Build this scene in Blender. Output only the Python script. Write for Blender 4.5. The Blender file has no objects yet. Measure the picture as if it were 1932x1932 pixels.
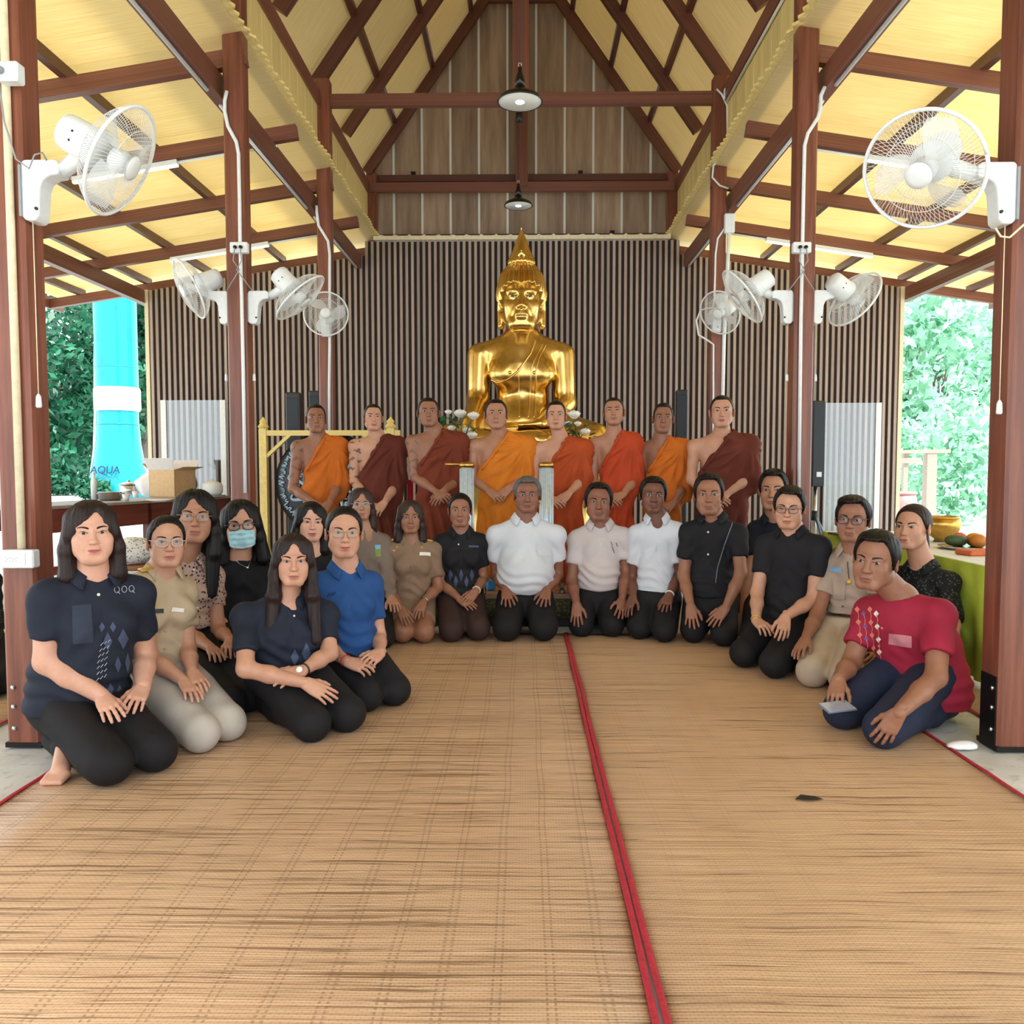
import bpy, bmesh, math, random
import numpy as np
from mathutils import Vector, Matrix
from mathutils.bvhtree import BVHTree
SC = bpy.context.scene
COL = SC.collection
R = math.radians
rnd = random.Random(7)
PI = math.pi

# ------------------------------------------------------------------ camera
F, CX, CY = 1540.0, 966.0, 966.0          # focal length and principal point for a 1932 px frame
CAMZ = 1.15
_yw = np.array([24.0, 85.0, -F]); _yw /= np.linalg.norm(_yw)
_zw = np.array([0.0, 1.0, 0.0]) - _yw * _yw[1]; _zw /= np.linalg.norm(_zw)
_xw = np.cross(_yw, _zw)
W2C = np.stack([_xw, _yw, _zw], axis=1)   # world -> camera axes
C2W = W2C.T
cam = bpy.data.cameras.new('camera'); camo = bpy.data.objects.new('camera', cam); COL.objects.link(camo)
cam.sensor_fit = 'HORIZONTAL'; cam.sensor_width = 36.0; cam.lens = F / 1932.0 * 36.0
cam.clip_start = 0.05; cam.clip_end = 400
_m = Matrix.Identity(4)
for i in range(3):
    for j in range(3):
        _m[i][j] = C2W[i, j]
_m[2][3] = CAMZ
camo.matrix_world = _m
SC.camera = camo
CAM = np.array([0, 0, CAMZ])

def ray(x, y):
    d = C2W @ np.array([x - CX, CY - y, -F])
    return d / d[1]                        # unit step in depth (world Y)
def at(x, y, D):                           # point of the scene at depth D seen at pixel (x, y)
    return CAM + ray(x, y) * D
def at_z(x, y, z):
    d = ray(x, y)
    return CAM + d * ((z - CAMZ) / d[2])

# ------------------------------------------------------------------ light
w = bpy.data.worlds.new('overcast_sky'); SC.world = w; w.use_nodes = True
nt = w.node_tree; nt.nodes.clear()
wo = nt.nodes.new('ShaderNodeOutputWorld'); bg = nt.nodes.new('ShaderNodeBackground')
tc = nt.nodes.new('ShaderNodeTexCoord'); sp = nt.nodes.new('ShaderNodeSeparateXYZ'); cr = nt.nodes.new('ShaderNodeValToRGB')
nt.links.new(tc.outputs['Generated'], sp.inputs[0]); nt.links.new(sp.outputs['Z'], cr.inputs['Fac'])
cr.color_ramp.elements[0].position = 0.0; cr.color_ramp.elements[0].color = (0.93, 0.97, 1.0, 1)
cr.color_ramp.elements[1].position = 0.7; cr.color_ramp.elements[1].color = (0.80, 0.90, 1.0, 1)
nt.links.new(cr.outputs['Color'], bg.inputs['Color']); bg.inputs['Strength'].default_value = 1.9
nt.links.new(bg.outputs[0], wo.inputs[0])
sun = bpy.data.lights.new('sun', 'SUN'); suno = bpy.data.objects.new('sun', sun); COL.objects.link(suno)
sun.energy = 3.2; sun.angle = R(12); sun.color = (1.0, 0.97, 0.92)
suno.rotation_euler = (R(28), R(22), 0)
SC.view_settings.view_transform = 'Standard'; SC.view_settings.look = 'None'
SC.view_settings.exposure = 0.62; SC.view_settings.gamma = 1.0
SC.view_settings.use_curve_mapping = False
SC.cycles.max_bounces = 8; SC.cycles.diffuse_bounces = 5; SC.cycles.transparent_max_bounces = 12
SC.cycles.glossy_bounces = 3; SC.cycles.transmission_bounces = 4
SC.cycles.caustics_reflective = False; SC.cycles.caustics_refractive = False
SC.cycles.sample_clamp_indirect = 6.0
SC.cycles.use_denoising = True

# ------------------------------------------------------------------ materials
def srgb(r, g, b):
    f = lambda c: c / 12.92 if c <= 0.04045 else ((c + 0.055) / 1.055) ** 2.4
    return (f(r / 255), f(g / 255), f(b / 255), 1.0)
MATS = {}
class NT:
    def __init__(s, name):
        s.m = bpy.data.materials.new(name); s.m.use_nodes = True
        s.t = s.m.node_tree; s.t.nodes.clear()
        s.o = s.n('ShaderNodeOutputMaterial')
    def n(s, t, **k):
        x = s.t.nodes.new(t)
        for a, b in k.items(): setattr(x, a, b)
        return x
    def l(s, a, b): s.t.links.new(a, b)
    def val(s, sock, v):
        if hasattr(v, 'is_output') or hasattr(v, 'links'): s.l(v, sock)
        else: sock.default_value = v
    def math(s, op, a, b=0.0, c=None):
        x = s.n('ShaderNodeMath', operation=op); s.val(x.inputs[0], a); s.val(x.inputs[1], b)
        if c is not None: s.val(x.inputs[2], c)
        return x.outputs[0]
    def mix(s, f, a, b, blend='MIX'):
        x = s.n('ShaderNodeMix', data_type='RGBA', blend_type=blend)
        s.val(x.inputs[0], f); s.val(x.inputs[6], a); s.val(x.inputs[7], b)
        return x.outputs[2]
    def coords(s, kind='Object', scale=(1, 1, 1)):
        c = s.n('ShaderNodeTexCoord'); mp = s.n('ShaderNodeMapping'); mp.inputs['Scale'].default_value = scale
        s.l(c.outputs[kind], mp.inputs[0]); return mp.outputs[0]
    def noise(s, vec, scale, detail=3.0, rough=0.55):
        x = s.n('ShaderNodeTexNoise'); s.l(vec, x.inputs['Vector'])
        x.inputs['Scale'].default_value = scale; x.inputs['Detail'].default_value = detail; x.inputs['Roughness'].default_value = rough
        return x.outputs['Fac']
    def ramp(s, f, stops):
        x = s.n('ShaderNodeValToRGB'); s.l(f, x.inputs[0]); e = x.color_ramp.elements
        while len(e) < len(stops): e.new(0.5)
        for q, (p, c) in zip(e, stops): q.position = p; q.color = c if len(c) == 4 else (*c, 1)
        return x.outputs[0]
    def bsdf(s, color, rough=0.6, metal=0.0, spec=0.5, bump=None, bs=0.3, bd=0.01, **kw):
        p = s.n('ShaderNodeBsdfPrincipled')
        s.val(p.inputs['Base Color'], color); s.val(p.inputs['Roughness'], rough); s.val(p.inputs['Metallic'], metal)
        p.inputs['Specular IOR Level'].default_value = spec
        if bump is not None:
            b = s.n('ShaderNodeBump'); b.inputs['Strength'].default_value = bs; b.inputs['Distance'].default_value = bd
            s.l(bump, b.inputs['Height']); s.l(b.outputs[0], p.inputs['Normal'])
        for k, v in kw.items(): s.val(p.inputs[k], v)
        s.l(p.outputs[0], s.o.inputs[0]); return p
def plain(name, col, rough=0.5, metal=0.0, spec=0.5, var=0.06, sc=30):
    if name in MATS: return MATS[name]
    t = NT(name); c = t.coords(); f = t.noise(c, sc, 2)
    dk = tuple(max(0, x * (1 - 2.0 * var)) for x in col[:3]) + (1,)
    lt = tuple(min(1, x * (1 + 1.2 * var)) for x in col[:3]) + (1,)
    t.bsdf(t.ramp(f, [(0.3, dk), (0.7, lt)]), rough, metal, spec)
    MATS[name] = t.m; return t.m
def wood(name, a, b, rough=0.4, sc=(1.2, 14, 14), spec=0.5):
    t = NT(name); c = t.coords('Object', sc)
    oi = t.n('ShaderNodeObjectInfo')
    add = t.n('ShaderNodeVectorMath', operation='ADD'); t.l(c, add.inputs[0])
    cmb = t.n('ShaderNodeCombineXYZ'); t.l(t.math('MULTIPLY', oi.outputs['Random'], 37.0), cmb.inputs[0]); t.l(t.math('MULTIPLY', oi.outputs['Random'], 11.0), cmb.inputs[1])
    t.l(cmb.outputs[0], add.inputs[1])
    f = t.noise(add.outputs[0], 1.0, 6, 0.6)
    col = t.ramp(f, [(0.25, a), (0.75, b)])
    k = t.math('MULTIPLY_ADD', oi.outputs['Random'], 0.35, 0.82)
    vm = t.n('ShaderNodeVectorMath', operation='SCALE'); t.l(col, vm.inputs[0]); t.l(k, vm.inputs['Scale'])
    t.bsdf(vm.outputs[0], rough, 0, spec, bump=f, bs=0.25, bd=0.004)
    MATS[name] = t.m; return t.m
WOOD = wood('red_brown_timber', srgb(92, 52, 42), srgb(142, 90, 74), 0.4)
WOOD2 = wood('dark_timber', srgb(70, 38, 30), srgb(112, 66, 54), 0.4)
POSTM = wood('varnished_post', srgb(88, 46, 36), srgb(146, 88, 68), 0.3, (26, 26, 1.4))
def panel_mat(name, a, b, sc, rough=0.55, trans=0.0):
    t = NT(name); c = t.coords('Object', sc); oi = t.n('ShaderNodeObjectInfo')
    f = t.noise(c, 1.0, 5, 0.65)
    col = t.ramp(f, [(0.3, a), (0.7, b)])
    k = t.math('MULTIPLY_ADD', oi.outputs['Random'], 0.12, 0.94)
    vm = t.n('ShaderNodeVectorMath', operation='SCALE'); t.l(col, vm.inputs[0]); t.l(k, vm.inputs['Scale'])
    p = t.bsdf(vm.outputs[0], rough, 0, 0.3, bump=f, bs=0.12, bd=0.003)
    if trans > 0:
        tr = t.n('ShaderNodeBsdfTranslucent'); t.l(vm.outputs[0], tr.inputs[0])
        mx = t.n('ShaderNodeMixShader'); mx.inputs[0].default_value = trans
        t.l(p.outputs[0], mx.inputs[1]); t.l(tr.outputs[0], mx.inputs[2]); t.l(mx.outputs[0], t.o.inputs[0])
    MATS[name] = t.m; return t.m
ROOFM = panel_mat('cream_roof_sheet', srgb(212, 193, 146), srgb(234, 218, 176), (2.0, 60, 4), trans=0.28)
AISLEM = panel_mat('pale_yellow_roof_sheet', srgb(238, 218, 162), srgb(252, 241, 200), (2.0, 60, 4), trans=0.45)
CLERM = panel_mat('yellow_grained_board', srgb(216, 188, 116), srgb(242, 222, 160), (60, 60, 1.5))
GABLEM = wood('grey_brown_board', srgb(126, 104, 88), srgb(186, 164, 142), 0.4, (9, 9, .9))
SLATM = wood('brown_grey_slat', srgb(146, 126, 114), srgb(186, 166, 154), 0.45, (6, 6, 1))
BACKM = plain('dark_backing', srgb(42, 30, 28), 0.7)
CREAM = plain('cream_trim', srgb(236, 224, 190), 0.5)
WHITE = plain('white_plastic', srgb(232, 238, 242), 0.35, var=0.02)
WHITE2 = plain('white_painted_metal', srgb(236, 238, 238), 0.4, var=0.02)
GREYP = plain('grey_plastic', srgb(150, 156, 160), 0.4, var=0.02)
BLACKP = plain('black_plastic', srgb(20, 21, 24), 0.4)
BLACKM = plain('black_enamel', srgb(14, 13, 14), 0.2)
STEEL = plain('brushed_steel', srgb(200, 204, 206), 0.25, 1.0)
CHROME = plain('chrome', srgb(206, 222, 234), 0.2, 0.4)
IRON = plain('dark_iron', srgb(40, 38, 38), 0.45, 0.7)
BRASS = plain('brass', srgb(206, 164, 84), 0.28, 1.0)
GOLDP = plain('pale_gold_paint', srgb(232, 210, 128), 0.4)
RED = plain('red_binding', srgb(176, 40, 58), 0.7, var=0.1, sc=80)
CARD = plain('cardboard', srgb(206, 172, 128), 0.75, var=0.05)
CARDL = plain('cardboard_pale_inside', srgb(214, 208, 204), 0.75, var=0.03)
def gold_mat():
    t = NT('polished_gold'); c = t.coords(); f = t.noise(c, 5.0, 2)
    t.bsdf(t.ramp(f, [(0.3, srgb(222, 182, 100)), (0.7, srgb(240, 206, 132))]), 0.24, 1.0)
    MATS['gold'] = t.m; return t.m
GOLD = gold_mat()
def emit_mat(name, col, s):
    t = NT(name); e = t.n('ShaderNodeEmission'); e.inputs[0].default_value = col; e.inputs[1].default_value = s
    t.l(e.outputs[0], t.o.inputs[0]); return t.m
LEDM = emit_mat('led_tube_glow', (0.95, 0.98, 1, 1), 1.6)
BULBM = emit_mat('lamp_bulb_glow', (0.86, 0.93, 1, 1), 28.0)
def glass_mat(name='clear_sheet', tint=(0.9, 0.96, 0.98, 1), f=0.12):
    t = NT(name); tr = t.n('ShaderNodeBsdfTransparent'); tr.inputs[0].default_value = tint
    g = t.n('ShaderNodeBsdfGlossy'); g.inputs['Roughness'].default_value = 0.05
    fr = t.n('ShaderNodeFresnel'); fr.inputs[0].default_value = 1.45
    mx = t.n('ShaderNodeMixShader'); t.l(t.math('ADD', fr.outputs[0], f - 0.04), mx.inputs[0])
    t.l(tr.outputs[0], mx.inputs[1]); t.l(g.outputs[0], mx.inputs[2]); t.l(mx.outputs[0], t.o.inputs[0])
    MATS[name] = t.m; return t.m
GLASS = glass_mat(); LENS = glass_mat('spectacle_lens', (0.97, 0.98, 0.98, 1), 0.05)
def mat_weave(name, a, b, stitch, gapd):
    t = NT(name); g = t.n('ShaderNodeNewGeometry'); sx = t.n('ShaderNodeSeparateXYZ'); t.l(g.outputs['Position'], sx.inputs[0])
    def mapped(sc):
        mp = t.n('ShaderNodeMapping'); mp.inputs['Scale'].default_value = sc; t.l(g.outputs['Position'], mp.inputs[0]); return mp.outputs[0]
    reed = t.noise(mapped((1.1, 130, 1)), 1.0, 3, 0.6)
    fine = t.noise(mapped((3, 260, 1)), 1.0, 2, 0.5)
    blot = t.noise(mapped((1.2, 1.2, 1)), 1.0, 4, 0.6)
    col = t.ramp(t.math('ADD', t.math('MULTIPLY', reed, 0.6), t.math('MULTIPLY', fine, 0.4)), [(0.3, a), (0.68, b)])
    gap = t.ramp(t.noise(mapped((1.3, 64, 1)), 1.0, 4, 0.7), [(gapd, (0, 0, 0)), (gapd + 0.05, (1, 1, 1))])
    col = t.mix(t.math('MULTIPLY_ADD', gap, -0.72, 0.72), col, srgb(104, 70, 42))
    wob = t.math('MULTIPLY', t.math('SUBTRACT', t.noise(mapped((2, 1.5, 1)), 1.0, 2), 0.5), 0.03)
    xx = t.math('ADD', sx.outputs['X'], wob)
    u = t.math('FRACT', t.math('MULTIPLY', xx, 8.2))
    l1 = t.math('LESS_THAN', t.math('ABSOLUTE', t.math('SUBTRACT', u, 0.40)), 0.026)
    l2 = t.math('LESS_THAN', t.math('ABSOLUTE', t.math('SUBTRACT', u, 0.55)), 0.026)
    dots = t.math('GREATER_THAN', t.math('FRACT', t.math('MULTIPLY', sx.outputs['Y'], 62.0)), 0.42)
    st = t.math('MULTIPLY', t.math('MULTIPLY', t.math('MAXIMUM', l1, l2), dots), stitch)
    col = t.mix(st, col, srgb(120, 96, 76))
    # interlaced cells of the weave
    wx = t.math('FRACT', t.math('ADD', t.math('MULTIPLY', sx.outputs['X'], 55.0), t.math('MULTIPLY', t.math('FLOOR', t.math('MULTIPLY', sx.outputs['Y'], 110.0)), 0.5)))
    cell = t.math('MULTIPLY', t.math('LESS_THAN', wx, 0.22), 0.22)
    col = t.mix(cell, col, srgb(136, 104, 72))
    col = t.mix(t.math('MULTIPLY', t.math('SUBTRACT', 0.62, blot), 0.7), col, srgb(150, 110, 74))
    wv = t.math('SINE', t.math('MULTIPLY', sx.outputs['Y'], 110.0 * 2 * PI))
    h = t.math('ADD', t.math('MULTIPLY', reed, 1.2), t.math('ADD', t.math('MULTIPLY', wv, 0.12), t.math('MULTIPLY', gap, 0.8)))
    t.bsdf(col, 0.35, 0, 0.5, bump=h, bs=0.6, bd=0.004)
    MATS[name] = t.m; return t.m
MATL = mat_weave('straw_mat_weave', srgb(168, 131, 102), srgb(238, 204, 168), 0.5, 0.40)
MATR = mat_weave('straw_mat_fine_weave', srgb(172, 135, 104), srgb(236, 202, 164), 0.14, 0.37)
def concrete(name, a, b):
    t = NT(name); c = t.coords('Object', (1, 1, 1)); f = t.noise(c, 1.6, 6, 0.65); q = t.noise(c, 14, 4, 0.6)
    m = t.ramp(f, [(0.35, a), (0.65, b)])
    m = t.mix(t.ramp(q, [(0.55, (0, 0, 0)), (0.72, (0.5, 0.5, 0.5))]), m, srgb(120, 112, 96))
    t.bsdf(m, 0.55, 0, 0.4, bump=q, bs=0.2, bd=0.01); MATS[name] = t.m; return t.m
CONC = concrete('stained_concrete', srgb(186, 184, 178), srgb(220, 222, 222))
GROUND = concrete('pale_yard_ground', srgb(196, 200, 186), srgb(226, 228, 220))

# ------------------------------------------------------------------ mesh helpers
def mesh_np(name, V, Fq, smooth=True, col=None, mi=None):
    V = np.ascontiguousarray(V, dtype=np.float32); me = bpy.data.meshes.new(name)
    me.vertices.add(len(V)); me.vertices.foreach_set('co', V.ravel())
    if isinstance(Fq, np.ndarray):
        n, k = Fq.shape; me.loops.add(n * k); me.polygons.add(n)
        me.loops.foreach_set('vertex_index', Fq.astype(np.int32).ravel())
        me.polygons.foreach_set('loop_start', np.arange(0, n * k, k, dtype=np.int32))
    else:
        n = len(Fq); ln = [len(f) for f in Fq]; me.loops.add(sum(ln)); me.polygons.add(n)
        me.loops.foreach_set('vertex_index', [i for f in Fq for i in f])
        st = np.concatenate([[0], np.cumsum(ln)[:-1]]); me.polygons.foreach_set('loop_start', st.astype(np.int32))
    me.update(calc_edges=True)
    me.polygons.foreach_set('use_smooth', np.full(n, smooth))
    if mi is not None: me.polygons.foreach_set('material_index', np.asarray(mi, np.int32))
    if col is not None:
        a = me.color_attributes.new('Col', 'FLOAT_COLOR', 'POINT')
        c = np.ones((len(V), 4), np.float32); c[:, :3] = col; a.data.foreach_set('color', c.ravel())
    me.validate(); return me
def obj(name, me, mats=None, parent=None, loc=None):
    o = bpy.data.objects.new(name, me); COL.objects.link(o)
    if mats is not None and len(me.materials) == 0:
        for m in (mats if isinstance(mats, (list, tuple)) else [mats]): me.materials.append(m)
    if parent is not None:
        o.parent = parent
        if parent.type == 'EMPTY': o.matrix_parent_inverse = Matrix.Translation(-parent.location)
    return o
def thing(name, label, cat, loc=(0, 0, 0), group=None, kind=None):
    o = bpy.data.objects.new(name, None); COL.objects.link(o); o.empty_display_size = 0.1
    o.location = [float(v) for v in loc]
    if label: o['label'] = label
    if cat: o['category'] = cat
    if group: o['group'] = group
    if kind: o['kind'] = kind
    return o
def tag(o, label, cat, group=None):
    o['label'] = label; o['category'] = cat
    if group: o['group'] = group
    return o
def struct(name, me, m, parent=None):
    o = obj(name, me, m, parent)
    if parent is None: o['kind'] = 'structure'
    return o
class MB:                                   # gathers simple shapes of one part
    def __init__(s): s.v = []; s.f = []; s.n = 0; s.m = []
    def add(s, V, Fs, mi=0):
        s.v.append(np.asarray(V, float)); s.f += [[i + s.n for i in f] for f in (Fs.tolist() if isinstance(Fs, np.ndarray) else Fs)]
        s.m += [mi] * len(Fs); s.n += len(V); return s
    def box(s, lo, hi, mi=0, M=None):
        V = np.array([[x, y, z] for x in (lo[0], hi[0]) for y in (lo[1], hi[1]) for z in (lo[2], hi[2])], float)
        if M is not None: V = V @ M[:3, :3].T + M[:3, 3]
        return s.add(V, [[0, 1, 3, 2], [4, 6, 7, 5], [0, 4, 5, 1], [2, 3, 7, 6], [0, 2, 6, 4], [1, 5, 7, 3]], mi)
    def tube(s, pts, r, n=8, mi=0): V, Fs = tube(pts, r, n); return s.add(V, Fs, mi)
    def lathe(s, prof, n=24, M=None, mi=0):
        V, Fs = lathe(prof, n)
        if M is not None: V = V @ M[:3, :3].T + M[:3, 3]
        return s.add(V, Fs, mi)
    def mesh(s, name, smooth=False):
        return mesh_np(name, np.concatenate(s.v), s.f, smooth, mi=s.m)
def tube(pts, r, n=8):
    P = np.asarray(pts, float); m = len(P); rr = np.full(m, r) if np.isscalar(r) else np.asarray(r, float)
    T = np.gradient(P, axis=0); T /= np.linalg.norm(T, axis=1, keepdims=True) + 1e-9
    u = np.cross(T[0], [0, 0, 1.0]); u = np.cross(T[0], [0, 1.0, 0]) if np.linalg.norm(u) < 0.1 else u
    V = []
    a = np.arange(n) * 2 * PI / n
    for i in range(m):
        u = u - T[i] * (u @ T[i]); u /= np.linalg.norm(u); b = np.cross(T[i], u)
        V.append(P[i] + rr[i] * (np.cos(a)[:, None] * u + np.sin(a)[:, None] * b))
    V = np.concatenate(V); Fs = []
    for i in range(m - 1):
        for j in range(n):
            k = (j + 1) % n; Fs.append([i * n + j, i * n + k, (i + 1) * n + k, (i + 1) * n + j])
    Fs.append(list(range(n))[::-1]); Fs.append([(m - 1) * n + j for j in range(n)])
    return V, Fs
def lathe(prof, n=24):
    prof = np.asarray(prof, float); m = len(prof); a = np.arange(n) * 2 * PI / n
    V = np.concatenate([np.stack([p[0] * np.cos(a), p[0] * np.sin(a), np.full(n, p[1])], 1) for p in prof])
    Fs = [[i * n + j, i * n + (j + 1) % n, (i + 1) * n + (j + 1) % n, (i + 1) * n + j] for i in range(m - 1) for j in range(n)]
    if prof[0][0] > 1e-5: Fs.append(list(range(n))[::-1])
    if prof[-1][0] > 1e-5: Fs.append([(m - 1) * n + j for j in range(n)])
    return V, Fs
def chamfer(dx, dy, dz, b=0.01):            # box centred on the origin with chamfered edges
    bm = bmesh.new()
    for sx in (-1, 1):
        for sy in (-1, 1):
            for sz in (-1, 1):
                for k in range(3):
                    o = [b, b, b]; o[k] = 0
                    bm.verts.new((sx * (dx / 2 - o[0]), sy * (dy / 2 - o[1]), sz * (dz / 2 - o[2])))
    bmesh.ops.convex_hull(bm, input=bm.verts)
    bmesh.ops.dissolve_limit(bm, angle_limit=0.01, verts=bm.verts, edges=bm.edges)
    me = bpy.data.meshes.new('box'); bm.to_mesh(me); bm.free(); return me
def frame(d, up=(0, 0, 1)):                 # rotation with local Z along d
    z = np.asarray(d, float); z /= np.linalg.norm(z); x = np.cross(up, z)
    if np.linalg.norm(x) < 1e-4: x = np.array([1.0, 0, 0])
    x /= np.linalg.norm(x); y = np.cross(z, x); return np.stack([x, y, z], 1)
def M4(Rm, t):
    M = np.eye(4); M[:3, :3] = Rm; M[:3, 3] = t; return M
def setm(o, Rm, t):
    o.matrix_basis = Matrix([[*[float(v) for v in Rm[i]], float(t[i])] for i in range(3)] + [[0, 0, 0, 1]])
CUBE = MB().box((-.5, -.5, -.5), (.5, .5, .5)).mesh('timber')
CUBES = {}
def bar(name, p0, p1, wd, ht, m, parent, up=(0, 0, 1)):   # timber from p0 to p1, width across, height along up
    p0 = np.asarray(p0, float); p1 = np.asarray(p1, float); d = p1 - p0; L = np.linalg.norm(d); x = d / L
    y = np.cross(up, x); y /= np.linalg.norm(y); z = np.cross(x, y)
    if m.name not in CUBES:
        c = CUBE.copy(); c.materials.append(m); CUBES[m.name] = c
    o = bpy.data.objects.new(name, CUBES[m.name]); COL.objects.link(o)
    if parent is not None: o.parent = parent; o.matrix_parent_inverse = Matrix.Translation(-parent.location)
    setm(o, np.stack([x * L, y * wd, z * ht], 1), (p0 + p1) / 2)
    return o
# ------------------------------------------------------------------ floor, ground, mats
XL, XR = -2.06, 1.98                        # post rows
D1, BAY = 3.34, 2.605
PY = [D1 + BAY * i for i in range(4)]       # 3.34 5.95 8.55 11.16
RY = [D1 + BAY * 0.5 * i for i in range(-4, 7)]; RYN = RY + [11.5]
WALLY = 11.0
struct('floor', MB().box((-6.0, -2.5, -0.12), (6.0, 11.6, -0.008)).mesh('floor'), CONC)
struct('ground', MB().box((-90, -40, -0.5), (90, 120, -0.13)).mesh('ground'), GROUND)
def mat_thing(name, label, x0, x1, y0, y1, m, z=0.0, edges=(True, True), seed=0):
    t = thing(name, label, 'mat', ((x0 + x1) / 2, (y0 + y1) / 2, z - 0.006))
    n = 60; ys = np.linspace(y0, y1, n); rs = np.random.RandomState(seed)
    wob = np.interp(np.arange(n), np.arange(0, n, 6), rs.uniform(-.008, .008, len(range(0, n, 6))))
    V = []; Fs = []
    for i, y in enumerate(ys):
        for k in range(9):
            V.append((x0 + wob[i] + (x1 - x0) * k / 8, y, z + .002 * math.sin(y * 7 + k * 2)))
    for i in range(n - 1):
        for k in range(8): Fs.append([i * 9 + k, i * 9 + k + 1, (i + 1) * 9 + k + 1, (i + 1) * 9 + k])
    me = mesh_np('woven_sheet', V, Fs); obj('woven_sheet', me, m, t)
    md = bpy.data.objects[t.children[0].name].modifiers.new('thick', 'SOLIDIFY'); md.thickness = 0.005; md.offset = -1
    for q, (on, xe) in enumerate(zip(edges, (x0, x1))):
        if not on: continue
        P = np.stack([xe + wob + (-0.002 if q else 0.002), ys, np.full(n, z + .004) + .003 * np.sin(ys * 23 + q)], 1)
        V, Fq = tube(P, 0.0088, 8); V = np.array(V); V[:, 2] = z + .004 + (V[:, 2] - z - .004) * .4
        o = obj('red_edge_binding', mesh_np('red_edge_binding', V, Fq), RED, t); o['label'] = 'red cloth edge binding'
    return t
mat_thing('straw_mat', 'wide tan straw mat with dotted stitch lines, on the left of the red seam', -1.79, 0.279, 0.4, 5.6, MATL, seed=1)
mat_thing('straw_mat', 'wide tan straw mat with finer weave, on the right of the red seam', 0.293, 1.74, 0.4, 5.6, MATR, seed=2)
mat_thing('straw_mat', 'yellowish straw mat with red edge lying outside the left front post', -4.2, -2.35, 3.45, 7.2, MATR, edges=(True, True), seed=3)
mat_thing('straw_mat', 'yellowish straw mat lying outside the right front post under the green table', 2.1, 4.4, 3.3, 7.6, MATR, edges=(True, True), seed=4)
_sh = MB(); _o = at_z(1525, 1508, 0.003)
_sh.add([(_o[0] - .05, _o[1] - .01, .007), (_o[0] - .02, _o[1] + .02, .012), (_o[0] + .03, _o[1] + .015, .008), (_o[0] + .05, _o[1] - .008, .007), (_o[0], _o[1] - .022, .01), (_o[0], _o[1], .003)],
        [[0, 4, 1], [4, 3, 2], [4, 2, 1], [0, 1, 5], [1, 2, 5], [2, 3, 5], [3, 4, 5], [4, 0, 5]])
tag(obj('dry_leaf', _sh.mesh('dry_leaf'), BLACKP), 'small dark dry leaf lying on the right straw mat', 'leaf')

# ------------------------------------------------------------------ posts
def post(name, label, x, y, ztop, near=False):
    wd = 0.142; t = thing(name, label, None, (x, y, 0), kind='structure')
    h = ztop; me = chamfer(wd, wd, h, 0.012)
    o = obj('shaft', me, POSTM, t); setm(o, np.eye(3), (x, y, h / 2))
    if near:
        s = -1 if x < 0 else 1
        b = MB(); b.box((x - s * .0715 - .004, y - .055, 0), (x - s * .0715 + .004, y + .055, .22 if s < 0 else .30))
        b.box((x - .075, y - .075, 0), (x + .075, y + .075, .02))
        obj('foot_bracket', b.mesh('foot_bracket'), IRON, t)
        for k, z in enumerate((0.25, 0.17, 0.08)):
            bx = x - 0.035 if s < 0 else x - s * .0715
            M = M4(frame((0, -1, 0)), (bx, y - .071, z)) if s < 0 else M4(frame((-1, 0, 0)), (bx, y - .03, z))
            o = obj('bolt', MB().lathe([(0, .012), (.006, .011), (.010, .007), (.011, 0)], 10, M).mesh('bolt'), STEEL, t)
    return t
for i, y in enumerate(PY[:3]):
    nm = ['front', 'second', 'third'][i]
    for x, sd in ((XL, 'left'), (XR, 'right')):
        post('timber_post', f'{nm} timber post of the {sd} row' + (', nearest the camera, with bolted iron foot' if i == 0 else f', {"carrying two white fans" if i == 1 else "carrying one white fan"}'), x, y, 5.1, near=(i == 0))
for x, sd in ((XL, 'left'), (XR, 'right')):
    t = thing('timber_post', f'farthest timber post of the {sd} row, its top standing above the slatted wall', None, (x, PY[3], 0), kind='structure')
    o = obj('shaft', chamfer(.142, .142, 5.1, .012), POSTM, t); setm(o, np.eye(3), (x, PY[3] + .06, 2.55))

# ------------------------------------------------------------------ roof of the nave
ceil = thing('ceiling', None, None, (0, 4, 5), kind='structure'); ceil['label'] = 'steep main roof of cream sheets on timber rafters'
XC = -0.04; EZ, RS = 5.06, 1.41             # eave height, roof slope
APEX = EZ + (XC - (XL - .08)) * RS
def roofz(x): return APEX - abs(x - XC) * RS
PURL = [-1.737, -1.225, -0.71]
for y in RY:
    for s in (-1, 1):
        xe = XL - .06 if s < 0 else XR + .06
        bar('rafter', (xe, y, roofz(xe)), (XC, y, APEX), .075, .13, WOOD2, ceil)
for s in (-1, 1):
    for px_ in PURL:
        x = px_ if s < 0 else 2 * XC - px_
        bar('purlin', (x, RY[0], roofz(x) + .13), (x, RY[-1] + .1, roofz(x) + .13), .06, .09, WOOD2, ceil)
    x = XL - .07 if s < 0 else XR + .07
    bar('top_plate', (x, RY[0], 4.90), (x, RY[-1] + .05, 4.90), .09, .15, WOOD, ceil)
bar('ridge_beam', (XC, RY[0], APEX - .1), (XC, RY[-1] + .1, APEX - .1), .08, .16, WOOD2, ceil)
sl = math.sqrt(1 + RS * RS)
PM = {}
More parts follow.
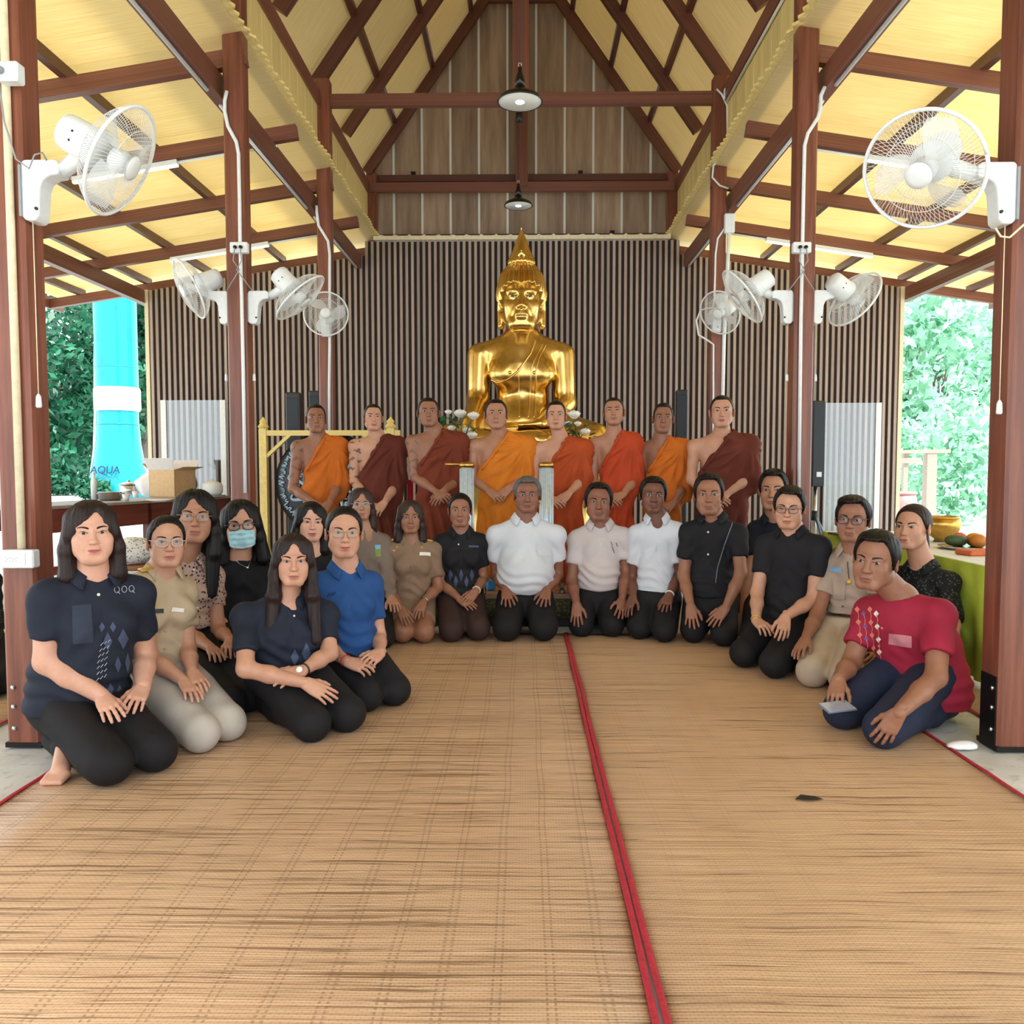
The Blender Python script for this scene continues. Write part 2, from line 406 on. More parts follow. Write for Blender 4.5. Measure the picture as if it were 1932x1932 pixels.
def sheet(name, a, b, c, d, m, parent, th=.012):   # quad sheet with thickness, corners in order; local axes along its edges
    a, b, c, d = (np.asarray(q, float) for q in (a, b, c, d))
    n = np.cross(b - a, d - a); n /= np.linalg.norm(n)
    mid = (a + b + c + d) / 4; u = (b - a) / np.linalg.norm(b - a); v = np.cross(n, u); Rm = np.stack([u, v, n], 1)
    V = np.array([a, b, c, d]); V = np.concatenate([V, V + n * th]); V = (V - mid) @ Rm
    me = mesh_np(name, V, [[3, 2, 1, 0], [4, 5, 6, 7], [0, 1, 5, 4], [1, 2, 6, 5], [2, 3, 7, 6], [3, 0, 4, 7]], False)
    o = obj(name, me, m); o.parent = parent; o.matrix_parent_inverse = Matrix.Translation(-parent.location); setm(o, Rm, mid); return o
edges = [XL - .5] + PURL + [XC]
for s in (-1, 1):
    for i in range(len(RYN) - 1):
        for k in range(4):
            x0, x1 = edges[k], edges[k + 1]
            if s > 0: x0, x1 = 2 * XC - x0, 2 * XC - x1
            y0, y1 = RYN[i] + .003, RYN[i + 1] - .003
            P = [(x0, y0, roofz(x0) + .18), (x1, y0, roofz(x1) + .18), (x1, y1, roofz(x1) + .18), (x0, y1, roofz(x0) + .18)]
            if s > 0: P = P[::-1]; P = [P[1], P[0], P[3], P[2]]
            sheet('roof_panel', *P, ROOFM, ceil)
# trusses
for i in (1, 2, 3):
    y = PY[i]; z = 4.89
    bar('tie_beam', (XL - .02, y, z), (XR + .02, y, z), .075, .12, WOOD, ceil)
    bar('king_post', (XC, y, z), (XC, y, APEX - .1), .11, .165, WOOD, ceil, up=(1, 0, 0))
    zc = 7.33
    xx = (APEX - zc) / RS
    bar('collar_tie', (XC - xx, y, zc), (XC + xx, y, zc), .06, .09, WOOD2, ceil)
# gable end over the slatted wall
gab = thing('wall_gable', None, None, (0, 11.4, 4.2), kind='structure'); gab['label'] = 'gable of grey-brown boards with pale joint strips'
gy = PY[3] + .22
PITCH = 0.389; gx0 = XC - PITCH * 6.5
for k in range(-1, 14):
    x0 = gx0 + PITCH * k; x1 = x0 + PITCH
    x0 = max(x0, XL - .1); x1 = min(x1, XR + .1)
    z0, z1 = roofz(x0) + .12, roofz(x1) + .12; zb = 4.25
    xs = [x0 + .006, x1 - .006]; zs = [z0, z1]
    if x0 < XC < x1: xs = [x0 + .006, XC, x1 - .006]; zs = [z0, APEX + .1, z1]
    n = len(xs); V = []
    for yy in (gy, gy + .03):
        V += [(x, yy, zb) for x in xs] + [(x, yy, z) for x, z in zip(xs, zs)]
    m2 = 2 * n; Fs = []
    ring = list(range(n)) + list(range(2 * n - 1, n - 1, -1))
    Fs.append(ring); Fs.append([i + m2 for i in ring][::-1])
    for a in range(len(ring)): b = (a + 1) % len(ring); Fs.append([ring[b], ring[a], ring[a] + m2, ring[b] + m2])
    V = np.array(V); c = V.mean(0)
    o = obj('board', mesh_np('board', V - c, Fs, False), GABLEM, gab); setm(o, np.eye(3), c)
    if k > -1:
        xx = gx0 + PITCH * k; bar('joint_strip', (xx, gy - .008, zb), (xx, gy - .008, roofz(xx) + .1), .030, .014, WHITE2, gab, up=(0, 1, 0))
bar('gable_rail', (XL, gy - .05, 5.07), (XR, gy - .05, 5.07), .06, .085, WOOD2, gab)
bar('gable_rail', (XL, gy - .06, 4.27), (XR, gy - .06, 4.27), .07, .09, WOOD2, gab)
for x, z in ((-1.45, 5.13), (0.83, 5.13), (1.25, 4.33)):
    V = at(780 if x < -1 else (1095 if x < 1 else 1155), 332 if z > 5 else 444, gy - .05)
    bar('rail_block', (V[0] - .03, V[1], z), (V[0] + .03, V[1], z), .04, .06, IRON, gab)
# scalloped sheet edge under the gable
n = 141; xs = np.linspace(XL + .06, XR - .06, n)
zt = 4.20 + .022 * np.maximum(0, np.cos((xs) * 2 * PI / .19)) ** 6
V = np.concatenate([np.stack([xs, np.full(n, 10.94 + .0), np.full(n, 4.15)], 1), np.stack([xs, np.full(n, 10.94), zt], 1),
                    np.stack([xs, np.full(n, 11.25), np.full(n, 4.15)], 1), np.stack([xs, np.full(n, 11.25), zt], 1)])
Fs = []
for i in range(n - 1):
    Fs += [[i, i + 1, n + i + 1, n + i], [n + i, n + i + 1, 3 * n + i + 1, 3 * n + i], [2 * n + i + 1, 2 * n + i, 3 * n + i, 3 * n + i + 1], [i + 1, i, 2 * n + i, 2 * n + i + 1]]
struct('scalloped_sheet_edge', mesh_np('scalloped_sheet_edge', V, Fs, False), CREAM, gab)

# ------------------------------------------------------------------ aisles: lean-to roofs on both sides
AS = 0.155
def aisz(ax): return 4.03 + AS * (2.185 - ax)          # ax: distance from the middle
for s, sd in ((-1, 'left'), (1, 'right')):
    x_of = (lambda ax: -ax) if s < 0 else (lambda ax: ax - .07)
    ai = thing('ceiling', None, None, (s * 4, 4, 4), kind='structure'); ai['label'] = f'low {sd} aisle roof of yellow sheets on timber'
    for y in RY:
        bar('rafter', (x_of(1.98), y, aisz(1.98)), (x_of(6.45), y, aisz(6.45)), .07, .12, WOOD, ai)
    for ax in (3.28, 4.29, 5.13, 6.05):
        bar('purlin', (x_of(ax), RY[0], aisz(ax) + .10), (x_of(ax), RY[-1] + .1, aisz(ax) + .10), .06, .085, WOOD2, ai)
    bar('lower_beam', (x_of(2.21), RY[0], 3.87), (x_of(2.21), RY[-1] - .1, 3.87), .085, .17, WOOD, ai)
    bar('eave_beam', (x_of(5.12), RY[0], aisz(5.12) - .15), (x_of(5.12), RY[-1], aisz(5.12) - .15), .09, .17, WOOD, ai)
    bar('fascia', (x_of(6.46), RY[0], aisz(6.46) + .02), (x_of(6.46), RY[-1] + .3, aisz(6.46) + .02), .035, .16, WOOD, ai)
    ed = [2.0, 3.28, 4.29, 5.13, 6.5]
    for i in range(len(RYN) - 1):
        for k in range(4):
            a0, a1 = ed[k], ed[k + 1]; y0, y1 = RYN[i] + .002, RYN[i + 1] - .002
            P = [(x_of(a1), y0, aisz(a1) + .145), (x_of(a0), y0, aisz(a0) + .145), (x_of(a0), y1, aisz(a0) + .145), (x_of(a1), y1, aisz(a1) + .145)]
            if s > 0: P = [P[1], P[0], P[3], P[2]]
            sheet('roof_panel', *P, AISLEM, ai)
        if i == len(RY) - 1: break
        # inner strip with its wavy free edge
        y0, y1 = RY[i], RY[i + 1]; m = 27; ys = np.linspace(y0, y1, m)
        xe = 1.93 + .03 * (np.sin(ys * 2 * PI / .11) > 0.2) + .01 * np.sin(ys * 9)
        zz = aisz(2.0) + .145
        V = [(x_of(2.03), y, zz) for y in ys] + [(x_of(a), y, zz + .012) for a, y in zip(xe, ys)] + [(x_of(2.03), y, zz + .022) for y in ys] + [(x_of(a), y, zz + .03) for a, y in zip(xe, ys)]
        Fs = []
        for q in range(m - 1): Fs += [[q, q + 1, m + q + 1, m + q], [2 * m + q + 1, 2 * m + q, 3 * m + q, 3 * m + q + 1], [m + q, m + q + 1, 3 * m + q + 1, 3 * m + q]]
        obj('sheet_edge', mesh_np('sheet_edge', V, Fs, False), CLERM, ai)
        # clerestory boards between the two roofs
        nb = 5; xw_ = x_of(2.12)
        for q in range(nb):
            ya, yb = y0 + (y1 - y0) * q / nb + .004, y0 + (y1 - y0) * (q + 1) / nb - .004
            c = np.array([xw_, (ya + yb) / 2, 4.53])
            o = obj('clerestory_board', chamfer(.02, yb - ya, .66, .004), CLERM, ai); setm(o, np.eye(3), c)

# ------------------------------------------------------------------ slatted wall
wb = thing('wall_back', None, None, (0, WALLY, 0), kind='structure'); wb['label'] = 'back wall of upright brown-grey slats on a dark backing'
X0, X1 = -5.04, 4.96
V = []
def walltop(x):
    ax = abs(x) if x < 0 else x + .07
    return 4.15 if ax < 2.12 else aisz(ax) - .07
xs = [X0, -2.125, -2.115, 2.045, 2.055, X1]; n = len(xs)
wt = lambda x: walltop(x) - .012
V = [(x, WALLY + .0, -.05) for x in xs] + [(x, WALLY, wt(x)) for x in xs] + [(x, WALLY + .06, -.05) for x in xs] + [(x, WALLY + .06, wt(x)) for x in xs]
Fs = []
for i in range(n - 1): Fs += [[i, i + 1, n + i + 1, n + i], [2 * n + i + 1, 2 * n + i, 3 * n + i, 3 * n + i + 1], [n + i, n + i + 1, 3 * n + i + 1, 3 * n + i]]
Fs += [[0, n, 3 * n, 2 * n], [n - 1, 3 * n - 1, 4 * n - 1, 2 * n - 1]]
obj('backing', mesh_np('backing', V, Fs, False), BACKM, wb)
NS = 131; p = (X1 - X0) / NS
for i in range(NS):
    x = X0 + p * (i + .5)
    bar('slat', (x, WALLY - .012, 0), (x, WALLY - .012, walltop(x) - .01), .036, .024, SLATM, wb, up=(0, 1, 0))
bar('end_post', (X0 - .02, WALLY + .02, -.05), (X0 - .02, WALLY + .02, walltop(X0)), .05, .10, CREAM, wb, up=(0, 1, 0))
bar('end_post', (X1 + .02, WALLY + .02, -.05), (X1 + .02, WALLY + .02, walltop(X1)), .05, .10, CREAM, wb, up=(0, 1, 0))
# clear sheets standing in front of the wall
def clear_sheet(label, xa, xb, yt, D, sides):
    a, b = at(xa, yt, D), at(xb, yt, D); t = thing('clear_panel', label, 'panel', ((a[0] + b[0]) / 2, D, 0), 'clear panels standing at the slatted wall')
    obj('sheet', MB().box((a[0], D, 0.05), (b[0], D + .012, a[2])).mesh('sheet'), GLASS, t)
    for x in sides: obj('edge_strip', MB().box((x - .035, D - .012, 0), (x + .035, D + .025, a[2])).mesh('edge_strip'), WHITE2, t)
    obj('foot_rail', MB().box((a[0], D - .03, 0), (b[0], D + .05, .06)).mesh('foot_rail'), WHITE2, t)
a = at(308, 755, 10.6)[0]; b = at(420, 755, 10.6)[0]
clear_sheet('clear upright panel with white edge strips at the left end of the slatted wall', 303, 426, 755, 10.6, (a, b))
clear_sheet('clear upright panel with one white edge strip at the right end of the slatted wall', 1558, 1664, 760, 10.6, (at(1658, 760, 10.6)[0],))
# ------------------------------------------------------------------ signed-distance bodies
f32 = np.float32
class Grid:
    def __init__(s, lo, hi, h):
        s.h = h; s.lo = np.asarray(lo, float); n = np.ceil((np.asarray(hi, float) - s.lo) / h).astype(int) + 1
        s.n = n; s.ax = [(s.lo[i] + h * np.arange(n[i])).astype(f32) for i in range(3)]; s.d = np.full(n, 9.0, f32)
    def blk(s, bb, m):
        a = np.clip(np.floor((bb[0] - m - s.lo) / s.h).astype(int), 0, s.n); b = np.clip(np.ceil((bb[1] + m - s.lo) / s.h).astype(int) + 1, 0, s.n)
        if np.any(b <= a): return None
        sl = tuple(slice(a[i], b[i]) for i in range(3))
        return sl, s.ax[0][sl[0]][:, None, None], s.ax[1][sl[1]][None, :, None], s.ax[2][sl[2]][None, None, :]
    def add(s, pr, k=0.02, inf=0.0):
        q = s.blk(pr[0], inf + k + 2 * s.h)
        if q is None: return s
        sl, X, Y, Z = q; v = pr[1](X, Y, Z) - inf; d = s.d[sl]
        if k > 0:
            hh = np.clip(0.5 + 0.5 * (d - v) / k, 0, 1); s.d[sl] = d + (v - d) * hh - k * hh * (1 - hh)
        else: s.d[sl] = np.minimum(d, v)
        return s
    def sub(s, pr, k=0.01, inf=0.0):
        q = s.blk(pr[0], inf + k + 2 * s.h)
        if q is None: return s
        sl, X, Y, Z = q; v = -(pr[1](X, Y, Z) - inf); d = s.d[sl]
        hh = np.clip(0.5 - 0.5 * (d - v) / k, 0, 1); s.d[sl] = d + (v - d) * hh + k * hh * (1 - hh); return s
    def cut(s, p, n, k=0.004):              # keep the side where (x - p).n < 0
        X, Y, Z = s.ax[0][:, None, None], s.ax[1][None, :, None], s.ax[2][None, None, :]
        v = (X - p[0]) * n[0] + (Y - p[1]) * n[1] + (Z - p[2]) * n[2]
        s.d = np.maximum(s.d, v.astype(f32)); return s
    def fn(s): return s.ax[0][:, None, None], s.ax[1][None, :, None], s.ax[2][None, None, :]
    def mesh(s):
        d = s.d; S = d < 0; nx, ny, nz = d.shape
        c = np.zeros((nx - 1, ny - 1, nz - 1), np.int8)
        for i in (0, 1):
            for j in (0, 1):
                for k in (0, 1): c += S[i:nx - 1 + i, j:ny - 1 + j, k:nz - 1 + k]
        I = np.argwhere((c > 0) & (c < 8)); idm = np.full(c.shape, -1, np.int32); idm[I[:, 0], I[:, 1], I[:, 2]] = np.arange(len(I))
        cs = [(i, j, k) for i in (0, 1) for j in (0, 1) for k in (0, 1)]
        val = np.stack([d[I[:, 0] + a, I[:, 1] + b, I[:, 2] + e] for a, b, e in cs], 1)
        acc = np.zeros((len(I), 3)); cnt = np.zeros(len(I))
        for a in range(8):
            for b in range(a + 1, 8):
                df = np.abs(np.subtract(cs[a], cs[b]))
                if df.sum() != 1: continue
                va, vb = val[:, a], val[:, b]; m = (va < 0) != (vb < 0)
                t = np.where(m, va / np.where(m, va - vb, 1), 0)
                P = np.array(cs[a]) + t[:, None] * (np.array(cs[b]) - np.array(cs[a]))
                acc += P * m[:, None]; cnt += m
        V = s.lo + s.h * (I + acc / cnt[:, None]); Q = []
        for ax in range(3):
            a0 = [slice(None)] * 3; a1 = [slice(None)] * 3; a0[ax] = slice(0, -1); a1[ax] = slice(1, None)
            sa, sb = S[tuple(a0)], S[tuple(a1)]; E = np.argwhere(sa != sb)
            o1, o2 = [(1, 2), (2, 0), (0, 1)][ax]
            m = (E[:, o1] > 0) & (E[:, o2] > 0) & (E[:, o1] < s.n[o1] - 1) & (E[:, o2] < s.n[o2] - 1); E = E[m]
            if len(E) == 0: continue
            fl = sa[E[:, 0], E[:, 1], E[:, 2]]
            def g(u, v):
                e = E.copy(); e[:, o1] -= u; e[:, o2] -= v; return idm[e[:, 0], e[:, 1], e[:, 2]]
            q = np.stack([g(1, 1), g(0, 1), g(0, 0), g(1, 0)], 1); q[~fl] = q[~fl][:, ::-1]; Q.append(q)
        Q = np.concatenate(Q) if Q else np.zeros((0, 4), int); Q = Q[(Q >= 0).all(1)]
        return V, Q
def cone(a, b, ra, rb, flat=None):
    a = np.asarray(a, float); b = np.asarray(b, float); ba = b - a; L2 = float(ba @ ba) + 1e-12; rm = max(ra, rb)
    bb = (np.minimum(a, b) - rm, np.maximum(a, b) + rm)
    a_, ba_ = a.astype(f32), ba.astype(f32)
    def f(X, Y, Z):
        x, y, z = X - a_[0], Y - a_[1], Z - a_[2]
        t = np.clip((x * ba_[0] + y * ba_[1] + z * ba_[2]) / f32(L2), 0, 1)
        x = x - t * ba_[0]; y = y - t * ba_[1]; z = z - t * ba_[2]; l2 = x * x + y * y + z * z; r = f32(ra) + t * f32(rb - ra)
        if flat is None: return np.sqrt(l2) - r
        n, q = flat; w = x * f32(n[0]) + y * f32(n[1]) + z * f32(n[2]); w2 = w * w
        p2 = np.maximum(l2 - w2, 0); e = np.sqrt(p2 + w2 / f32(q * q)) + 1e-6; gr = np.sqrt(p2 + w2 / f32(q ** 4)) / e
        return (e - r) / np.maximum(gr, 1.0)
    return bb, f
def ell(c, r, Rm=None):
    c = np.asarray(c, float); r = np.asarray(r, float) * np.ones(3); rm = r.max() if Rm is not None else r
    def f(X, Y, Z):
        x, y, z = X - f32(c[0]), Y - f32(c[1]), Z - f32(c[2])
        if Rm is not None:
            M = np.asarray(Rm, f32); x, y, z = (x * M[0, i] + y * M[1, i] + z * M[2, i] for i in range(3))
        x, y, z = x / f32(r[0]), y / f32(r[1]), z / f32(r[2]); k0 = np.sqrt(x * x + y * y + z * z) + 1e-6
        k1 = np.sqrt((x / f32(r[0])) ** 2 + (y / f32(r[1])) ** 2 + (z / f32(r[2])) ** 2) + 1e-6
        return k0 * (k0 - 1) / k1
    return (c - rm, c + rm), f
def vnormals(V, Q):
    n = np.cross(V[Q[:, 2]] - V[Q[:, 0]], V[Q[:, 3]] - V[Q[:, 1]]); N = np.zeros_like(V)
    for k in range(4): np.add.at(N, Q[:, k], n)
    return N / (np.linalg.norm(N, axis=1, keepdims=True) + 1e-12)
def relax(V, Q, it=1, w=0.5):               # smooths the stair steps of a coarse surface
    for _ in range(it):
        S = np.zeros_like(V); c = np.zeros(len(V))
        for a, b in ((0, 1), (1, 2), (2, 3), (3, 0)):
            np.add.at(S, Q[:, a], V[Q[:, b]]); np.add.at(c, Q[:, a], 1); np.add.at(S, Q[:, b], V[Q[:, a]]); np.add.at(c, Q[:, b], 1)
        V = V + w * (S / np.maximum(c, 1)[:, None] - V)
    return V
def rotz(a): c, s = math.cos(a), math.sin(a); return np.array([[c, -s, 0], [s, c, 0], [0, 0, 1.0]])
def rotx(a): c, s = math.cos(a), math.sin(a); return np.array([[1, 0, 0], [0, c, -s], [0, s, c.real]])
def roty(a): c, s = math.cos(a), math.sin(a); return np.array([[c, 0, s], [0, 1, 0], [-s, 0, c]])
def unit(v): v = np.asarray(v, float); return v / (np.linalg.norm(v) + 1e-12)

# ------------------------------------------------------------------ heads (local frame: face to -y, up z, size of a head 0.232)
def cranium(fw): return ell((0, .012, .033), (.073 * fw, .094, .087))
def head_field(p, h, Nl):
    fw, jw, ck, nz = p.get('fw', 1.06), p.get('jw', 1), p.get('ck', 1), p.get('nose', 1)
    g = Grid((-.105, -.135, -.20), (.105, .125, .135), h)
    g.add(cranium(fw), 0); g.add(ell((0, -.022, -.03), (.062 * fw, .070, .080)), .02)
    g.add(cone((-.022, -.070, -.088), (.022, -.070, -.088), .0205 * jw, .0205 * jw), .02)
    for s in (-1, 1):
        g.add(cone((s * .046 * jw * fw, -.002, -.055), (s * .024 * jw, -.066, -.088), .021, .019), .02)
        g.add(ell((s * .040 * fw, -.061, -.022), (.023 * ck, .021, .022)), .02)
        g.add(ell((s * .037 * fw, -.052, -.052), (.022 * ck, .026, .030)), .02)
        g.add(cone((s * .012, -.078, .023), (s * .046, -.064, .026), .0105, .009), .016)
    g.add(ell((0, -.075, -.056), (.030, .021, .026)), .016)
    for s in (-1, 1):
        g.sub(ell((s * .032, -.098, .006), (.0185, .017, .0115)), .014)
        g.add(ell((s * .032, -.0705, .004), (.0150, .0135, .0125)), .007)
        g.add(cone((s * .020, -.0845, .0125), (s * .043, -.078, .012), .0035, .003), .006)
    g.add(cone((0, -.086, .016), (0, -.100, -.026), .0075, .0105 * nz), .010)
    g.add(ell((0, -.103, -.0285), (.0115 * nz, .0105, .0095)), .008)
    for s in (-1, 1):
        g.add(ell((s * .0125 * nz, -.094, -.031), (.0085 * nz, .010, .0075)), .007); g.sub(ell((s * .0075, -.101, -.0395), (.0042, .006, .0035)), .003)
    g.add(cone((-.015, -.095, -.0575), (.015, -.095, -.0575), .0052, .0052), .008); g.add(cone((-.012, -.0945, -.0675), (.012, -.0945, -.0675), .0062, .0062), .008)
    g.sub(cone((-.021, -.0995, -.0622), (.021, -.0995, -.0622), .0014, .0014), .003)
    g.sub(cone((0, -.102, -.041), (0, -.1015, -.051), .002, .0025), .004)
    for s in (-1, 1):
        g.sub(cone((s * .0205, -.096, -.034), (s * .031, -.086, -.064), .0012, .0015), .008)
        Re = rotz(s * .45) @ rotx(.15)
        g.add(ell((s * .0765 * fw, .008, -.006), (.0085, .019, .031), Re), .005); g.sub(ell((s * .0865 * fw, .002, -.004), (.007, .011, .019), Re), .004)
    g.add(cone((0, .020, -.045), Nl, p.get('neck', .052), p.get('neck', .052) * 1.06), .02)
    if p.get('dbl'): g.add(ell((0, -.042, -.098), (.042, .040, .022)), .02)
    return g
class Face:                                  # depth of the face seen from the front, for eyes, brows and lips
    def __init__(s, g):
        d = g.d; S = d < 0; i = np.argmax(S, axis=1); a = np.maximum(i - 1, 0)
        X, Z = np.meshgrid(np.arange(g.n[0]), np.arange(g.n[2]), indexing='ij')
        v0, v1 = d[X, a, Z], d[X, i, Z]; t = np.where(v0 != v1, v0 / (v0 - v1 + 1e-9), 0)
        s.y = g.ax[1][a] + g.h * np.clip(t, 0, 1); s.y[~S.any(1)] = 0.0; s.g = g
    def __call__(s, x, z):
        g = s.g; u = np.clip((np.asarray(x) - g.lo[0]) / g.h, 0, g.n[0] - 1.001); v = np.clip((np.asarray(z) - g.lo[2]) / g.h, 0, g.n[2] - 1.001)
        i, j = u.astype(int), v.astype(int); fu, fv = u - i, v - j; y = s.y
        return y[i, j] * (1 - fu) * (1 - fv) + y[i + 1, j] * fu * (1 - fv) + y[i, j + 1] * (1 - fu) * fv + y[i + 1, j + 1] * fu * fv
def gridfaces(n, m): return np.array([[i * m + j, (i + 1) * m + j, (i + 1) * m + j + 1, i * m + j + 1] for i in range(n - 1) for j in range(m - 1)])
def vcol(name, rough):
    t = NT(name); a = t.n('ShaderNodeVertexColor', layer_name='Col'); t.bsdf(a.outputs[0], rough, 0, 0.4); return t.m
EYEM = vcol('eye_surface', 0.25); LIPM = vcol('lip_surface', 0.4)
def eye_patch(F_, s, o, tilt, cl):
    n, m = 25, 11; u = np.linspace(-1, 1, n)[:, None]; v = np.linspace(0, 1, m)[None, :]; cx, cz = s * .0318, .0058
    zt = .0058 * o * (1 - np.abs(u) ** 2.3); zb = -.0046 * o * (1 - u * u) ** .9
    vv = np.minimum(v / .76, 1); ex = np.maximum(v - .76, 0) / .24
    x = cx + u * .0148 + 0 * v; z = cz + zb + (zt - zb) * vv + ex * (.0024 * (1 - .3 * np.abs(u))) + tilt * u * s * .0022
    y = F_(x, z) - .0011 - .0012 * (1 - u * u) * (1 - (2 * vv - 1) ** 2)
    r = np.sqrt((x - cx) ** 2 + (z - cz - .0004) ** 2); c = np.empty((n, m, 3)); c[:] = (.38, .345, .32)
    c[r < .0060] = (.030, .016, .010); c[r < .0027] = (.004, .004, .004)
    c[np.broadcast_to((v >= .76), r.shape)] = (.012, .009, .008)
    c[np.broadcast_to((v < .05), r.shape)] = (.16, .09, .07)
    if cl: c[np.broadcast_to((v < .5), r.shape)] = (.10, .06, .045); c[np.broadcast_to((v >= .3), r.shape)] = (.012, .009, .008)
    return np.stack([x, y, z], 2).reshape(-1, 3), gridfaces(n, m), c.reshape(-1, 3)
def brow_patch(F_, s, th, ang):
    n, m = 16, 4; u = np.linspace(0, 1, n)[:, None]; v = np.linspace(-1, 1, m)[None, :]
    x = s * (.0135 + .038 * u) + 0 * v; z = .0225 + .0062 * np.sin(PI * np.minimum(u * .78, 1)) + ang * u + v * th * (.0043 - .0028 * u) * np.minimum(1, .5 + u * 4)
    y = F_(x, z) - .0012 - .0008 * (1 - v * v); return np.stack([x, y, z], 2).reshape(-1, 3), gridfaces(n, m)
def lip_patch(F_, wd, smile, ful):
    n, m = 25, 9; u = np.linspace(-1, 1, n)[:, None]; v = np.linspace(-1, 1, m)[None, :]
    mid = -.0622 + smile * u * u * .004
    up = .0066 * ful * (1 - np.abs(u) ** 1.6) * (1 - .28 * np.exp(-(u / .16) ** 2)); dn = .0088 * ful * (1 - u * u) ** .85
    z = mid + np.where(v > 0, v * up, v * dn); x = u * wd + 0 * v
    y = F_(x, z) - .0008; k = np.abs(v) < .12
    return np.stack([x, y, z], 2).reshape(-1, 3), gridfaces(n, m), np.broadcast_to(k, z.shape).reshape(-1)

def hair_field(p, h):
    st = p['hair']; fw = p.get('fw', 1.06); L = p.get('hl', .3); front = p.get('front', .092 if p['hair'] == 'tied' else (.086 if p['hair'] == 'buzz' else .091)); lng = st in ('long', 'bob')
    g = Grid((-.15, -.14, -(L + .05) if lng else -.24), (.15, .24, .155), h)
    X, Y, Z = g.fn()
    t = {'buzz': .0035, 'short': .012, 'long': .013, 'bob': .014, 'tied': .008}[st]
    g.add(cranium(fw), 0, 0.0)
    tt = t if st == 'buzz' else .0035 + (t - .0035) * np.clip((g.ax[1] + .088) / .05, 0, 1)[None, :, None]
    g.d = (g.d - tt).astype(f32)
    if st == 'short':
        g.add(ell((p.get('part', 0) * .02, -.008 + p.get('quiff', 0) * -.014, .088 + p.get('quiff', 0) * .008), (.061 * fw, .074, .034)), .02)
    if st in ('buzz', 'short', 'tied'):
        if st == 'tied':
            yv = [-.14, -.07, -.056, -.044, -.030, -.012, .0, .012, .045, .12]; zv = [front + .004, front + .002, front - .010, .058, .022, .0, -.008, -.012, -.045, -.05]
        else:
            yv = [-.14, -.08, -.060, -.047, -.039, -.028, -.014, .006, .016, .045, .12]; zv = [front + .004, front + .002, front - .004, front - .016, .046, .016, -.010, -.016, -.022, -.055, -.062]
        zl = np.interp(g.ax[1], yv, zv).astype(f32)[None, :, None]
        if st != 'tied': zl = zl + .011 * np.exp(-((np.abs(X) - .042) / .016) ** 2) * (Y < -.046)
        if p.get('part') and st == 'short': zl = zl - .012 * p['part'] * np.clip(X / .05, -1, 1) * (Y < -.04)
        g.d = np.maximum(g.d, (zl - Z) * .8)
    if lng:
        fr = p.get('fwd', 0.0)
        for s in (-1, 1):
            if p.get('one') == s:
                g.add(cone((s * .058, .01, .07), (s * .080 * fw, .03, -.05), .026, .026), .02); continue
            g.add(cone((s * .036, -.045, .090), (s * .073 * fw, -.036, .000), .012, .016), .03)
            g.add(cone((s * .062, .0, .06), (s * .078 * fw, .0, -.06), .030, .030, ((0, 1, 0), 1.35)), .02)
            g.add(cone((s * .078 * fw, .0, -.06), (s * (.086 + .010 * (st == 'bob')), .005 - fr * .5, min(-.12, -L + .03) if st == 'bob' else -.16), .030, .034, ((0, 1, 0), 1.2)), .012)
            if st == 'long': g.add(cone((s * .086, .005 - fr * .5, -.16), (s * p.get('spr', .086), .02 - fr, -L), .036, .024, ((0, 1, 0), .8)), .012)
        g.add(ell((0, .055, -.03), (.084 * fw, .060, .12)), .03)
        if st == 'long': g.add(cone((0, .075, -.10), (0, .085, -L * .95), .082, .062, ((0, 1, 0), .4)), .02)
        else: g.add(cone((0, .055, -.06), (0, .055, -L + .03), .085, .08, ((0, 1, 0), .55)), .02)
        px_ = p.get('part', 0) * .022
        g.sub(ell((0, -.095, -.036), (.0575 * fw, .085, .098)), .006)
        g.sub(cone((px_, -.105, .01), (px_, -.070, front + .012), .050, .007), .010)
        g.sub(cone((0, .0, -.09), (0, -.03, -.40), .050, .056), .01)
    if st == 'tied':
        g.add(ell((0, .112, .02), (.036, .034, .036)), .012)
        if p.get('pony'): g.add(cone((0, .125, .0), (p['pony'] * .03, .125, -.17), .026, .014), .02)
    if lng or (st == 'tied' and p.get('parting')):
        px_ = p.get('part', 0) * .022; g.sub(cone((px_, -.085, .104), (px_, .03, .140), .0025, .0025), .006)
    if st == 'buzz': g.sub(ell((0, -.1, -.03), (.058 * fw, .09, .09)), .01)
    return g

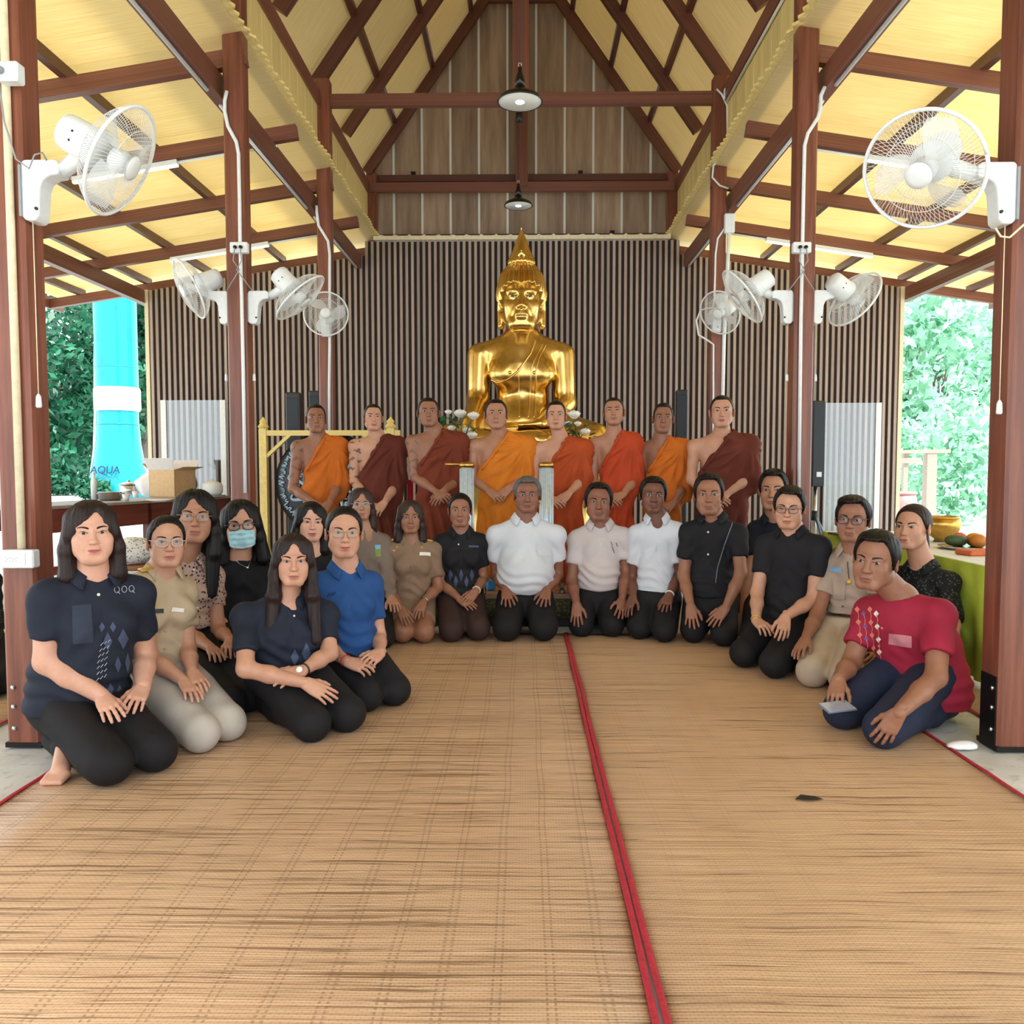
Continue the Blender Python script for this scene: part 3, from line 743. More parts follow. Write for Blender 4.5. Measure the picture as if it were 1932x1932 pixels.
# ------------------------------------------------------------------ hands (local frame: fingers to +y, back of hand +z, thumb +x)
def hand_mesh(h, curl=0.3, spread=0.10, size=1.0, thumb=0.6):
    g = Grid((-.075, -.055, -.085), (.095, .215, .05), h)
    kn = [(.031, .088, 0), (.0105, .094, .003), (-.0105, .090, .002), (-.030, .081, -.002)]; ln = [.072, .080, .074, .058]
    g.add(cone((0, -.030, 0), (0, .012, 0), .0205, .026, ((0, 0, 1), .74)), 0)
    for (x, y, z) in kn: g.add(cone((x * .62, .005, 0), (x, y, z), .0135, .0105), .016)
    g.add(ell((.0, .05, -.004), (.036, .045, .013)), .012)
    g.add(ell((.022, .03, -.010), (.016, .028, .013)), .012)
    for i, ((x, y, z), l) in enumerate(zip(kn, ln)):
        a = spread * (1.2, .35, -.45, -1.4)[i]; c = curl * (1 + .12 * i); P = np.array([x, y, z]); r = (.0088, .009, .0088, .0076)[i]
        an = .35 * c
        for q, fr in enumerate((.46, .30, .24)):
            d = np.array([math.sin(a) * math.cos(an), math.cos(a) * math.cos(an), -math.sin(an)]); E = P + d * l * fr
            g.add(cone(P, E, r, r * .92), .0045 if q else .006); P = E; r *= .92; an += c * (1.0 if q == 0 else .7)
    P = np.array([.020, .018, -.006])
    for d, l, r0, r1 in ((unit((.62 * thumb + .2, .72, -.25)), .042, .0145, .0115), (unit((.50 * thumb, .85, -.22)), .033, .0115, .0098), (unit((.28 * thumb, .95, -.2)), .026, .0098, .0078)):
        E = P + d * l; g.add(cone(P, E, r0, r1), .008); P = E
    V, Q = g.mesh(); return V * size, Q
# ------------------------------------------------------------------ people
def cloth_mat(name, col, rough=0.75, bump=0.12, var=0.10, pat=None):
    if name in MATS: return MATS[name]
    t = NT(name); g = t.n('ShaderNodeNewGeometry'); mp = t.n('ShaderNodeMapping'); t.l(g.outputs['Position'], mp.inputs[0])
    f = t.noise(mp.outputs[0], 260, 2); q = t.noise(mp.outputs[0], 9, 3)
    a = tuple(x * (1 - var) for x in col[:3]); b = tuple(min(1, x * (1 + var)) for x in col[:3])
    c = t.ramp(q, [(0.3, a), (0.7, b)])
    if pat: c = pat(t, mp.outputs[0], c)
    t.bsdf(c, rough, 0, 0.25, bump=t.math('ADD', t.math('MULTIPLY', f, .5), q), bs=bump, bd=0.006)
    t.t.nodes; MATS[name] = t.m; return t.m
def floral(a):
    def f(t, v, c):
        x = t.n('ShaderNodeTexVoronoi'); t.l(v, x.inputs[0]); x.inputs['Scale'].default_value = 62
        k = t.ramp(x.outputs['Distance'], [(.30, (1, 1, 1)), (.36, (0, 0, 0))]); return t.mix(k, c, a)
    return f
def skin_mat(name, col):
    if name in MATS: return MATS[name]
    t = NT(name); g = t.n('ShaderNodeNewGeometry'); mp = t.n('ShaderNodeMapping'); t.l(g.outputs['Position'], mp.inputs[0])
    q = t.noise(mp.outputs[0], 14, 4, .6); f = t.noise(mp.outputs[0], 240, 2)
    a = tuple(x * m for x, m in zip(col, (.90, .84, .82))); b = tuple(min(1, x * m) for x, m in zip(col, (1.08, 1.07, 1.06)))
    t.bsdf(t.ramp(q, [(.3, a), (.7, b)]), 0.46, 0, 0.4, bump=f, bs=.08, bd=.002)
    MATS[name] = t.m; return t.m
def hair_mat(name, col):
    if name in MATS: return MATS[name]
    t = NT(name); g = t.n('ShaderNodeNewGeometry'); mp = t.n('ShaderNodeMapping'); mp.inputs['Scale'].default_value = (300, 300, 9); t.l(g.outputs['Position'], mp.inputs[0])
    f = t.noise(mp.outputs[0], 1.0, 2); a = tuple(x * .55 for x in col[:3]); b = tuple(x * 1.5 for x in col[:3])
    t.bsdf(t.ramp(f, [(.3, a), (.7, b)]), .46, 0, .28, bump=f, bs=.5, bd=.003); MATS[name] = t.m; return t.m
SKIN = {k: skin_mat('skin_' + k, srgb(*v)[:3]) for k, v in dict(fair=(206, 160, 138), light=(192, 146, 122), mid=(170, 124, 100), tan=(148, 104, 82), dark=(134, 90, 72), deep=(112, 74, 60)).items()}
HAIRC = {k: hair_mat('hair_' + k, srgb(*v)) for k, v in dict(black=(13, 12, 13), brown=(36, 24, 23), soft=(50, 38, 34), grey=(92, 91, 92), stub=(22, 18, 18)).items()}
LIPC = dict(fair=(.42, .10, .10), light=(.36, .10, .09), mid=(.30, .10, .085), tan=(.23, .085, .07), dark=(.17, .065, .055), deep=(.13, .05, .045))

def raycast(bvh, x, y):
    d = ray(x, y); L = np.linalg.norm(d); h = bvh.ray_cast(Vector(CAM), Vector(d / L))
    return (None, None) if h[0] is None else (np.array(h[0]), np.array(h[1]))
def bvh_of(V, Q): return BVHTree.FromPolygons([tuple(v) for v in V], [tuple(int(i) for i in q) for q in Q])
def decal(name, bvh, pts, m, parent, off=.003, n=6, k=6, th=0.0):
    """a sewn or printed piece lying on a garment: its four corners are looked up on the cloth"""
    u = np.linspace(0, 1, n); v = np.linspace(0, 1, k); P = []
    a, b, c, d = (np.asarray(p, float) for p in pts)
    for s in u:
        for r in v:
            q = (a * (1 - s) + b * s) * (1 - r) + (d * (1 - s) + c * s) * r; h, nn = raycast(bvh, *q)
            P.append(None if h is None else h + nn * off)
    ok = [i for i, p in enumerate(P) if p is not None]
    if len(ok) < n * k * .6: return None
    P = [p if p is not None else P[min(ok, key=lambda j: abs(j - i))] for i, p in enumerate(P)]
    o = obj(name, mesh_np(name, np.array(P), gridfaces(n, k)), m, parent)
    return o
def decal_line(name, bvh, pts, r, m, parent, off=.002, sub=6, closed=False):
    P = []
    pts = [np.asarray(p, float) for p in pts]
    if closed: pts = pts + [pts[0]]
    for i in range(len(pts) - 1):
        for s in np.linspace(0, 1, sub, endpoint=(i == len(pts) - 2)):
            h, nn = raycast(bvh, *(pts[i] * (1 - s) + pts[i + 1] * s))
            if h is not None: P.append(h + nn * off)
    if len(P) < 3: return None
    V, Fq = tube(P, r, 6); return obj(name, mesh_np(name, V, Fq), m, parent)
def knob(name, bvh, p, r, m, parent, lab=None):
    h, nn = raycast(bvh, *p)
    if h is None: return
    o = obj(name, MB().lathe([(r, 0), (r, r * .35), (r * .6, r * .6), (0, r * .65)], 10, M4(frame(nn), h)).mesh(name, True), m, parent)
    return o
def folds(V, Q, amp, seed, dirs=None, k=1.0):
    rs = np.random.RandomState(seed); N = vnormals(V, Q); f = np.zeros(len(V))
    for i in range(5):
        d = rs.normal(size=3); d[2] *= 1.6; d = unit(d) * rs.uniform(18, 46) * k
        w = rs.normal(size=3) * 6; f += np.sin(V @ d + 1.6 * np.sin(V @ w + rs.uniform(0, 6)) + rs.uniform(0, 6)) / (1 + .3 * i)
    f = f / 2.2; f = np.sign(f) * np.abs(f) ** 1.2
    return V + N * (amp * f)[:, None]

PEOPLE = {}
def capped(pr, e, dd):
    def f(X, Y, Z):
        v = (X - f32(e[0])) * f32(dd[0]) + (Y - f32(e[1])) * f32(dd[1]) + (Z - f32(e[2])) * f32(dd[2]); return np.maximum(pr[1](X, Y, Z), v)
    return pr[0], f
def person(label, D, head, sh, arms, pel, kn=None, byaw=0.0, skin='mid', haircol='black', hp=None, top=None, low='black', group=None, sz=0.95,
           arm=1.0, fat=1.0, belly=0.0, bust=0.0, monk=None, glasses=None, mask=False, eyes=1.0, smile=0.0, brow=1.0, seed=0, legs=True, leg=1.0, hd=-.03, fine=.0036, lipk=None, skirt=None, waist=1.0, stand=False, lean=0.0, nup=.104, foot=None):
    hp = dict(hp or {}); rs = np.random.RandomState(seed + 11)
    S0 = np.array([at(*sh[0], D), at(*sh[1], D)]); mid0 = S0.mean(0)
    th0 = math.atan2(-mid0[0], mid0[1]); th = th0 + R(byaw)
    fwv = np.array([math.sin(th), -math.cos(th), 0]); sd = np.array([math.cos(th), math.sin(th), 0]); up = np.array([0, 0, 1.0])
    hwid = .165 * sz
    SA, SB = at(*sh[0], D - hwid * sd[1]), at(*sh[1], D + hwid * sd[1]); mid = (SA + SB) / 2; hwid = np.linalg.norm(SB - SA) / 2
    SA = SA - np.array([0, 0, 1.0]) * (.022 if monk else .034) * sz; SB = SB - np.array([0, 0, 1.0]) * (.022 if monk else .034) * sz; mid = (SA + SB) / 2
    P = at(pel[0], pel[1], D + .02 + lean)
    if kn is not None: P[2] = .235 * sz
    elif not stand: P[2] = max(P[2], .2)
    root = thing('person', label, 'person', (P[0], P[1], 0), group)
    # head
    Dh = D + hd; hh = .232 + {'buzz': .002, 'short': .012, 'long': .010, 'bob': .010, 'tied': .006}[hp.get('hair', 'short')]
    cx, c0, c1, yaw, pit, rol = head
    pxh = (c1 - c0); hs = pxh * Dh / F / hh / math.cos(R(pit) * .5); topz = .12 + hh - .232
    Hc = at(cx, c0 + pxh * topz / hh, Dh); hth = math.atan2(-Hc[0], Hc[1]) + R(yaw)
    Rh = rotz(hth) @ rotx(R(-pit)) @ roty(R(rol))
    N = mid + up * (.092 if monk else nup) * sz + fwv * .004
    # legs and trousers ------------------------------------------------
    bv = None; gar = []
    lowm = None if low is None else (low if not isinstance(low, str) else LOW[low])
    legpr = []
    if kn is not None:
        rk = .073 * sz * leg
        K = [at_z(*kn[0], rk + .012), at_z(*kn[1], rk + .012)]
        hip = [P - sd * .085 * sz, P + sd * .085 * sz]
        legpr = [(ell(P + up * .01, (.155 * sz * fat, .125 * sz * fat, .13 * sz), rotz(th)), .04)]
        for i, q in enumerate((-1, 1)):
            ank = P + sd * q * .075 * sz - fwv * .10 * sz; ank[2] = .058
            legpr += [(cone(hip[i] + up * .01, K[i], .092 * sz * leg, rk), .03), (cone(K[i], K[i] * .35 + ank * .65, rk * .9, .055 * sz * leg), .03), (cone(K[i] * .35 + ank * .65, ank, .055 * sz * leg, .042 * sz), .03)]
            legpr += [(cone(ank, ank - fwv * .13 * sz - up * .02, .034 * sz, .026 * sz), .02)]
        legpr.append((ell(P - fwv * .055 * sz + up * -.03, (.145 * sz * fat, .125 * sz, .115 * sz), rotz(th)), .05))
        if lowm is not None and not monk:
            pts = np.array(K + hip + [P, P - fwv * .32]); lo = pts.min(0) - .2; hi = pts.max(0) + .2; lo[2] = 0.004; hi[2] = max(P[2] + .22, .4)
            g = Grid(lo, hi, .0115); 
            for i, (pr, k) in enumerate(legpr):
                if i in (4, 8): continue
                g.add(pr, k, .010)
            g.add(cone(P, P + up * .22 * sz + fwv * .01, .142 * sz * fat, .130 * sz * fat * waist, (fwv, .78)), .03, .006)
            g.cut(P + up * (.085 if top and top.get('tuck') else .12) * sz, (0, 0, 1))
            if skirt:
                g.add(cone(P, (K[0] + K[1]) / 2 + fwv * -.02 + up * .02, .15 * sz, .10 * sz, (up, .8)), .04, .0)
                kc = (K[0] + K[1]) / 2; g.cut(kc - fwv * .065 + up * .0, fwv + up * -.15)
            V, Q = g.mesh(); V = relax(V, Q, 1); V = folds(V, Q, .0035, seed + 5); V[:, 2] = np.maximum(V[:, 2], .003)
            o = obj('skirt' if skirt else 'trousers', mesh_np('trousers', V, Q), lowm, root); bv = bvh_of(V, Q)
            if skirt:
                g = Grid(lo, hi, .0115)
                for pr, k in legpr[:7]: g.add(pr, k, .008)
                bv = bvh_of(*g.mesh())
    # arms -------------------------------------------------------------
    Lu, Lf = .265 * sz, .235 * sz; J = []
    for i, (S, ar) in enumerate(zip((SA, SB), arms)):
        if ar is None: J.append(None); continue
        opt = ar[3] if len(ar) > 3 else {}; lift = opt.get('lift', 0.0)
        res = []
        for q, dflt, ex in ((ar[1], -.22, .034), (ar[2], -.30, .022)):
            h = None
            if bv is not None and 'dz' not in opt: h, nn = raycast(bv, *q)
            if h is not None and h[1] < D + .1: res.append((h + nn * (ex + lift + (opt.get('tl', 0) if ex < .03 else 0)), nn))
            else: res.append((at(*q, D + opt.get('dz', dflt) + (dflt + .22)), None))
        (Wp, n1), (Tp, n2) = res
        if bv is not None and n2 is not None:      # lift the hand until palm and fingers lie on the cloth
            zz = unit(n2 + (n1 if n1 is not None else 0) + unit(CAM - Wp) * 1.1); hl = .172 * sz; cu = opt.get('curl', .35)
            for _ in range(10):
                dd = unit(Tp - Wp); ll = np.linalg.norm(Tp - Wp); xx = unit(np.cross(dd, zz)); mv = 0
                for s_ in (.15, .35, .55, .75, .95):
                    for lx in (-.03, 0, .03):
                        p_ = Wp + dd * hl * s_ + xx * lx; lo_, nn_, _i, _d = bv.find_nearest(Vector(p_))
                        if lo_ is None: continue
                        df = .017 + .055 * cu * s_ * s_ - (p_ - np.array(lo_)) @ np.array(nn_)
                        if df > 0: Tp = Tp + zz * df * s_ * .5; Wp = Wp + zz * df * (1 - s_) * .5; mv += df
                if mv < .002: break
        best = None
        for dz in np.linspace(-.30, .22, 53):
            E = at(*ar[0], D + dz); c = (np.linalg.norm(E - S) - Lu) ** 2 + (np.linalg.norm(Wp - E) - Lf) ** 2 + .02 * (dz + .02) ** 2
            if best is None or c < best[0]: best = (c, E)
        E = best[1]; J.append((S, E, Wp, Tp, None if n2 is None else unit(n2 + (n1 if n1 is not None else 0) + unit(CAM - Wp) * 1.1), opt))
    # torso ------------------------------------------------------------
    C = mid - up * .08 * sz + fwv * .005; W = P * .45 + C * .55
    if monk: W = P * .5 + C * .5
    q = .66 * (1 + .12 * (fat - 1))
    rc, rw, rh = hwid * .80, hwid * .74 * waist * fat, .150 * sz * fat
    tors = [(cone(W, C + up * .02, rw, rc, (fwv, q)), .05), (cone(P, W, rh, rw, (fwv, .78)), .05), (cone(SA - up * .012, SB - up * .012, .047 * sz, .047 * sz), .04),
            (cone(N - up * .035, SA, .044 * sz, .044 * sz), .04), (cone(N - up * .035, SB, .044 * sz, .044 * sz), .04)]
    if belly: tors.append((ell(P * .45 + C * .55 + fwv * .035 - up * .02, (rw * .98, rw * .72 + belly, .17 * sz), rotz(th)), .05))
    if bust:
        for s in (-1, 1): tors.append((ell(C + sd * s * .068 * sz + fwv * (.062 + .3 * (bust - .06)) - up * .035 * sz, (bust, bust * .9, bust)), .05))
    armpr = []
    for j in J:
        if j is None: armpr.append([]); continue
        S, E, Wp = j[:3]; a = arm * sz
        armpr.append([(cone(S, E, .049 * a, .040 * a), .03), (cone(E, E * .6 + Wp * .4, .0395 * a, .0385 * a), .02), (cone(E * .6 + Wp * .4, Wp, .0385 * a, .0262 * a), .02)])
    # body mesh ----------------------------------------------------------
    allp = [SA, SB, N, Hc, C] + [x for j in J if j is not None for x in j[:3]]
    pts = np.array(allp); lo = pts.min(0) - .13; hi = pts.max(0) + .13; hi[2] = N[2] + .10
    if not monk: lo[2] = min(lo[2], C[2] - .15)
    sk = bool(skirt) or (kn is not None and legs == 'show')
    if sk:
        pts2 = np.array(K + [P, P - fwv * .35]); lo = np.minimum(lo, pts2.min(0) - .1); hi = np.maximum(hi, pts2.max(0) + .1); lo[2] = .002
    g = Grid(lo, hi, .0105)
    for pr, k in tors[:1] + tors[2:5]: g.add(pr, k)
    Nl = Rh.T @ (N - Hc) / hs
    nr = hp.get('neck', .052)
    g.add(cone(Hc + Rh @ np.array([0, .020, -.06]) * hs, N, nr * hs, nr * 1.06 * hs), .02)
    g.add(cone(N, N - up * .05, nr * 1.06 * hs, .06 * sz), .04)
    for a in armpr:
        for pr, k in a: g.add(pr, k)
    if sk:
        for pr, k in legpr[1:]: g.add(pr, k)
    V, Q = g.mesh(); V = relax(V, Q, 1)
    Vs, Qs = [V], [Q]; n = len(V)
    hp['neck'] = nr
    hg = head_field(hp, fine, Nl); V, Q = hg.mesh(); FC = Face(hg)
    toW = lambda v: (v * hs) @ Rh.T + Hc
    Vs.append(toW(V)); Qs.append(Q + n); n += len(V)
    for i, j in enumerate(J):
        if j is None: continue
        S, E, Wp, Tp, nn, opt = j
        d = unit(Tp - Wp); nrm = nn if nn is not None else unit(fwv * .8 + up * .6)
        if 'n' in opt: nrm = fwv * opt['n'][0] + up * opt['n'][1] + sd * opt['n'][2]
        z = unit(nrm - d * (nrm @ d)); x = np.cross(d, z)
        flip = 1 if (x @ sd) * (1 if i == 0 else -1) > 0 else -1
        if opt.get('flip'): flip = -flip
        hsz = opt.get('hs', .93) * sz * 1.0
        V, Q = hand_mesh(.0031 if fine < .004 else .0036, opt.get('curl', .35), opt.get('spread', .10), 1.0, opt.get('thumb', .6))
        V = V * [flip, 1, 1]
        if flip < 0: Q = Q[:, ::-1]
        V = V * hsz @ np.stack([x, d, z], 0) + Wp
        Vs.append(V); Qs.append(Q + n); n += len(V)
    if foot:
        a_, b_ = at(*foot[0], foot[2]), at_z(*foot[1], .030); g = Grid(np.minimum(a_, b_) - .14, np.maximum(a_, b_) + .14, .006)
        g.add(cone(a_, b_, .034, .034, (fwv, .8)), 0); lt = unit(np.cross(b_ - a_, [0, 1.0, 0])); lt[2] = 0; lt = unit(lt)
        if lt[0] < 0: lt = -lt
        for q in range(5): t0 = b_ + lt * (-.030 + .0155 * q); t0 = t0 + np.array([0, -.012, -.004]); t1 = t0 + np.array([0, -.046, 0]); t1[2] = .012; g.add(cone(t0, t1, .014, (.0125, .011, .0105, .010, .0095)[q]), .006)
        V, Q = g.mesh(); Vs.append(V); Qs.append(Q + n); n += len(V)
    V = np.concatenate(Vs); V[:, 2] = np.maximum(V[:, 2], .002)
    obj('body', mesh_np('body', V, np.concatenate(Qs)), SKIN[skin], root)
    # face ---------------------------------------------------------------
    for s in (-1, 1):
        if not mask or True:
            V, Q, c = eye_patch(FC, s, eyes if eyes > 0 else .55, hp.get('tilt', 1.0), eyes <= 0); obj('eye', mesh_np('eye', toW(V), Q, col=c), EYEM, root)
        V, Q = brow_patch(FC, s, brow, hp.get('bang', 0.0)); obj('eyebrow', mesh_np('eyebrow', toW(V), Q), HAIRC['black'], root)
    if not mask:
        V, Q, k = lip_patch(FC, hp.get('lw', .0235), smile, hp.get('lf', 1.0)); lc = np.array(lipk or LIPC[skin])
        col = np.where(k[:, None], lc * .35, lc); obj('lips', mesh_np('lips', toW(V), Q, col=col), LIPM, root)
    else:
        n_, m_ = 21, 17; u = np.linspace(-1, 1, n_)[:, None]; v = np.linspace(0, 1, m_)[None, :]
        x = u * .060 + 0 * v; z = -.012 - v * .094 - .010 * np.abs(u) * (1 - v) + .012 * np.abs(u) * v
        y = FC(x * .96, z); y = np.minimum(y, FC(x * .9, z * .98)) - .007 - .003 * np.sin(v * 6 * PI) * (np.abs(u) < .9) - .010 * np.exp(-((v - .35) / .3) ** 2) * (1 - u * u)
        V = np.stack([x, y, z], 2).reshape(-1, 3); o = obj('face_mask', mesh_np('face_mask', toW(V), gridfaces(n_, m_)), MASKM, root)
        for s in (-1, 1):
            for zz in (-.020, -.090):
                p0 = np.array([s * .059, float(FC(s * .056, zz)) - .004, zz]); Vt, Ft = tube(toW(np.array([p0, [s * .072, -.02, zz * .6], [s * .080, .004, -.008]])), .0012, 6)
                obj('ear_loop', mesh_np('ear_loop', Vt, Ft), WHITE, o)
    if glasses:
        gm, rr = glasses; parts = MB(); yb = float(FC(0, .006)) - .006
        yl = min(yb, float(FC(.034, -.012)) - .006, float(FC(.034, .018)) - .004)
        lens = []
        for s in (-1, 1):
            a = np.linspace(0, 2 * PI, 29); ee = 2.6
            cx_ = np.sign(np.cos(a)) * np.abs(np.cos(a)) ** (2 / ee) * .0245; cz_ = np.sign(np.sin(a)) * np.abs(np.sin(a)) ** (2 / ee) * .0185
            ring = np.stack([s * .0325 + cx_, np.full(29, yl) + .012 * (np.abs(s * .0325 + cx_) / .057) ** 2, .003 + cz_], 1)
            parts.tube(toW(ring), rr * hs, 6); lens.append(ring[:-1])
            parts.tube(toW(np.array([[s * .057, yl + .012, .010], [s * .074, yl + .03, .010], [s * .0775, .0, .012], [s * .079, .02, .004]])), rr * hs, 6)
        parts.tube(toW(np.array([[-.0085, yl, .008], [0, yl - .002, .0105], [.0085, yl, .008]])), rr * hs, 6)
        o = obj('glasses', parts.mesh('glasses', True), gm, root)
        for l in lens: obj('lens', mesh_np('lens', toW(l), [list(range(28))], False), LENS, o)
    # hair ----------------------------------------------------------------
    g = hair_field(hp, .0046); V, Q = g.mesh()
    if hp['hair'] != 'buzz':
        V = relax(V, Q, 1, .4); Nn = vnormals(V, Q); a = np.arctan2(V[:, 0], V[:, 1] - .02); b = np.hypot(V[:, 0], V[:, 1] - .02)
        st_ = np.sin(a * 31 + 2 * np.sin(a * 7)) + .7 * np.sin(a * 47 + 2 * np.sin(a * 9 + seed))
        if hp['hair'] in ('long', 'bob'): st_ = np.where(V[:, 2] < -.03, np.sin(V[:, 0] * 330 + seed) * .9 + .6 * np.sin(V[:, 1] * 300 + V[:, 0] * 150), st_)
        if hp['hair'] == 'short': st_ = st_ + .9 * np.sin(V[:, 0] * 260 + 2 * np.sin(V[:, 1] * 60 + seed)) * (V[:, 2] > .06)
        V = V + Nn * (.0009 * st_)[:, None]
    obj('hair', mesh_np('hair', toW(V), Q), HAIRC[haircol], root)
    info = dict(root=root, N=N, fw=fwv, sd=sd, C=C, P=P, SA=SA, SB=SB, J=J, hs=hs, Hc=Hc, Rh=Rh)
    # garments ------------------------------------------------------------
    if top:
        tk = top.get('tuck', False); hem = (P[2] + (.10 if tk else -.02) * sz) if 'hem' not in top else at(pel[0], top['hem'], D - .1)[2]
        pts = np.array([SA, SB, P, C] + [j[1] for j in J if j is not None] + ([j[2] for j in J if j is not None] if top.get('long') else []))
        lo = pts.min(0) - .32; hi = pts.max(0) + .32; lo[2] = hem - .03; hi[2] = N[2] + .09
        g = Grid(lo, hi, .0088); inf = top.get('inf', .013)
        for pr, k in tors: g.add(pr, k, inf)
        if not tk: g.add(cone(P + up * .1, P - up * .08, .150 * sz * fat, .165 * sz * fat * top.get('flare', 1), (fwv, .84)), .04, .014)
        fr = top.get('sl', .62)
        for j, pr in zip(J, armpr):
            if j is None: continue
            S, E, Wp = j[:3]; a = arm * sz
            if top.get('long'):
                g.add(cone(S, E, .060 * a, .052 * a), .03); g.add(cone(E, E * .1 + Wp * .9, .052 * a, .037 * a), .02)
            else:
                e = S + (E - S) * fr; dd = unit(E - S); g.add(capped(cone(S, e + dd * .10, .060 * a, .0605 * a), e, dd), .03)
        nk = top.get('neck', 'v')
        if nk != 'high':
            nrr = nr * hs
            g.sub(ell(N + fwv * .010 + up * .035, (nrr * 1.22, nrr * 1.2, .055), rotz(th)), .008)
            if nk == 'v': vd = top.get('v', .10); g.sub(cone(N + fwv * .07 + up * .01, N + fwv * .13 - up * vd, .034, .004), .008)
            if nk == 'u': g.sub(ell(N + fwv * .06 + up * .0, (.05, .06, .045), rotz(th)), .008)
        else: g.add(cone(N - up * .02, N + up * .03, nr * hs * 1.10, nr * hs * 1.08), .015)
        g.cut((0, 0, hem), (0, 0, -1))
        V, Q = g.mesh(); V = relax(V, Q, 2, .5); V = folds(V, Q, top.get('fold', .0055), seed); Nn = vnormals(V, Q); rs2 = np.random.RandomState(seed + 3); hh_ = V[:, 2] - hem; ang = np.arctan2((V - P) @ sd, -((V - P) @ fwv)); V = V + Nn * ((np.exp(-((hh_ - .10) / .09) ** 2) * .0055 * np.sin(V[:, 2] * 95 + 2.2 * np.sin(ang * 3 + rs2.uniform(0, 6)) + 4 * np.sin(ang * 1.3)) + np.exp(-((hh_ - .28) / .10) ** 2) * .004 * np.sin(((V - C) @ sd) * 60 + V[:, 2] * 55 * np.sign((V - C) @ sd) + rs2.uniform(0, 6))) * np.clip(hh_ / .05, 0, 1))[:, None]
        m = top['m']; o = obj(top.get('name', 'shirt'), mesh_np('shirt', V, Q), m, root); info['bvh'] = bvh_of(V, Q); info['shirt'] = o
        if top.get('collar'):
            cm = top.get('cm', m); nrr = nr * hs; k_ = 33; open_ = top.get('open', 30); vd = top.get('v', .10); rows = []
            for a in np.linspace(R(open_), 2 * PI - R(open_), k_):
                dirv = fwv * math.cos(a) + sd * math.sin(a); fz = max(0, math.cos(a)) ** 2
                rows.append([N + dirv * (nrr * 1.10) + up * (-.012 - .030 * fz), N + dirv * (nrr * 1.16) + up * (.026 - .050 * fz), N + dirv * (nrr * 1.27) + up * (.026 - .054 * fz),
                             N + dirv * (nrr * 1.75 + .020 * fz) + up * (-.016 - .062 * fz)])
            ct = np.array(rows); V = ct.reshape(-1, 3); Fq = gridfaces(k_, 4)
            # rest the collar on the shirt
            bvh = info['bvh']
            for i in range(len(V)):
                if i % 4 in (0,): continue
                loc, nn, idx, dist = bvh.find_nearest(Vector(V[i]))
                if loc is not None:
                    loc = np.array(loc); nn = np.array(nn); s_ = (V[i] - loc) @ nn; lim = (.010, .014, .007)[i % 4 - 1]
                    if s_ < lim and i % 4 == 3: V[i] = loc + nn * lim
            o2 = obj('collar', mesh_np('collar', V, Fq), cm, root); md = o2.modifiers.new('thick', 'SOLIDIFY'); md.thickness = .005; md.offset = 1
    PEOPLE[label[:28]] = info
    return info
# ------------------------------------------------------------------ wardrobe
LOW = dict(black=cloth_mat('black_trousers', srgb(26, 25, 28)), brown=cloth_mat('dark_brown_trousers', srgb(58, 42, 40)), navy=cloth_mat('navy_jeans', srgb(36, 44, 66)),
           khaki=cloth_mat('khaki_trousers', srgb(176, 160, 142)), grey=cloth_mat('grey_beige_trousers', srgb(178, 172, 164)), khskirt=cloth_mat('brown_khaki_skirt', srgb(128, 106, 88)))
MASKM = cloth_mat('pale_blue_mask', srgb(170, 214, 224))
NAVY = cloth_mat('navy_polo', srgb(30, 36, 50)); BLUE = cloth_mat('blue_polo', srgb(34, 74, 130)); BLACKC = cloth_mat('black_shirt', srgb(28, 28, 33)); BLACK2 = cloth_mat('black_jacket', srgb(20, 20, 24))
WHITEC = cloth_mat('white_polo', srgb(204, 210, 220), var=.03); WHITEP = cloth_mat('warm_white_polo', srgb(196, 188, 190), var=.03); KHAKI = cloth_mat('khaki_uniform', srgb(186, 168, 142))
KHAKIB = cloth_mat('brown_khaki_uniform', srgb(136, 112, 92)); KHAKIM = cloth_mat('grey_khaki_shirt', srgb(164, 146, 132)); TAUPE = cloth_mat('taupe_jacket', srgb(122, 108, 98)); REDC = cloth_mat('crimson_shirt', srgb(150, 34, 58))
FLORAL = cloth_mat('floral_blouse', srgb(176, 150, 138), pat=floral(srgb(60, 36, 40))); PATB = cloth_mat('black_patterned_blouse', srgb(24, 26, 28), pat=floral(srgb(70, 74, 78)))
DKIN = cloth_mat('dark_inner_shirt', srgb(24, 28, 40)); LBLUE = plain('slate_blue_print', srgb(62, 74, 104), .7); LGREY = plain('pale_thread', srgb(176, 184, 200), .7); GOLDT = plain('gold_braid', srgb(214, 176, 84), .4, .3)
OFFW = plain('off_white_button', srgb(232, 228, 220), .4); REDB = plain('red_wrist_thread', srgb(200, 30, 40), .6); SKYB = plain('light_blue_badge', srgb(120, 170, 214), .5); GREENB = plain('green_badge', srgb(120, 150, 60), .5); BRNB = plain('brown_button', srgb(96, 74, 60), .5)
ROSE = plain('orange_rose_embroidery', srgb(214, 120, 104), .7); PURP = plain('purple_embroidery', srgb(110, 70, 130), .7)
GLB = plain('black_spectacle_frame', srgb(22, 20, 24), .3); GLC = plain('clear_spectacle_frame', srgb(206, 200, 194), .2); GLG = plain('thin_gold_spectacle_frame', srgb(190, 150, 110), .25, .8); GLP = plain('purple_spectacle_frame', srgb(60, 46, 70), .3)
ORANGE = dict(orange=srgb(196, 104, 34), amber=srgb(204, 118, 34), deep=srgb(168, 70, 32), red=srgb(176, 66, 34), brown=srgb(112, 50, 32), dbrown=srgb(96, 44, 32))
pl = lambda m, **k: dict(m=m, collar=True, **k)
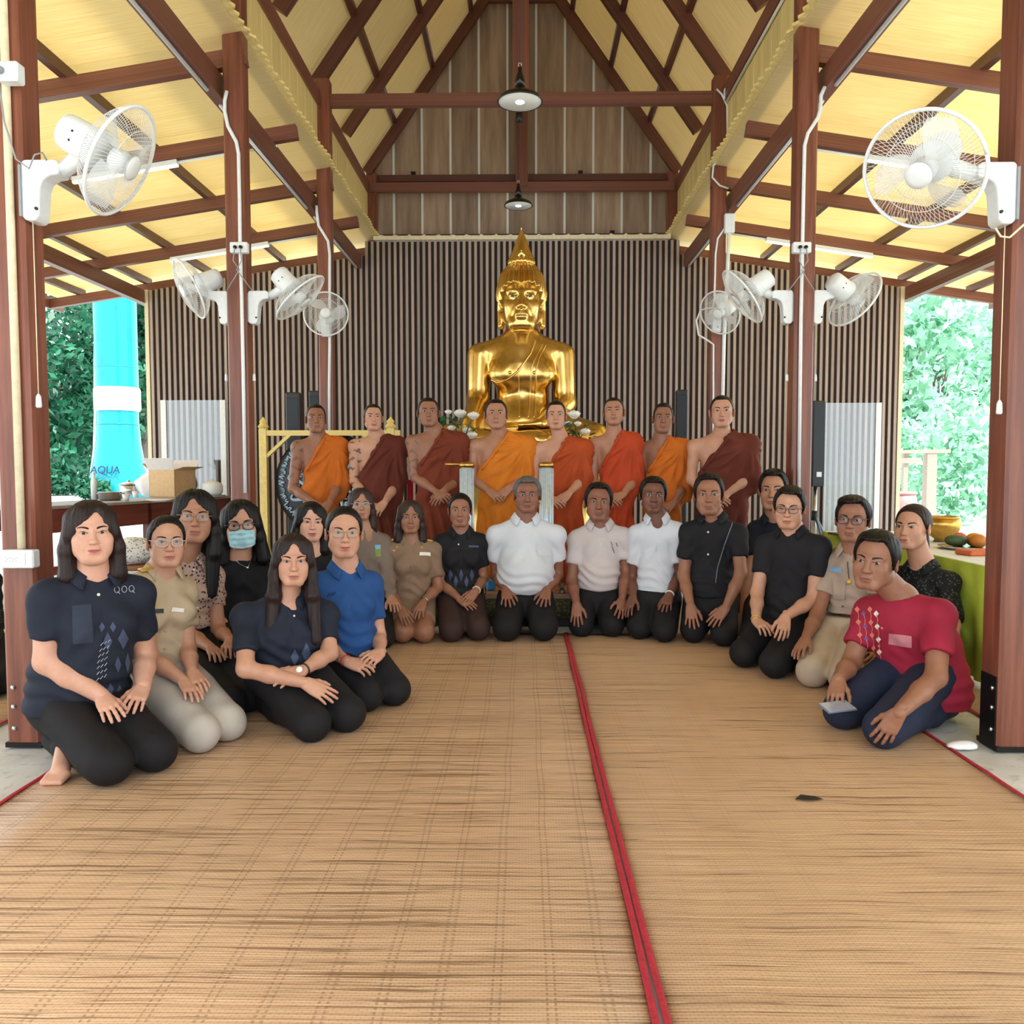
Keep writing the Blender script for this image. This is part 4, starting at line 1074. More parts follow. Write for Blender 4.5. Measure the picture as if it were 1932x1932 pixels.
def watch(info, i, m, nm, r=.003):          # band around a wrist
    S, E, W, T = info['J'][i][:4]; d = unit(W - E); a = np.linspace(0, 2 * PI, 19); u = unit(np.cross(d, [0, 0, 1.0])); v = np.cross(d, u); c = W - d * .012
    P = np.array([c + (u * math.cos(x) + v * math.sin(x)) * .0275 for x in a]); V, Q = tube(P, r, 6); return obj(nm, mesh_np(nm, V, Q), m, info['root'])
def ring_on(info, i, m=None):
    pass
def brooch(info, pts, r=.008, m=None):
    for p in pts: knob('button', info['bvh'], p, r, m or OFFW, info['root'])
def epaulette(info, i, m):
    S = (info['SA'], info['SB'])[i]; N = info['N']; d = unit(S - N); bv = info['bvh']; V = []
    f = info['fw'] * .026
    for s in np.linspace(.42, 1.0, 6):
        for t in (-1, -.33, .33, 1):
            p = N + (S - N) * s + f * t + np.array([0, 0, .12]); h = bv.ray_cast(Vector(p), Vector((0, 0, -1)))
            V.append((np.array(h[0]) + [0, 0, .006]) if h[0] is not None else N + (S - N) * s + f * t + np.array([0, 0, .07]))
    o = obj('epaulette', mesh_np('epaulette', np.array(V), gridfaces(6, 4)), m, info['root']); md = o.modifiers.new('thick', 'SOLIDIFY'); md.thickness = .008; md.offset = 1

# ------------------------------------------------------------------ left group
i1 = person('woman in navy polo with shoulder-length brown hair, kneeling nearest the left post', 3.15, (172, 943, 1062, 4, 2, -1), ((92, 1112), (256, 1104)),
  (((88, 1248), (182, 1326), (228, 1382), dict(lift=.012, curl=.25)), ((271, 1240), (258, 1312), (238, 1380), dict(curl=.3))), (150, 1360), ((205, 1440), (292, 1415)), byaw=12,
  skin='fair', haircol='brown', hp=dict(hair='long', hl=.235, part=.8, fw=1.12, jw=1.05, ck=1.15, dbl=1, neck=.058), top=pl(NAVY, sl=.66, flare=1.04), low='black', sz=.95, fat=1.16, arm=1.2, bust=.055, belly=.012, foot=((124, 1405), (114, 1456), 3.06), seed=1, smile=.8, fine=.0033)
for k, (x, y, a, b) in enumerate([(192, 1183, 6, 10), (213, 1183, 6, 10), (203, 1210, 9, 18), (232, 1205, 10, 20), (222, 1254, 6, 16), (240, 1250, 5, 20), (208, 1300, 6, 12), (225, 1302, 5, 10), (160, 1200, 15, 4)]):
    if k < 8: decal('diamond_motif', i1['bvh'], ((x, y - b), (x + a, y), (x, y + b), (x - a, y)), LBLUE, i1['root'], .002)
for r in range(7):
    for c in range(3):
        x, y = 185 + c * 7 + (4 if r < 3 else -1) * (abs(r - 3) * .5), 1215 + r * 11 - c * 3
        decal_line('white_stitch', i1['bvh'], ((x - 2, y + 3), (x + 3, y - 3)), .0012, LGREY, i1['root'], .003, 4)
for c, ch in enumerate('QOQ'):
    x, y = 220 + c * 14, 1113 - c
    decal_line('chest_letter', i1['bvh'], [(x + 5 * math.cos(a), y + 6 * math.sin(a)) for a in np.linspace(0, 2 * PI, 9)[:-1]], .0011, LGREY, i1['root'], .003, 3, True)
    if ch == 'Q': decal_line('chest_letter', i1['bvh'], ((x + 1, y + 3), (x + 6, y + 8)), .0011, LGREY, i1['root'], .003, 4)
knob('button', i1['bvh'], (186, 1122), .006, OFFW, i1['root'])
decal('breast_panel', i1['bvh'], ((136, 1143), (172, 1140), (176, 1212), (138, 1215)), plain('navy_panel', srgb(38, 46, 66), .8), i1['root'], .0022, 8, 10)

i2 = person('woman in khaki uniform with short dark hair and clear glasses', 3.62, (314, 972, 1070, 8, 3, 2), ((264, 1092), (346, 1102)),
  (((283, 1240), (342, 1300), (378, 1342), dict(curl=.3)), ((354, 1225), (372, 1288), (394, 1345), dict(lift=.028, curl=.3))), (300, 1308), ((378, 1382), (428, 1362)), byaw=18,
  skin='light', haircol='black', hp=dict(hair='tied', front=.098, fw=1.04, part=.5), top=pl(KHAKI, v=.14, open=40, hem=1282), low='grey', glasses=(GLC, .0016), sz=.90, bust=.05, seed=2)
for p in ((286, 1101), (291, 1138)): knob('gold_button', i2['bvh'], p, .011, GOLDT, i2['root'])
decal('name_plate', i2['bvh'], ((281, 1149), (308, 1149), (308, 1157), (281, 1157)), BLACKP, i2['root'], .005)
decal('ribbon_bar', i2['bvh'], ((324, 1146), (348, 1148), (346, 1155), (322, 1154)), OFFW, i2['root'], .005)
for i in (0, 1): epaulette(i2, i, GOLDT)
brooch(i2, [(312, 1190), (311, 1225)], .007, KHAKI)

i3 = person('woman in floral blouse and glasses with long black hair', 4.2, (368, 922, 1024, 0, 3, 4), ((296, 1065), (400, 1075)),
  (((355, 1195), (400, 1238), (420, 1274), dict(curl=.35)), ((412, 1190), (430, 1226), (446, 1266), dict(curl=.4, lift=.02))), (352, 1240), ((430, 1325), (468, 1312)), byaw=16,
  skin='mid', haircol='black', hp=dict(hair='long', hl=.34, part=-.7, fw=1.08, fwd=.03), top=pl(FLORAL, sl=.55, hem=1190), low='black', glasses=(GLG, .0012), sz=.92, bust=.055, seed=3)
for k in range(5): knob('button', i3['bvh'], (366 + k * 2, 1075 + k * 24), .006, OFFW, i3['root'])

i4 = person('woman in black jacket with a pale blue face mask and dark glasses', 4.6, (455, 942, 1036, 0, 2, -3), ((408, 1072), (492, 1066)),
  (((408, 1160), (440, 1215), (455, 1240), {}), ((496, 1160), (480, 1215), (470, 1240), {})), (455, 1225), ((482, 1268), (520, 1262)), byaw=10,
  skin='light', haircol='black', hp=dict(hair='bob', hl=.20, part=.6), top=dict(m=BLACK2, long=True, neck='high', name='jacket'), low='black', glasses=(GLP, .0022), mask=True, sz=.90, seed=4)
decal_line('necklace', i4['bvh'], ((436, 1048), (452, 1064), (467, 1071), (470, 1064), (476, 1046)), .0012, STEEL, i4['root'], .003, 5); knob('pendant', i4['bvh'], (467, 1071), .008, STEEL, i4['root'])

i5 = person('woman in navy polo with very long straight hair and a wristwatch', 3.66, (553, 1006, 1104, 2, 1, 1), ((464, 1150), (612, 1146)),
  (((463, 1262), (574, 1306), (634, 1328), dict(curl=.18)), ((622, 1232), (590, 1281), (532, 1304), dict(lift=.07, curl=.3))), (535, 1310), ((588, 1362), (655, 1345)), byaw=12,
  skin='light', haircol='brown', hp=dict(hair='long', hl=.37, fwd=.075, fw=1.05, spr=.105, part=.1), top=pl(NAVY, sl=.72, hem=1285), low='black', sz=.93, fat=1.02, bust=.055, seed=5, fine=.0033)
knob('button', i5['bvh'], (555, 1162), .005, OFFW, i5['root'])
watch(i5, 1, BLACKP, 'watch_strap', .0035)
_c = i5['J'][1][2] + np.array([-.005, -.03, .012]); obj('watch_face', MB().lathe([(0, .003), (.013, .003), (.014, 0)], 16, M4(frame((0.1, -.8, .5)), _c)).mesh('watch_face'), OFFW, i5['root'])
for (x, y, a, b) in [(556, 1240, 8, 16), (578, 1232, 9, 20), (545, 1262, 4, 10), (590, 1262, 6, 14), (566, 1266, 4, 9)]: decal('diamond_motif', i5['bvh'], ((x, y - b), (x + a, y), (x, y + b), (x - a, y)), LBLUE, i5['root'], .002)
for k in range(4): decal_line('white_stitch', i5['bvh'], ((538 + k * 5, 1262), (545 + k * 4, 1275)), .0012, LGREY, i5['root'], .003, 4)

i6 = person('pale woman in black with long black hair, peeking out behind the left front rows', 4.75, (586, 946, 1022, 8, 2, 4), ((556, 1050), (622, 1050)),
  (((552, 1130), (580, 1190), (590, 1210), {}), ((628, 1130), (610, 1190), (600, 1210), {})), (585, 1200), ((600, 1250), (640, 1248)), byaw=6,
  skin='fair', haircol='black', hp=dict(hair='long', hl=.30, part=-.9), top=dict(m=BLACK2, long=True, neck='u'), low='black', sz=.88, smile=.6, seed=6, lipk=(.40, .05, .06))

i7 = person('smiling woman in bright blue polo with thin glasses and red wrist thread', 3.98, (649, 955, 1052, 4, 2, 2), ((602, 1092), (700, 1088)),
  (((612, 1218), (656, 1258), (692, 1276), dict(curl=.55)), ((714, 1200), (716, 1246), (688, 1266), dict(lift=.03, curl=.7))), (655, 1250), ((690, 1312), (744, 1300)), byaw=14,
  skin='light', haircol='black', hp=dict(hair='tied', parting=1, part=.0, front=.097, fw=1.06), top=pl(BLUE, sl=.66, hem=1246, v=.12), low='black', glasses=(GLG, .0011), sz=.92, bust=.05, smile=1.5, seed=7, lipk=(.40, .07, .07))
watch(i7, 0, REDB, 'wrist_thread', .0025)
for k in range(4): decal_line('chest_emblem', i7['bvh'], ((618 + k * 4, 1127 - k), (621 + k * 4, 1119 - k)), .0012, DKIN, i7['root'], .003, 4)

i8 = person('older woman in taupe jacket with glasses, standing out behind the blue polo woman', 5.4, (681, 920, 981, 3, 2, 0), ((660, 1015), (722, 1015)),
  (((650, 1090), (672, 1140), (690, 1165), {}), ((733, 1088), (738, 1128), (752, 1155), {})), (690, 1150), ((690, 1205), (722, 1200)), byaw=12,
  skin='mid', haircol='soft', hp=dict(hair='long', hl=.34, part=.3), top=dict(m=TAUPE, long=True, neck='v', v=.24, name='jacket'), low='black', glasses=(GLC, .0016), sz=.92, seed=8)
decal('jacket_emblem', i8['bvh'], ((706, 1030), (718, 1030), (719, 1050), (708, 1050)), GREENB, i8['root'], .003); decal('emblem_cap', i8['bvh'], ((707, 1028), (718, 1028), (717, 1036), (708, 1036)), SKYB, i8['root'], .004)

i9 = person('woman in brown uniform skirt suit with gold epaulettes and bare knees', 5.5, (774, 943, 1006, 2, 1, 0), ((737, 1030), (816, 1030)),
  (((734, 1115), (756, 1156), (777, 1192), dict(curl=.25)), ((826, 1108), (799, 1146), (784, 1190), dict(lift=.012, curl=.3))), (775, 1155), ((760, 1192), (800, 1192)), byaw=4,
  skin='tan', haircol='soft', hp=dict(hair='long', hl=.26, part=.2), top=pl(KHAKIB, v=.17, open=42, sl=.72, hem=1140), low='khskirt', skirt=True, legs='show', sz=.90, bust=.05, waist=.92, seed=9)
for i in (0, 1): epaulette(i9, i, GOLDT)
brooch(i9, [(774, 1070), (774, 1091), (773, 1111), (775, 1136)], .008, KHAKIB)
for p in ((749, 1032), (743, 1039), (796, 1033)): knob('gold_pin', i9['bvh'], p, .008, GOLDT, i9['root'])
decal('ribbon_bar', i9['bvh'], ((792, 1042), (812, 1042), (812, 1049), (791, 1048)), OFFW, i9['root'], .004)
watch(i9, 1, STEEL, 'watch_strap', .004)

i10 = person('woman in black polo and brown trousers with tied hair, beside the white-haired man', 5.6, (868, 930, 993, 0, 0, 0), ((834, 1015), (904, 1015)),
  (((832, 1098), (862, 1136), (900, 1156), dict(curl=.2)), ((912, 1090), (896, 1127), (866, 1152), dict(lift=.026, curl=.25))), (870, 1158), ((852, 1188), (902, 1186)), byaw=2,
  skin='tan', haircol='black', hp=dict(hair='tied', part=-.4, front=.089), top=pl(BLACKC, sl=.66, hem=1128), low='brown', sz=.90, bust=.045, seed=10, leg=1.05)
knob('button', i10['bvh'], (865, 1027), .006, OFFW, i10['root']); decal('chest_emblem', i10['bvh'], ((884, 1029), (903, 1029), (903, 1033), (884, 1033)), LBLUE, i10['root'], .003)
watch(i10, 1, OFFW, 'bracelet', .004)
for k in range(5): decal('diamond_motif', i10['bvh'], [(850 + k * 10 + dx, 1085 + (k % 2) * 12 + dy) for dx, dy in ((0, -12), (4, 0), (0, 12), (-4, 0))], LBLUE, i10['root'], .002)

# ------------------------------------------------------------------ right group
i11 = person('grey-haired man in white polo shirt with hands spread on black trousers', 5.6, (995, 898, 966, 0, -1, 0), ((935, 999), (1050, 999)),
  (((937, 1086), (957, 1119), (960, 1168), dict(spread=.2, curl=.12, thumb=.9)), ((1052, 1084), (1028, 1119), (1020, 1172), dict(spread=.2, curl=.12, thumb=.9))), (991, 1145), ((956, 1183), (1026, 1183)), byaw=0,
  skin='dark', haircol='grey', hp=dict(hair='short', fw=1.16, jw=1.2, ck=1.2, nose=1.15, lf=.8, neck=.062), top=pl(WHITEC, tuck=True, sl=.62, hem=1122), belly=.04, fat=1.08, sz=1.0, arm=1.0, leg=1.12, nup=.128, seed=11, smile=-.8)
knob('button', i11['bvh'], (994, 1012), .006, OFFW, i11['root']); decal('chest_pocket', i11['bvh'], ((1012, 1019), (1040, 1020), (1038, 1050), (1013, 1048)), WHITEC, i11['root'], .004); knob('lapel_pin', i11['bvh'], (1013, 984), .006, DKIN, i11['root'])
i12 = person('man in off-white polo with a small chest emblem, between the two other white shirts', 5.7, (1129, 909, 983, 2, 2, 2), ((1088, 1010), (1176, 1005)),
  (((1078, 1096), (1092, 1146), (1091, 1194), dict(spread=.16, curl=.15, thumb=.8)), ((1180, 1078), (1167, 1136), (1163, 1186), dict(spread=.2, curl=.15, thumb=1.0))), (1126, 1150), ((1096, 1178), (1154, 1178)), byaw=-2,
  skin='dark', haircol='black', hp=dict(hair='short', front=.094, fw=1.08, nose=1.1), top=pl(WHITEP, tuck=True, sl=.6, fold=.007, hem=1114), sz=.98, belly=.02, nup=.124, seed=12)
for k, p in enumerate(((1152, 1022), (1154, 1030), (1162, 1024), (1156, 1036))): decal_line('chest_emblem', i12['bvh'], (p, (p[0] + 3, p[1] + 7)), .0018, DKIN, i12['root'], .003, 4)
knob('button', i12['bvh'], (1133, 1026), .005, OFFW, i12['root'])
i13 = person('dark-skinned man in bright white shirt with breast pocket and pale wristwatch', 5.6, (1232, 898, 968, 4, 1, 2), ((1203, 998), (1276, 995)),
  (((1193, 1092), (1199, 1132), (1186, 1170), dict(spread=.14, curl=.2, thumb=.9)), ((1280, 1086), (1261, 1130), (1247, 1182), dict(spread=.14, curl=.15, thumb=.5))), (1236, 1155), ((1206, 1182), (1254, 1188)), byaw=-4,
  skin='deep', haircol='black', hp=dict(hair='short', fw=1.1, nose=1.2, ck=.9), top=pl(WHITEC, tuck=True, sl=.66, v=.13, hem=1122), sz=.97, nup=.124, seed=13)
decal('chest_pocket', i13['bvh'], ((1240, 1024), (1260, 1025), (1257, 1060), (1239, 1058)), WHITEC, i13['root'], .004); watch(i13, 1, OFFW, 'watch_strap', .005)
i14 = person('man in black shirt with grey shoulder piping, right of the white shirts', 5.45, (1337, 892, 972, 0, 2, 0), ((1300, 994), (1390, 996)),
  (((1290, 1086), (1305, 1148), (1308, 1202), dict(spread=.18, curl=.12, thumb=.8)), ((1398, 1082), (1370, 1154), (1341, 1200), dict(spread=.14, curl=.15, thumb=.7))), (1340, 1160), ((1308, 1188), (1366, 1194)), byaw=-8,
  skin='tan', haircol='black', hp=dict(hair='short', fw=1.04, front=.096), top=pl(BLACKC, sl=.62, hem=1128), sz=1.0, nup=.122, seed=14)
decal_line('grey_piping', i14['bvh'], ((1383, 972), (1381, 990), (1366, 1030), (1354, 1070), (1350, 1100)), .003, plain('grey_piping', srgb(120, 126, 136), .6), i14['root'], .002, 5)
for k in range(2): knob('button', i14['bvh'], (1336, 1004 + k * 42), .007, OFFW, i14['root'])
i15 = person('man in dark shirt looking over from behind, beside the right-hand post', 5.85, (1459, 884, 962, -6, 1, 0), ((1428, 990), (1500, 992)),
  (((1412, 1085), (1402, 1160), (1382, 1200), dict(dz=-.22, curl=.2)), ((1510, 1085), (1490, 1150), (1470, 1180), {})), (1455, 1160), ((1420, 1200), (1480, 1205)), byaw=-8,
  skin='mid', haircol='black', hp=dict(hair='short', fw=1.0, quiff=.6), top=pl(DKIN, sl=.62, hem=1130), sz=.97, seed=15)
i16 = person('man in black shirt with glasses, eyes cast down, gold bracelet on his wrist', 4.8, (1489, 916, 996, -6, -4, 2), ((1446, 1018), (1546, 1020)),
  (((1429, 1118), (1425, 1182), (1440, 1222), dict(curl=.5)), ((1535, 1130), (1482, 1188), (1440, 1226), dict(lift=.03, curl=.45))), (1490, 1210), ((1404, 1232), (1462, 1250)), byaw=-22,
  skin='light', haircol='black', hp=dict(hair='short', fw=1.08, quiff=.8, part=.4), top=dict(m=BLACKC, sl=.6, hem=1192, neck='v', v=.11, collar=True, open=36), glasses=(GLB, .0014), eyes=0, sz=.97, seed=16, smile=.4)
for k in range(3): knob('button', i16['bvh'], (1463 + k, 1062 + k * 28), .006, BLACKP, i16['root'])
watch(i16, 0, GOLDT, 'bracelet', .004)
i17 = person('man in khaki uniform with medal and dark glasses behind the red-shirted man', 4.6, (1609, 934, 1022, -8, 1, 2), ((1572, 1050), (1652, 1056)),
  (((1541, 1160), (1528, 1216), (1505, 1266), dict(spread=.15, curl=.25)), ((1660, 1160), (1640, 1230), (1620, 1270), {})), (1596, 1240), ((1533, 1266), (1595, 1280)), byaw=-20,
  skin='tan', haircol='black', hp=dict(hair='short', fw=1.06, quiff=1.0, part=-.5), top=pl(KHAKIM, sl=.62, tuck=True), low='khaki', glasses=(GLP, .0018), sz=.97, seed=17)
for i in (0, 1): epaulette(i17, i, GOLDT)
decal('name_badge', i17['bvh'], ((1566, 1070), (1588, 1072), (1588, 1080), (1566, 1078)), SKYB, i17['root'], .004)
decal('breast_pocket', i17['bvh'], ((1570, 1096), (1596, 1098), (1594, 1132), (1572, 1130)), KHAKIM, i17['root'], .004); knob('medal', i17['bvh'], (1602, 1098), .014, GOLDT, i17['root']); decal_line('medal_cord', i17['bvh'], ((1600, 1060), (1601, 1080), (1602, 1092)), .002, BLACKP, i17['root'], .004)
for k in range(3): knob('button', i17['bvh'], (1590, 1110 + k * 34), .006, BRNB, i17['root'])
i18 = person('man in crimson embroidered shirt and jeans, kneeling at the right front with a phone', 3.7, (1652, 998, 1110, -18, -2, 6), ((1640, 1142), (1772, 1146)),
  (((1606, 1252), (1588, 1298), (1578, 1334), dict(curl=.6)), ((1766, 1278), (1686, 1352), (1652, 1406), dict(curl=.30, spread=.12, lift=.0))), (1738, 1350), ((1590, 1338), (1668, 1372)), byaw=-30,
  skin='tan', haircol='black', hp=dict(hair='short', fw=1.06, part=-.4, nose=1.15), top=dict(m=REDC, sl=.66, hem=1338, neck='round', flare=1.2, inf=.022, fold=.006), low='navy', sz=.98, arm=1.1, fat=1.05, nup=.072, seed=18, fine=.0033)
decal('pocket_strip', i18['bvh'], ((1678, 1195), (1720, 1200), (1720, 1222), (1677, 1215)), plain('pink_silver_trim', srgb(190, 120, 130), .6), i18['root'], .004)
for k in range(16):
    x = 1618 + (k % 4) * 12 + (k // 4) * 2; y = 1150 + (k // 4) * 24 + (k % 2) * 8
    decal('flower_embroidery', i18['bvh'], [(x + dx, y + dy) for dx, dy in ((0, -6), (5, 0), (0, 6), (-5, 0))], (ROSE, PURP, ROSE, OFFW)[k % 4], i18['root'], .003, 4, 4)
    decal_line('stem_embroidery', i18['bvh'], ((x, y), (x + 3, y + 12), (x + 1, y + 22)), .0016, ROSE, i18['root'], .0025, 4)
for k in range(4): knob('button', i18['bvh'], (1664 - k * 6, 1185 + k * 34), .006, ROSE, i18['root'])
i19 = person('woman in black patterned blouse with tied hair, looking left beside the green table', 4.6, (1722, 951, 1036, -24, 2, 0), ((1694, 1078), (1788, 1088)),
  (((1690, 1180), (1700, 1230), (1690, 1260), {}), ((1798, 1180), (1780, 1240), (1750, 1270), {})), (1748, 1240), ((1700, 1275), (1742, 1280)), byaw=-30,
  skin='light', haircol='brown', hp=dict(hair='tied', pony=1, fw=1.06), top=pl(PATB, sl=.9, hem=1220), sz=.92, bust=.05, seed=19, smile=.6)
i20 = person('person in dark patterned clothes cut off by the left edge, behind the post', 4.3, (-60, 960, 1050, 15, 0, 0), ((-95, 1090), (-22, 1085)),
  (((-105, 1180), (-60, 1230), (-30, 1250), {}), ((-10, 1180), (-20, 1230), (-40, 1250), {})), (-60, 1240), ((-30, 1290), (10, 1280)), byaw=15,
  skin='light', hp=dict(hair='long', hl=.3), top=dict(m=PATB, long=True, neck='u'), sz=.92, seed=20)
# phone in the crimson man's hand
_W, _T = i18['J'][0][2], i18['J'][0][3]; _p = at(1580, 1334, _T[1] - .035)
t = thing('phone', "flat phone held under the crimson-shirted man's hand on his knee", 'phone', _p)
_R = frame((0.1, -.25, .95), (0, 1, .3)) @ rotz(.35)
o = obj('phone_body', chamfer(.15, .075, .009, .003), plain('phone_grey', srgb(110, 120, 140), .25), t); setm(o, _R, _p)
o = obj('screen', chamfer(.142, .069, .002, .0005), plain('phone_glass', srgb(150, 160, 176), .08), t); setm(o, _R, _p + _R @ np.array([0, 0, .0055]))
# ------------------------------------------------------------------ monks
def monk(label, D, head, sh, arms, robe, skin, pel, seed, hp=None, eyes=1.0, tattoo=False, shawl=True, byaw=0):
    sz = 1.0; D = D + .22
    inf = person(label, D, head, sh, arms, pel, None, byaw=byaw, skin=skin, haircol='stub', hp=dict(hair='buzz', **(hp or {})), top=None, low=None, group='monks in the back row', sz=sz, monk=True, seed=seed, eyes=eyes, stand=True)
    N, fw, sd, SA, SB = inf['N'], inf['fw'], inf['sd'], inf['SA'], inf['SB']; up = np.array([0, 0, 1.0]); C = inf['C']; hw = np.linalg.norm(SB - SA) / 2
    base = C.copy(); base[2] = 0; wv = base + up * .95
    lo = np.minimum.reduce([SA, SB, base]) - .28; hi = np.maximum.reduce([SA, SB, N]) + .28; lo[2] = .0; hi[2] = N[2] + .06
    g = Grid(lo, hi, .0088)
    g.add(cone(wv, C + up * .02, hw * .86, hw * .84, (fw, .70)), .05, .02)
    g.add(cone(base + up * .05, wv, hw * .96, hw * .90, (fw, .72)), .05, .02)
    g.add(cone(N - up * .035 + sd * .01, SB, .046, .052), .05, .018)
    g.add(cone(SA * .5 + SB * .5 - up * .02, SB - up * .01, .05, .055), .05, .02)
    jB = inf['J'][1]
    if jB is not None:
        S, E, W = jB[:3]; g.add(cone(S, S + (E - S) * .95, .074, .085), .05); g.add(cone(S + (E - S) * .9, E - up * .10, .08, .055, (fw, .8)), .05)
    # the bare right shoulder: a slanting edge from the left side of the neck to under the right arm
    p0 = N + sd * .045 - up * .01; p1 = SA - up * .19 + sd * .055; e = unit(p1 - p0); nrm = unit(np.cross(e, fw)); 
    if nrm[2] < 0: nrm = -nrm
    g.cut(p0, nrm)
    g.cut(SA + sd * .035, -sd)
    g.sub(ell(N + up * .045, (.066, .066, .06)), .01)
    V, Q = g.mesh(); V = relax(V, Q, 1); Nn = vnormals(V, Q)
    q = V - (SB - fw * .0 + up * .02); x = q @ sd; z = q[:, 2]; r = np.sqrt(x * x + z * z); ph = np.arctan2(-x, -z)
    rs = np.random.RandomState(seed); f = np.zeros(len(V))
    for k in (9, 14, 22): f += np.sin(ph * k + rs.uniform(0, 6) + 2.2 * np.sin(r * rs.uniform(5, 9) + rs.uniform(0, 6))) / (1 + .02 * k)
    f2 = np.sin(x * 70 + 3 * np.sin(z * 5 + rs.uniform(0, 6)))
    low = np.clip((C[2] - .38 - V[:, 2]) / .2, 0, 1)
    f = (f / 2.0) * (1 - low) + f2 * low; f = np.sign(f) * np.abs(f) ** .7
    V = V + Nn * (f * .0165 * np.clip((r - .05) / .16, .08, 1))[:, None]; V[:, 2] = np.maximum(V[:, 2], .004)
    m = cloth_mat('robe_' + robe, ORANGE[robe], .8, .15, .10)
    o = obj('robe', mesh_np('robe', V, Q), m, inf['root'])
    # shawl fold: a thick rolled edge over the left shoulder
    P = [p0 + up * .0 + fw * .02]
    bv = bvh_of(V, Q); pts = []
    for s in np.linspace(0.02, .98, 16):
        c = p0 + (p1 - p0) * s - nrm * .012; h = bv.ray_cast(Vector(c + fw * .5), Vector(-fw))
        if h[0] is not None: pts.append(np.array(h[0]) + fw * .001)
    if len(pts) > 4: Vt, Ft = tube(pts, .011, 8); obj('robe_hem', mesh_np('robe_hem', Vt, Ft), m, inf['root'])
    if tattoo:
        tm = plain('tattoo_ink', srgb(112, 84, 72), .5); bb = inf['root'].children[0]
        me = bb.data; co = np.zeros(len(me.vertices) * 3, np.float32); me.vertices.foreach_get('co', co); co = co.reshape(-1, 3)
        S, E, W = inf['J'][0][:3]; t = np.clip((co - S) @ (E - S) / ((E - S) @ (E - S)), -.2, 1.4); d = np.linalg.norm(co - (S + np.clip(t, 0, 1)[:, None] * (E - S)), axis=1)
        a = np.sin(co[:, 0] * 70 + 2 * np.sin(co[:, 2] * 60)) + np.sin(co[:, 2] * 85 + co[:, 1] * 60); k = (d < .075) & (a > .35)
        me.materials.append(tm)
        mi = np.array([1 if (len(p.vertices) and all(k[i] for i in p.vertices)) else 0 for p in me.polygons], np.int32); me.polygons.foreach_set('material_index', mi)
    return inf
H = lambda **k: dict(dz=-.20, curl=.45, **k)
monk('monk in bright orange robe, leftmost in the back row', 6.45, (596, 762, 818, 2, 2, 0), ((562, 838), (638, 838)), (((553, 922), (592, 948), (612, 962), H()), ((640, 912), (622, 948), (606, 966), H(lift=.02))), 'orange', 'tan', (600, 985), 31, dict(fw=1.02), tattoo=True)
monk('young monk in dark brown robe, second from left in the back row', 6.45, (704, 762, 814, 4, 3, 1), ((670, 836), (752, 838)), (((668, 905), (690, 945), (708, 965), H()), ((746, 915), (726, 948), (708, 968), H(lift=.02))), 'dbrown', 'light', (711, 985), 32, dict(fw=1.04), tattoo=True)
monk('monk in brown robe with tattooed arm and crossed wrists, third from left', 6.35, (808, 750, 806, 2, 2, 0), ((778, 828), (866, 830)), (((783, 900), (822, 927), (850, 944), H()), ((862, 905), (838, 926), (816, 952), H(lift=.03))), 'brown', 'tan', (822, 980), 33, dict(fw=1.10, lf=1.1), tattoo=True)
monk('monk in amber robe with folded hands, fourth from left before the statue', 6.4, (936, 753, 810, 0, 1, 0), ((894, 836), (994, 836)), (((893, 902), (922, 926), (950, 946), H()), ((992, 902), (962, 920), (932, 948), H(lift=.03))), 'amber', 'mid', (944, 985), 34, dict(fw=1.14, jw=1.1))
monk('pale-faced monk in deep orange robe, right of the statue centre', 6.4, (1049, 756, 811, 0, 0, 0), ((1014, 842), (1100, 842)), (((1008, 910), (1036, 940), (1058, 950), H()), ((1098, 905), (1074, 930), (1052, 952), H(lift=.03))), 'deep', 'light', (1058, 985), 35, dict(fw=1.04, front=.085), eyes=.8)
monk('monk in red-orange robe with closed eyes, tilting his chin up', 6.45, (1158, 750, 804, -2, 6, -2), ((1122, 832), (1194, 830)), (((1118, 905), (1142, 936), (1166, 948), H()), ((1196, 905), (1176, 932), (1152, 944), H(lift=.03))), 'red', 'mid', (1160, 985), 36, dict(fw=1.12, lf=1.2), eyes=0)
monk('thin-faced monk in orange robe, second from right in the back row', 6.5, (1251, 760, 818, 2, 1, 1), ((1208, 842), (1288, 842)), (((1206, 915), (1230, 948), (1250, 962), H()), ((1290, 915), (1272, 948), (1250, 966), H(lift=.03))), 'orange', 'tan', (1250, 990), 37, dict(fw=.98))
monk('broad-shouldered monk in dark brown robe, rightmost in the back row', 6.3, (1362, 746, 807, 0, 1, -1), ((1310, 836), (1414, 834)), (((1304, 905), (1342, 940), (1368, 946), H()), ((1414, 900), (1372, 932), (1346, 950), H(lift=.03))), 'dbrown', 'light', (1362, 985), 38, dict(fw=1.10, lf=1.2), byaw=3)
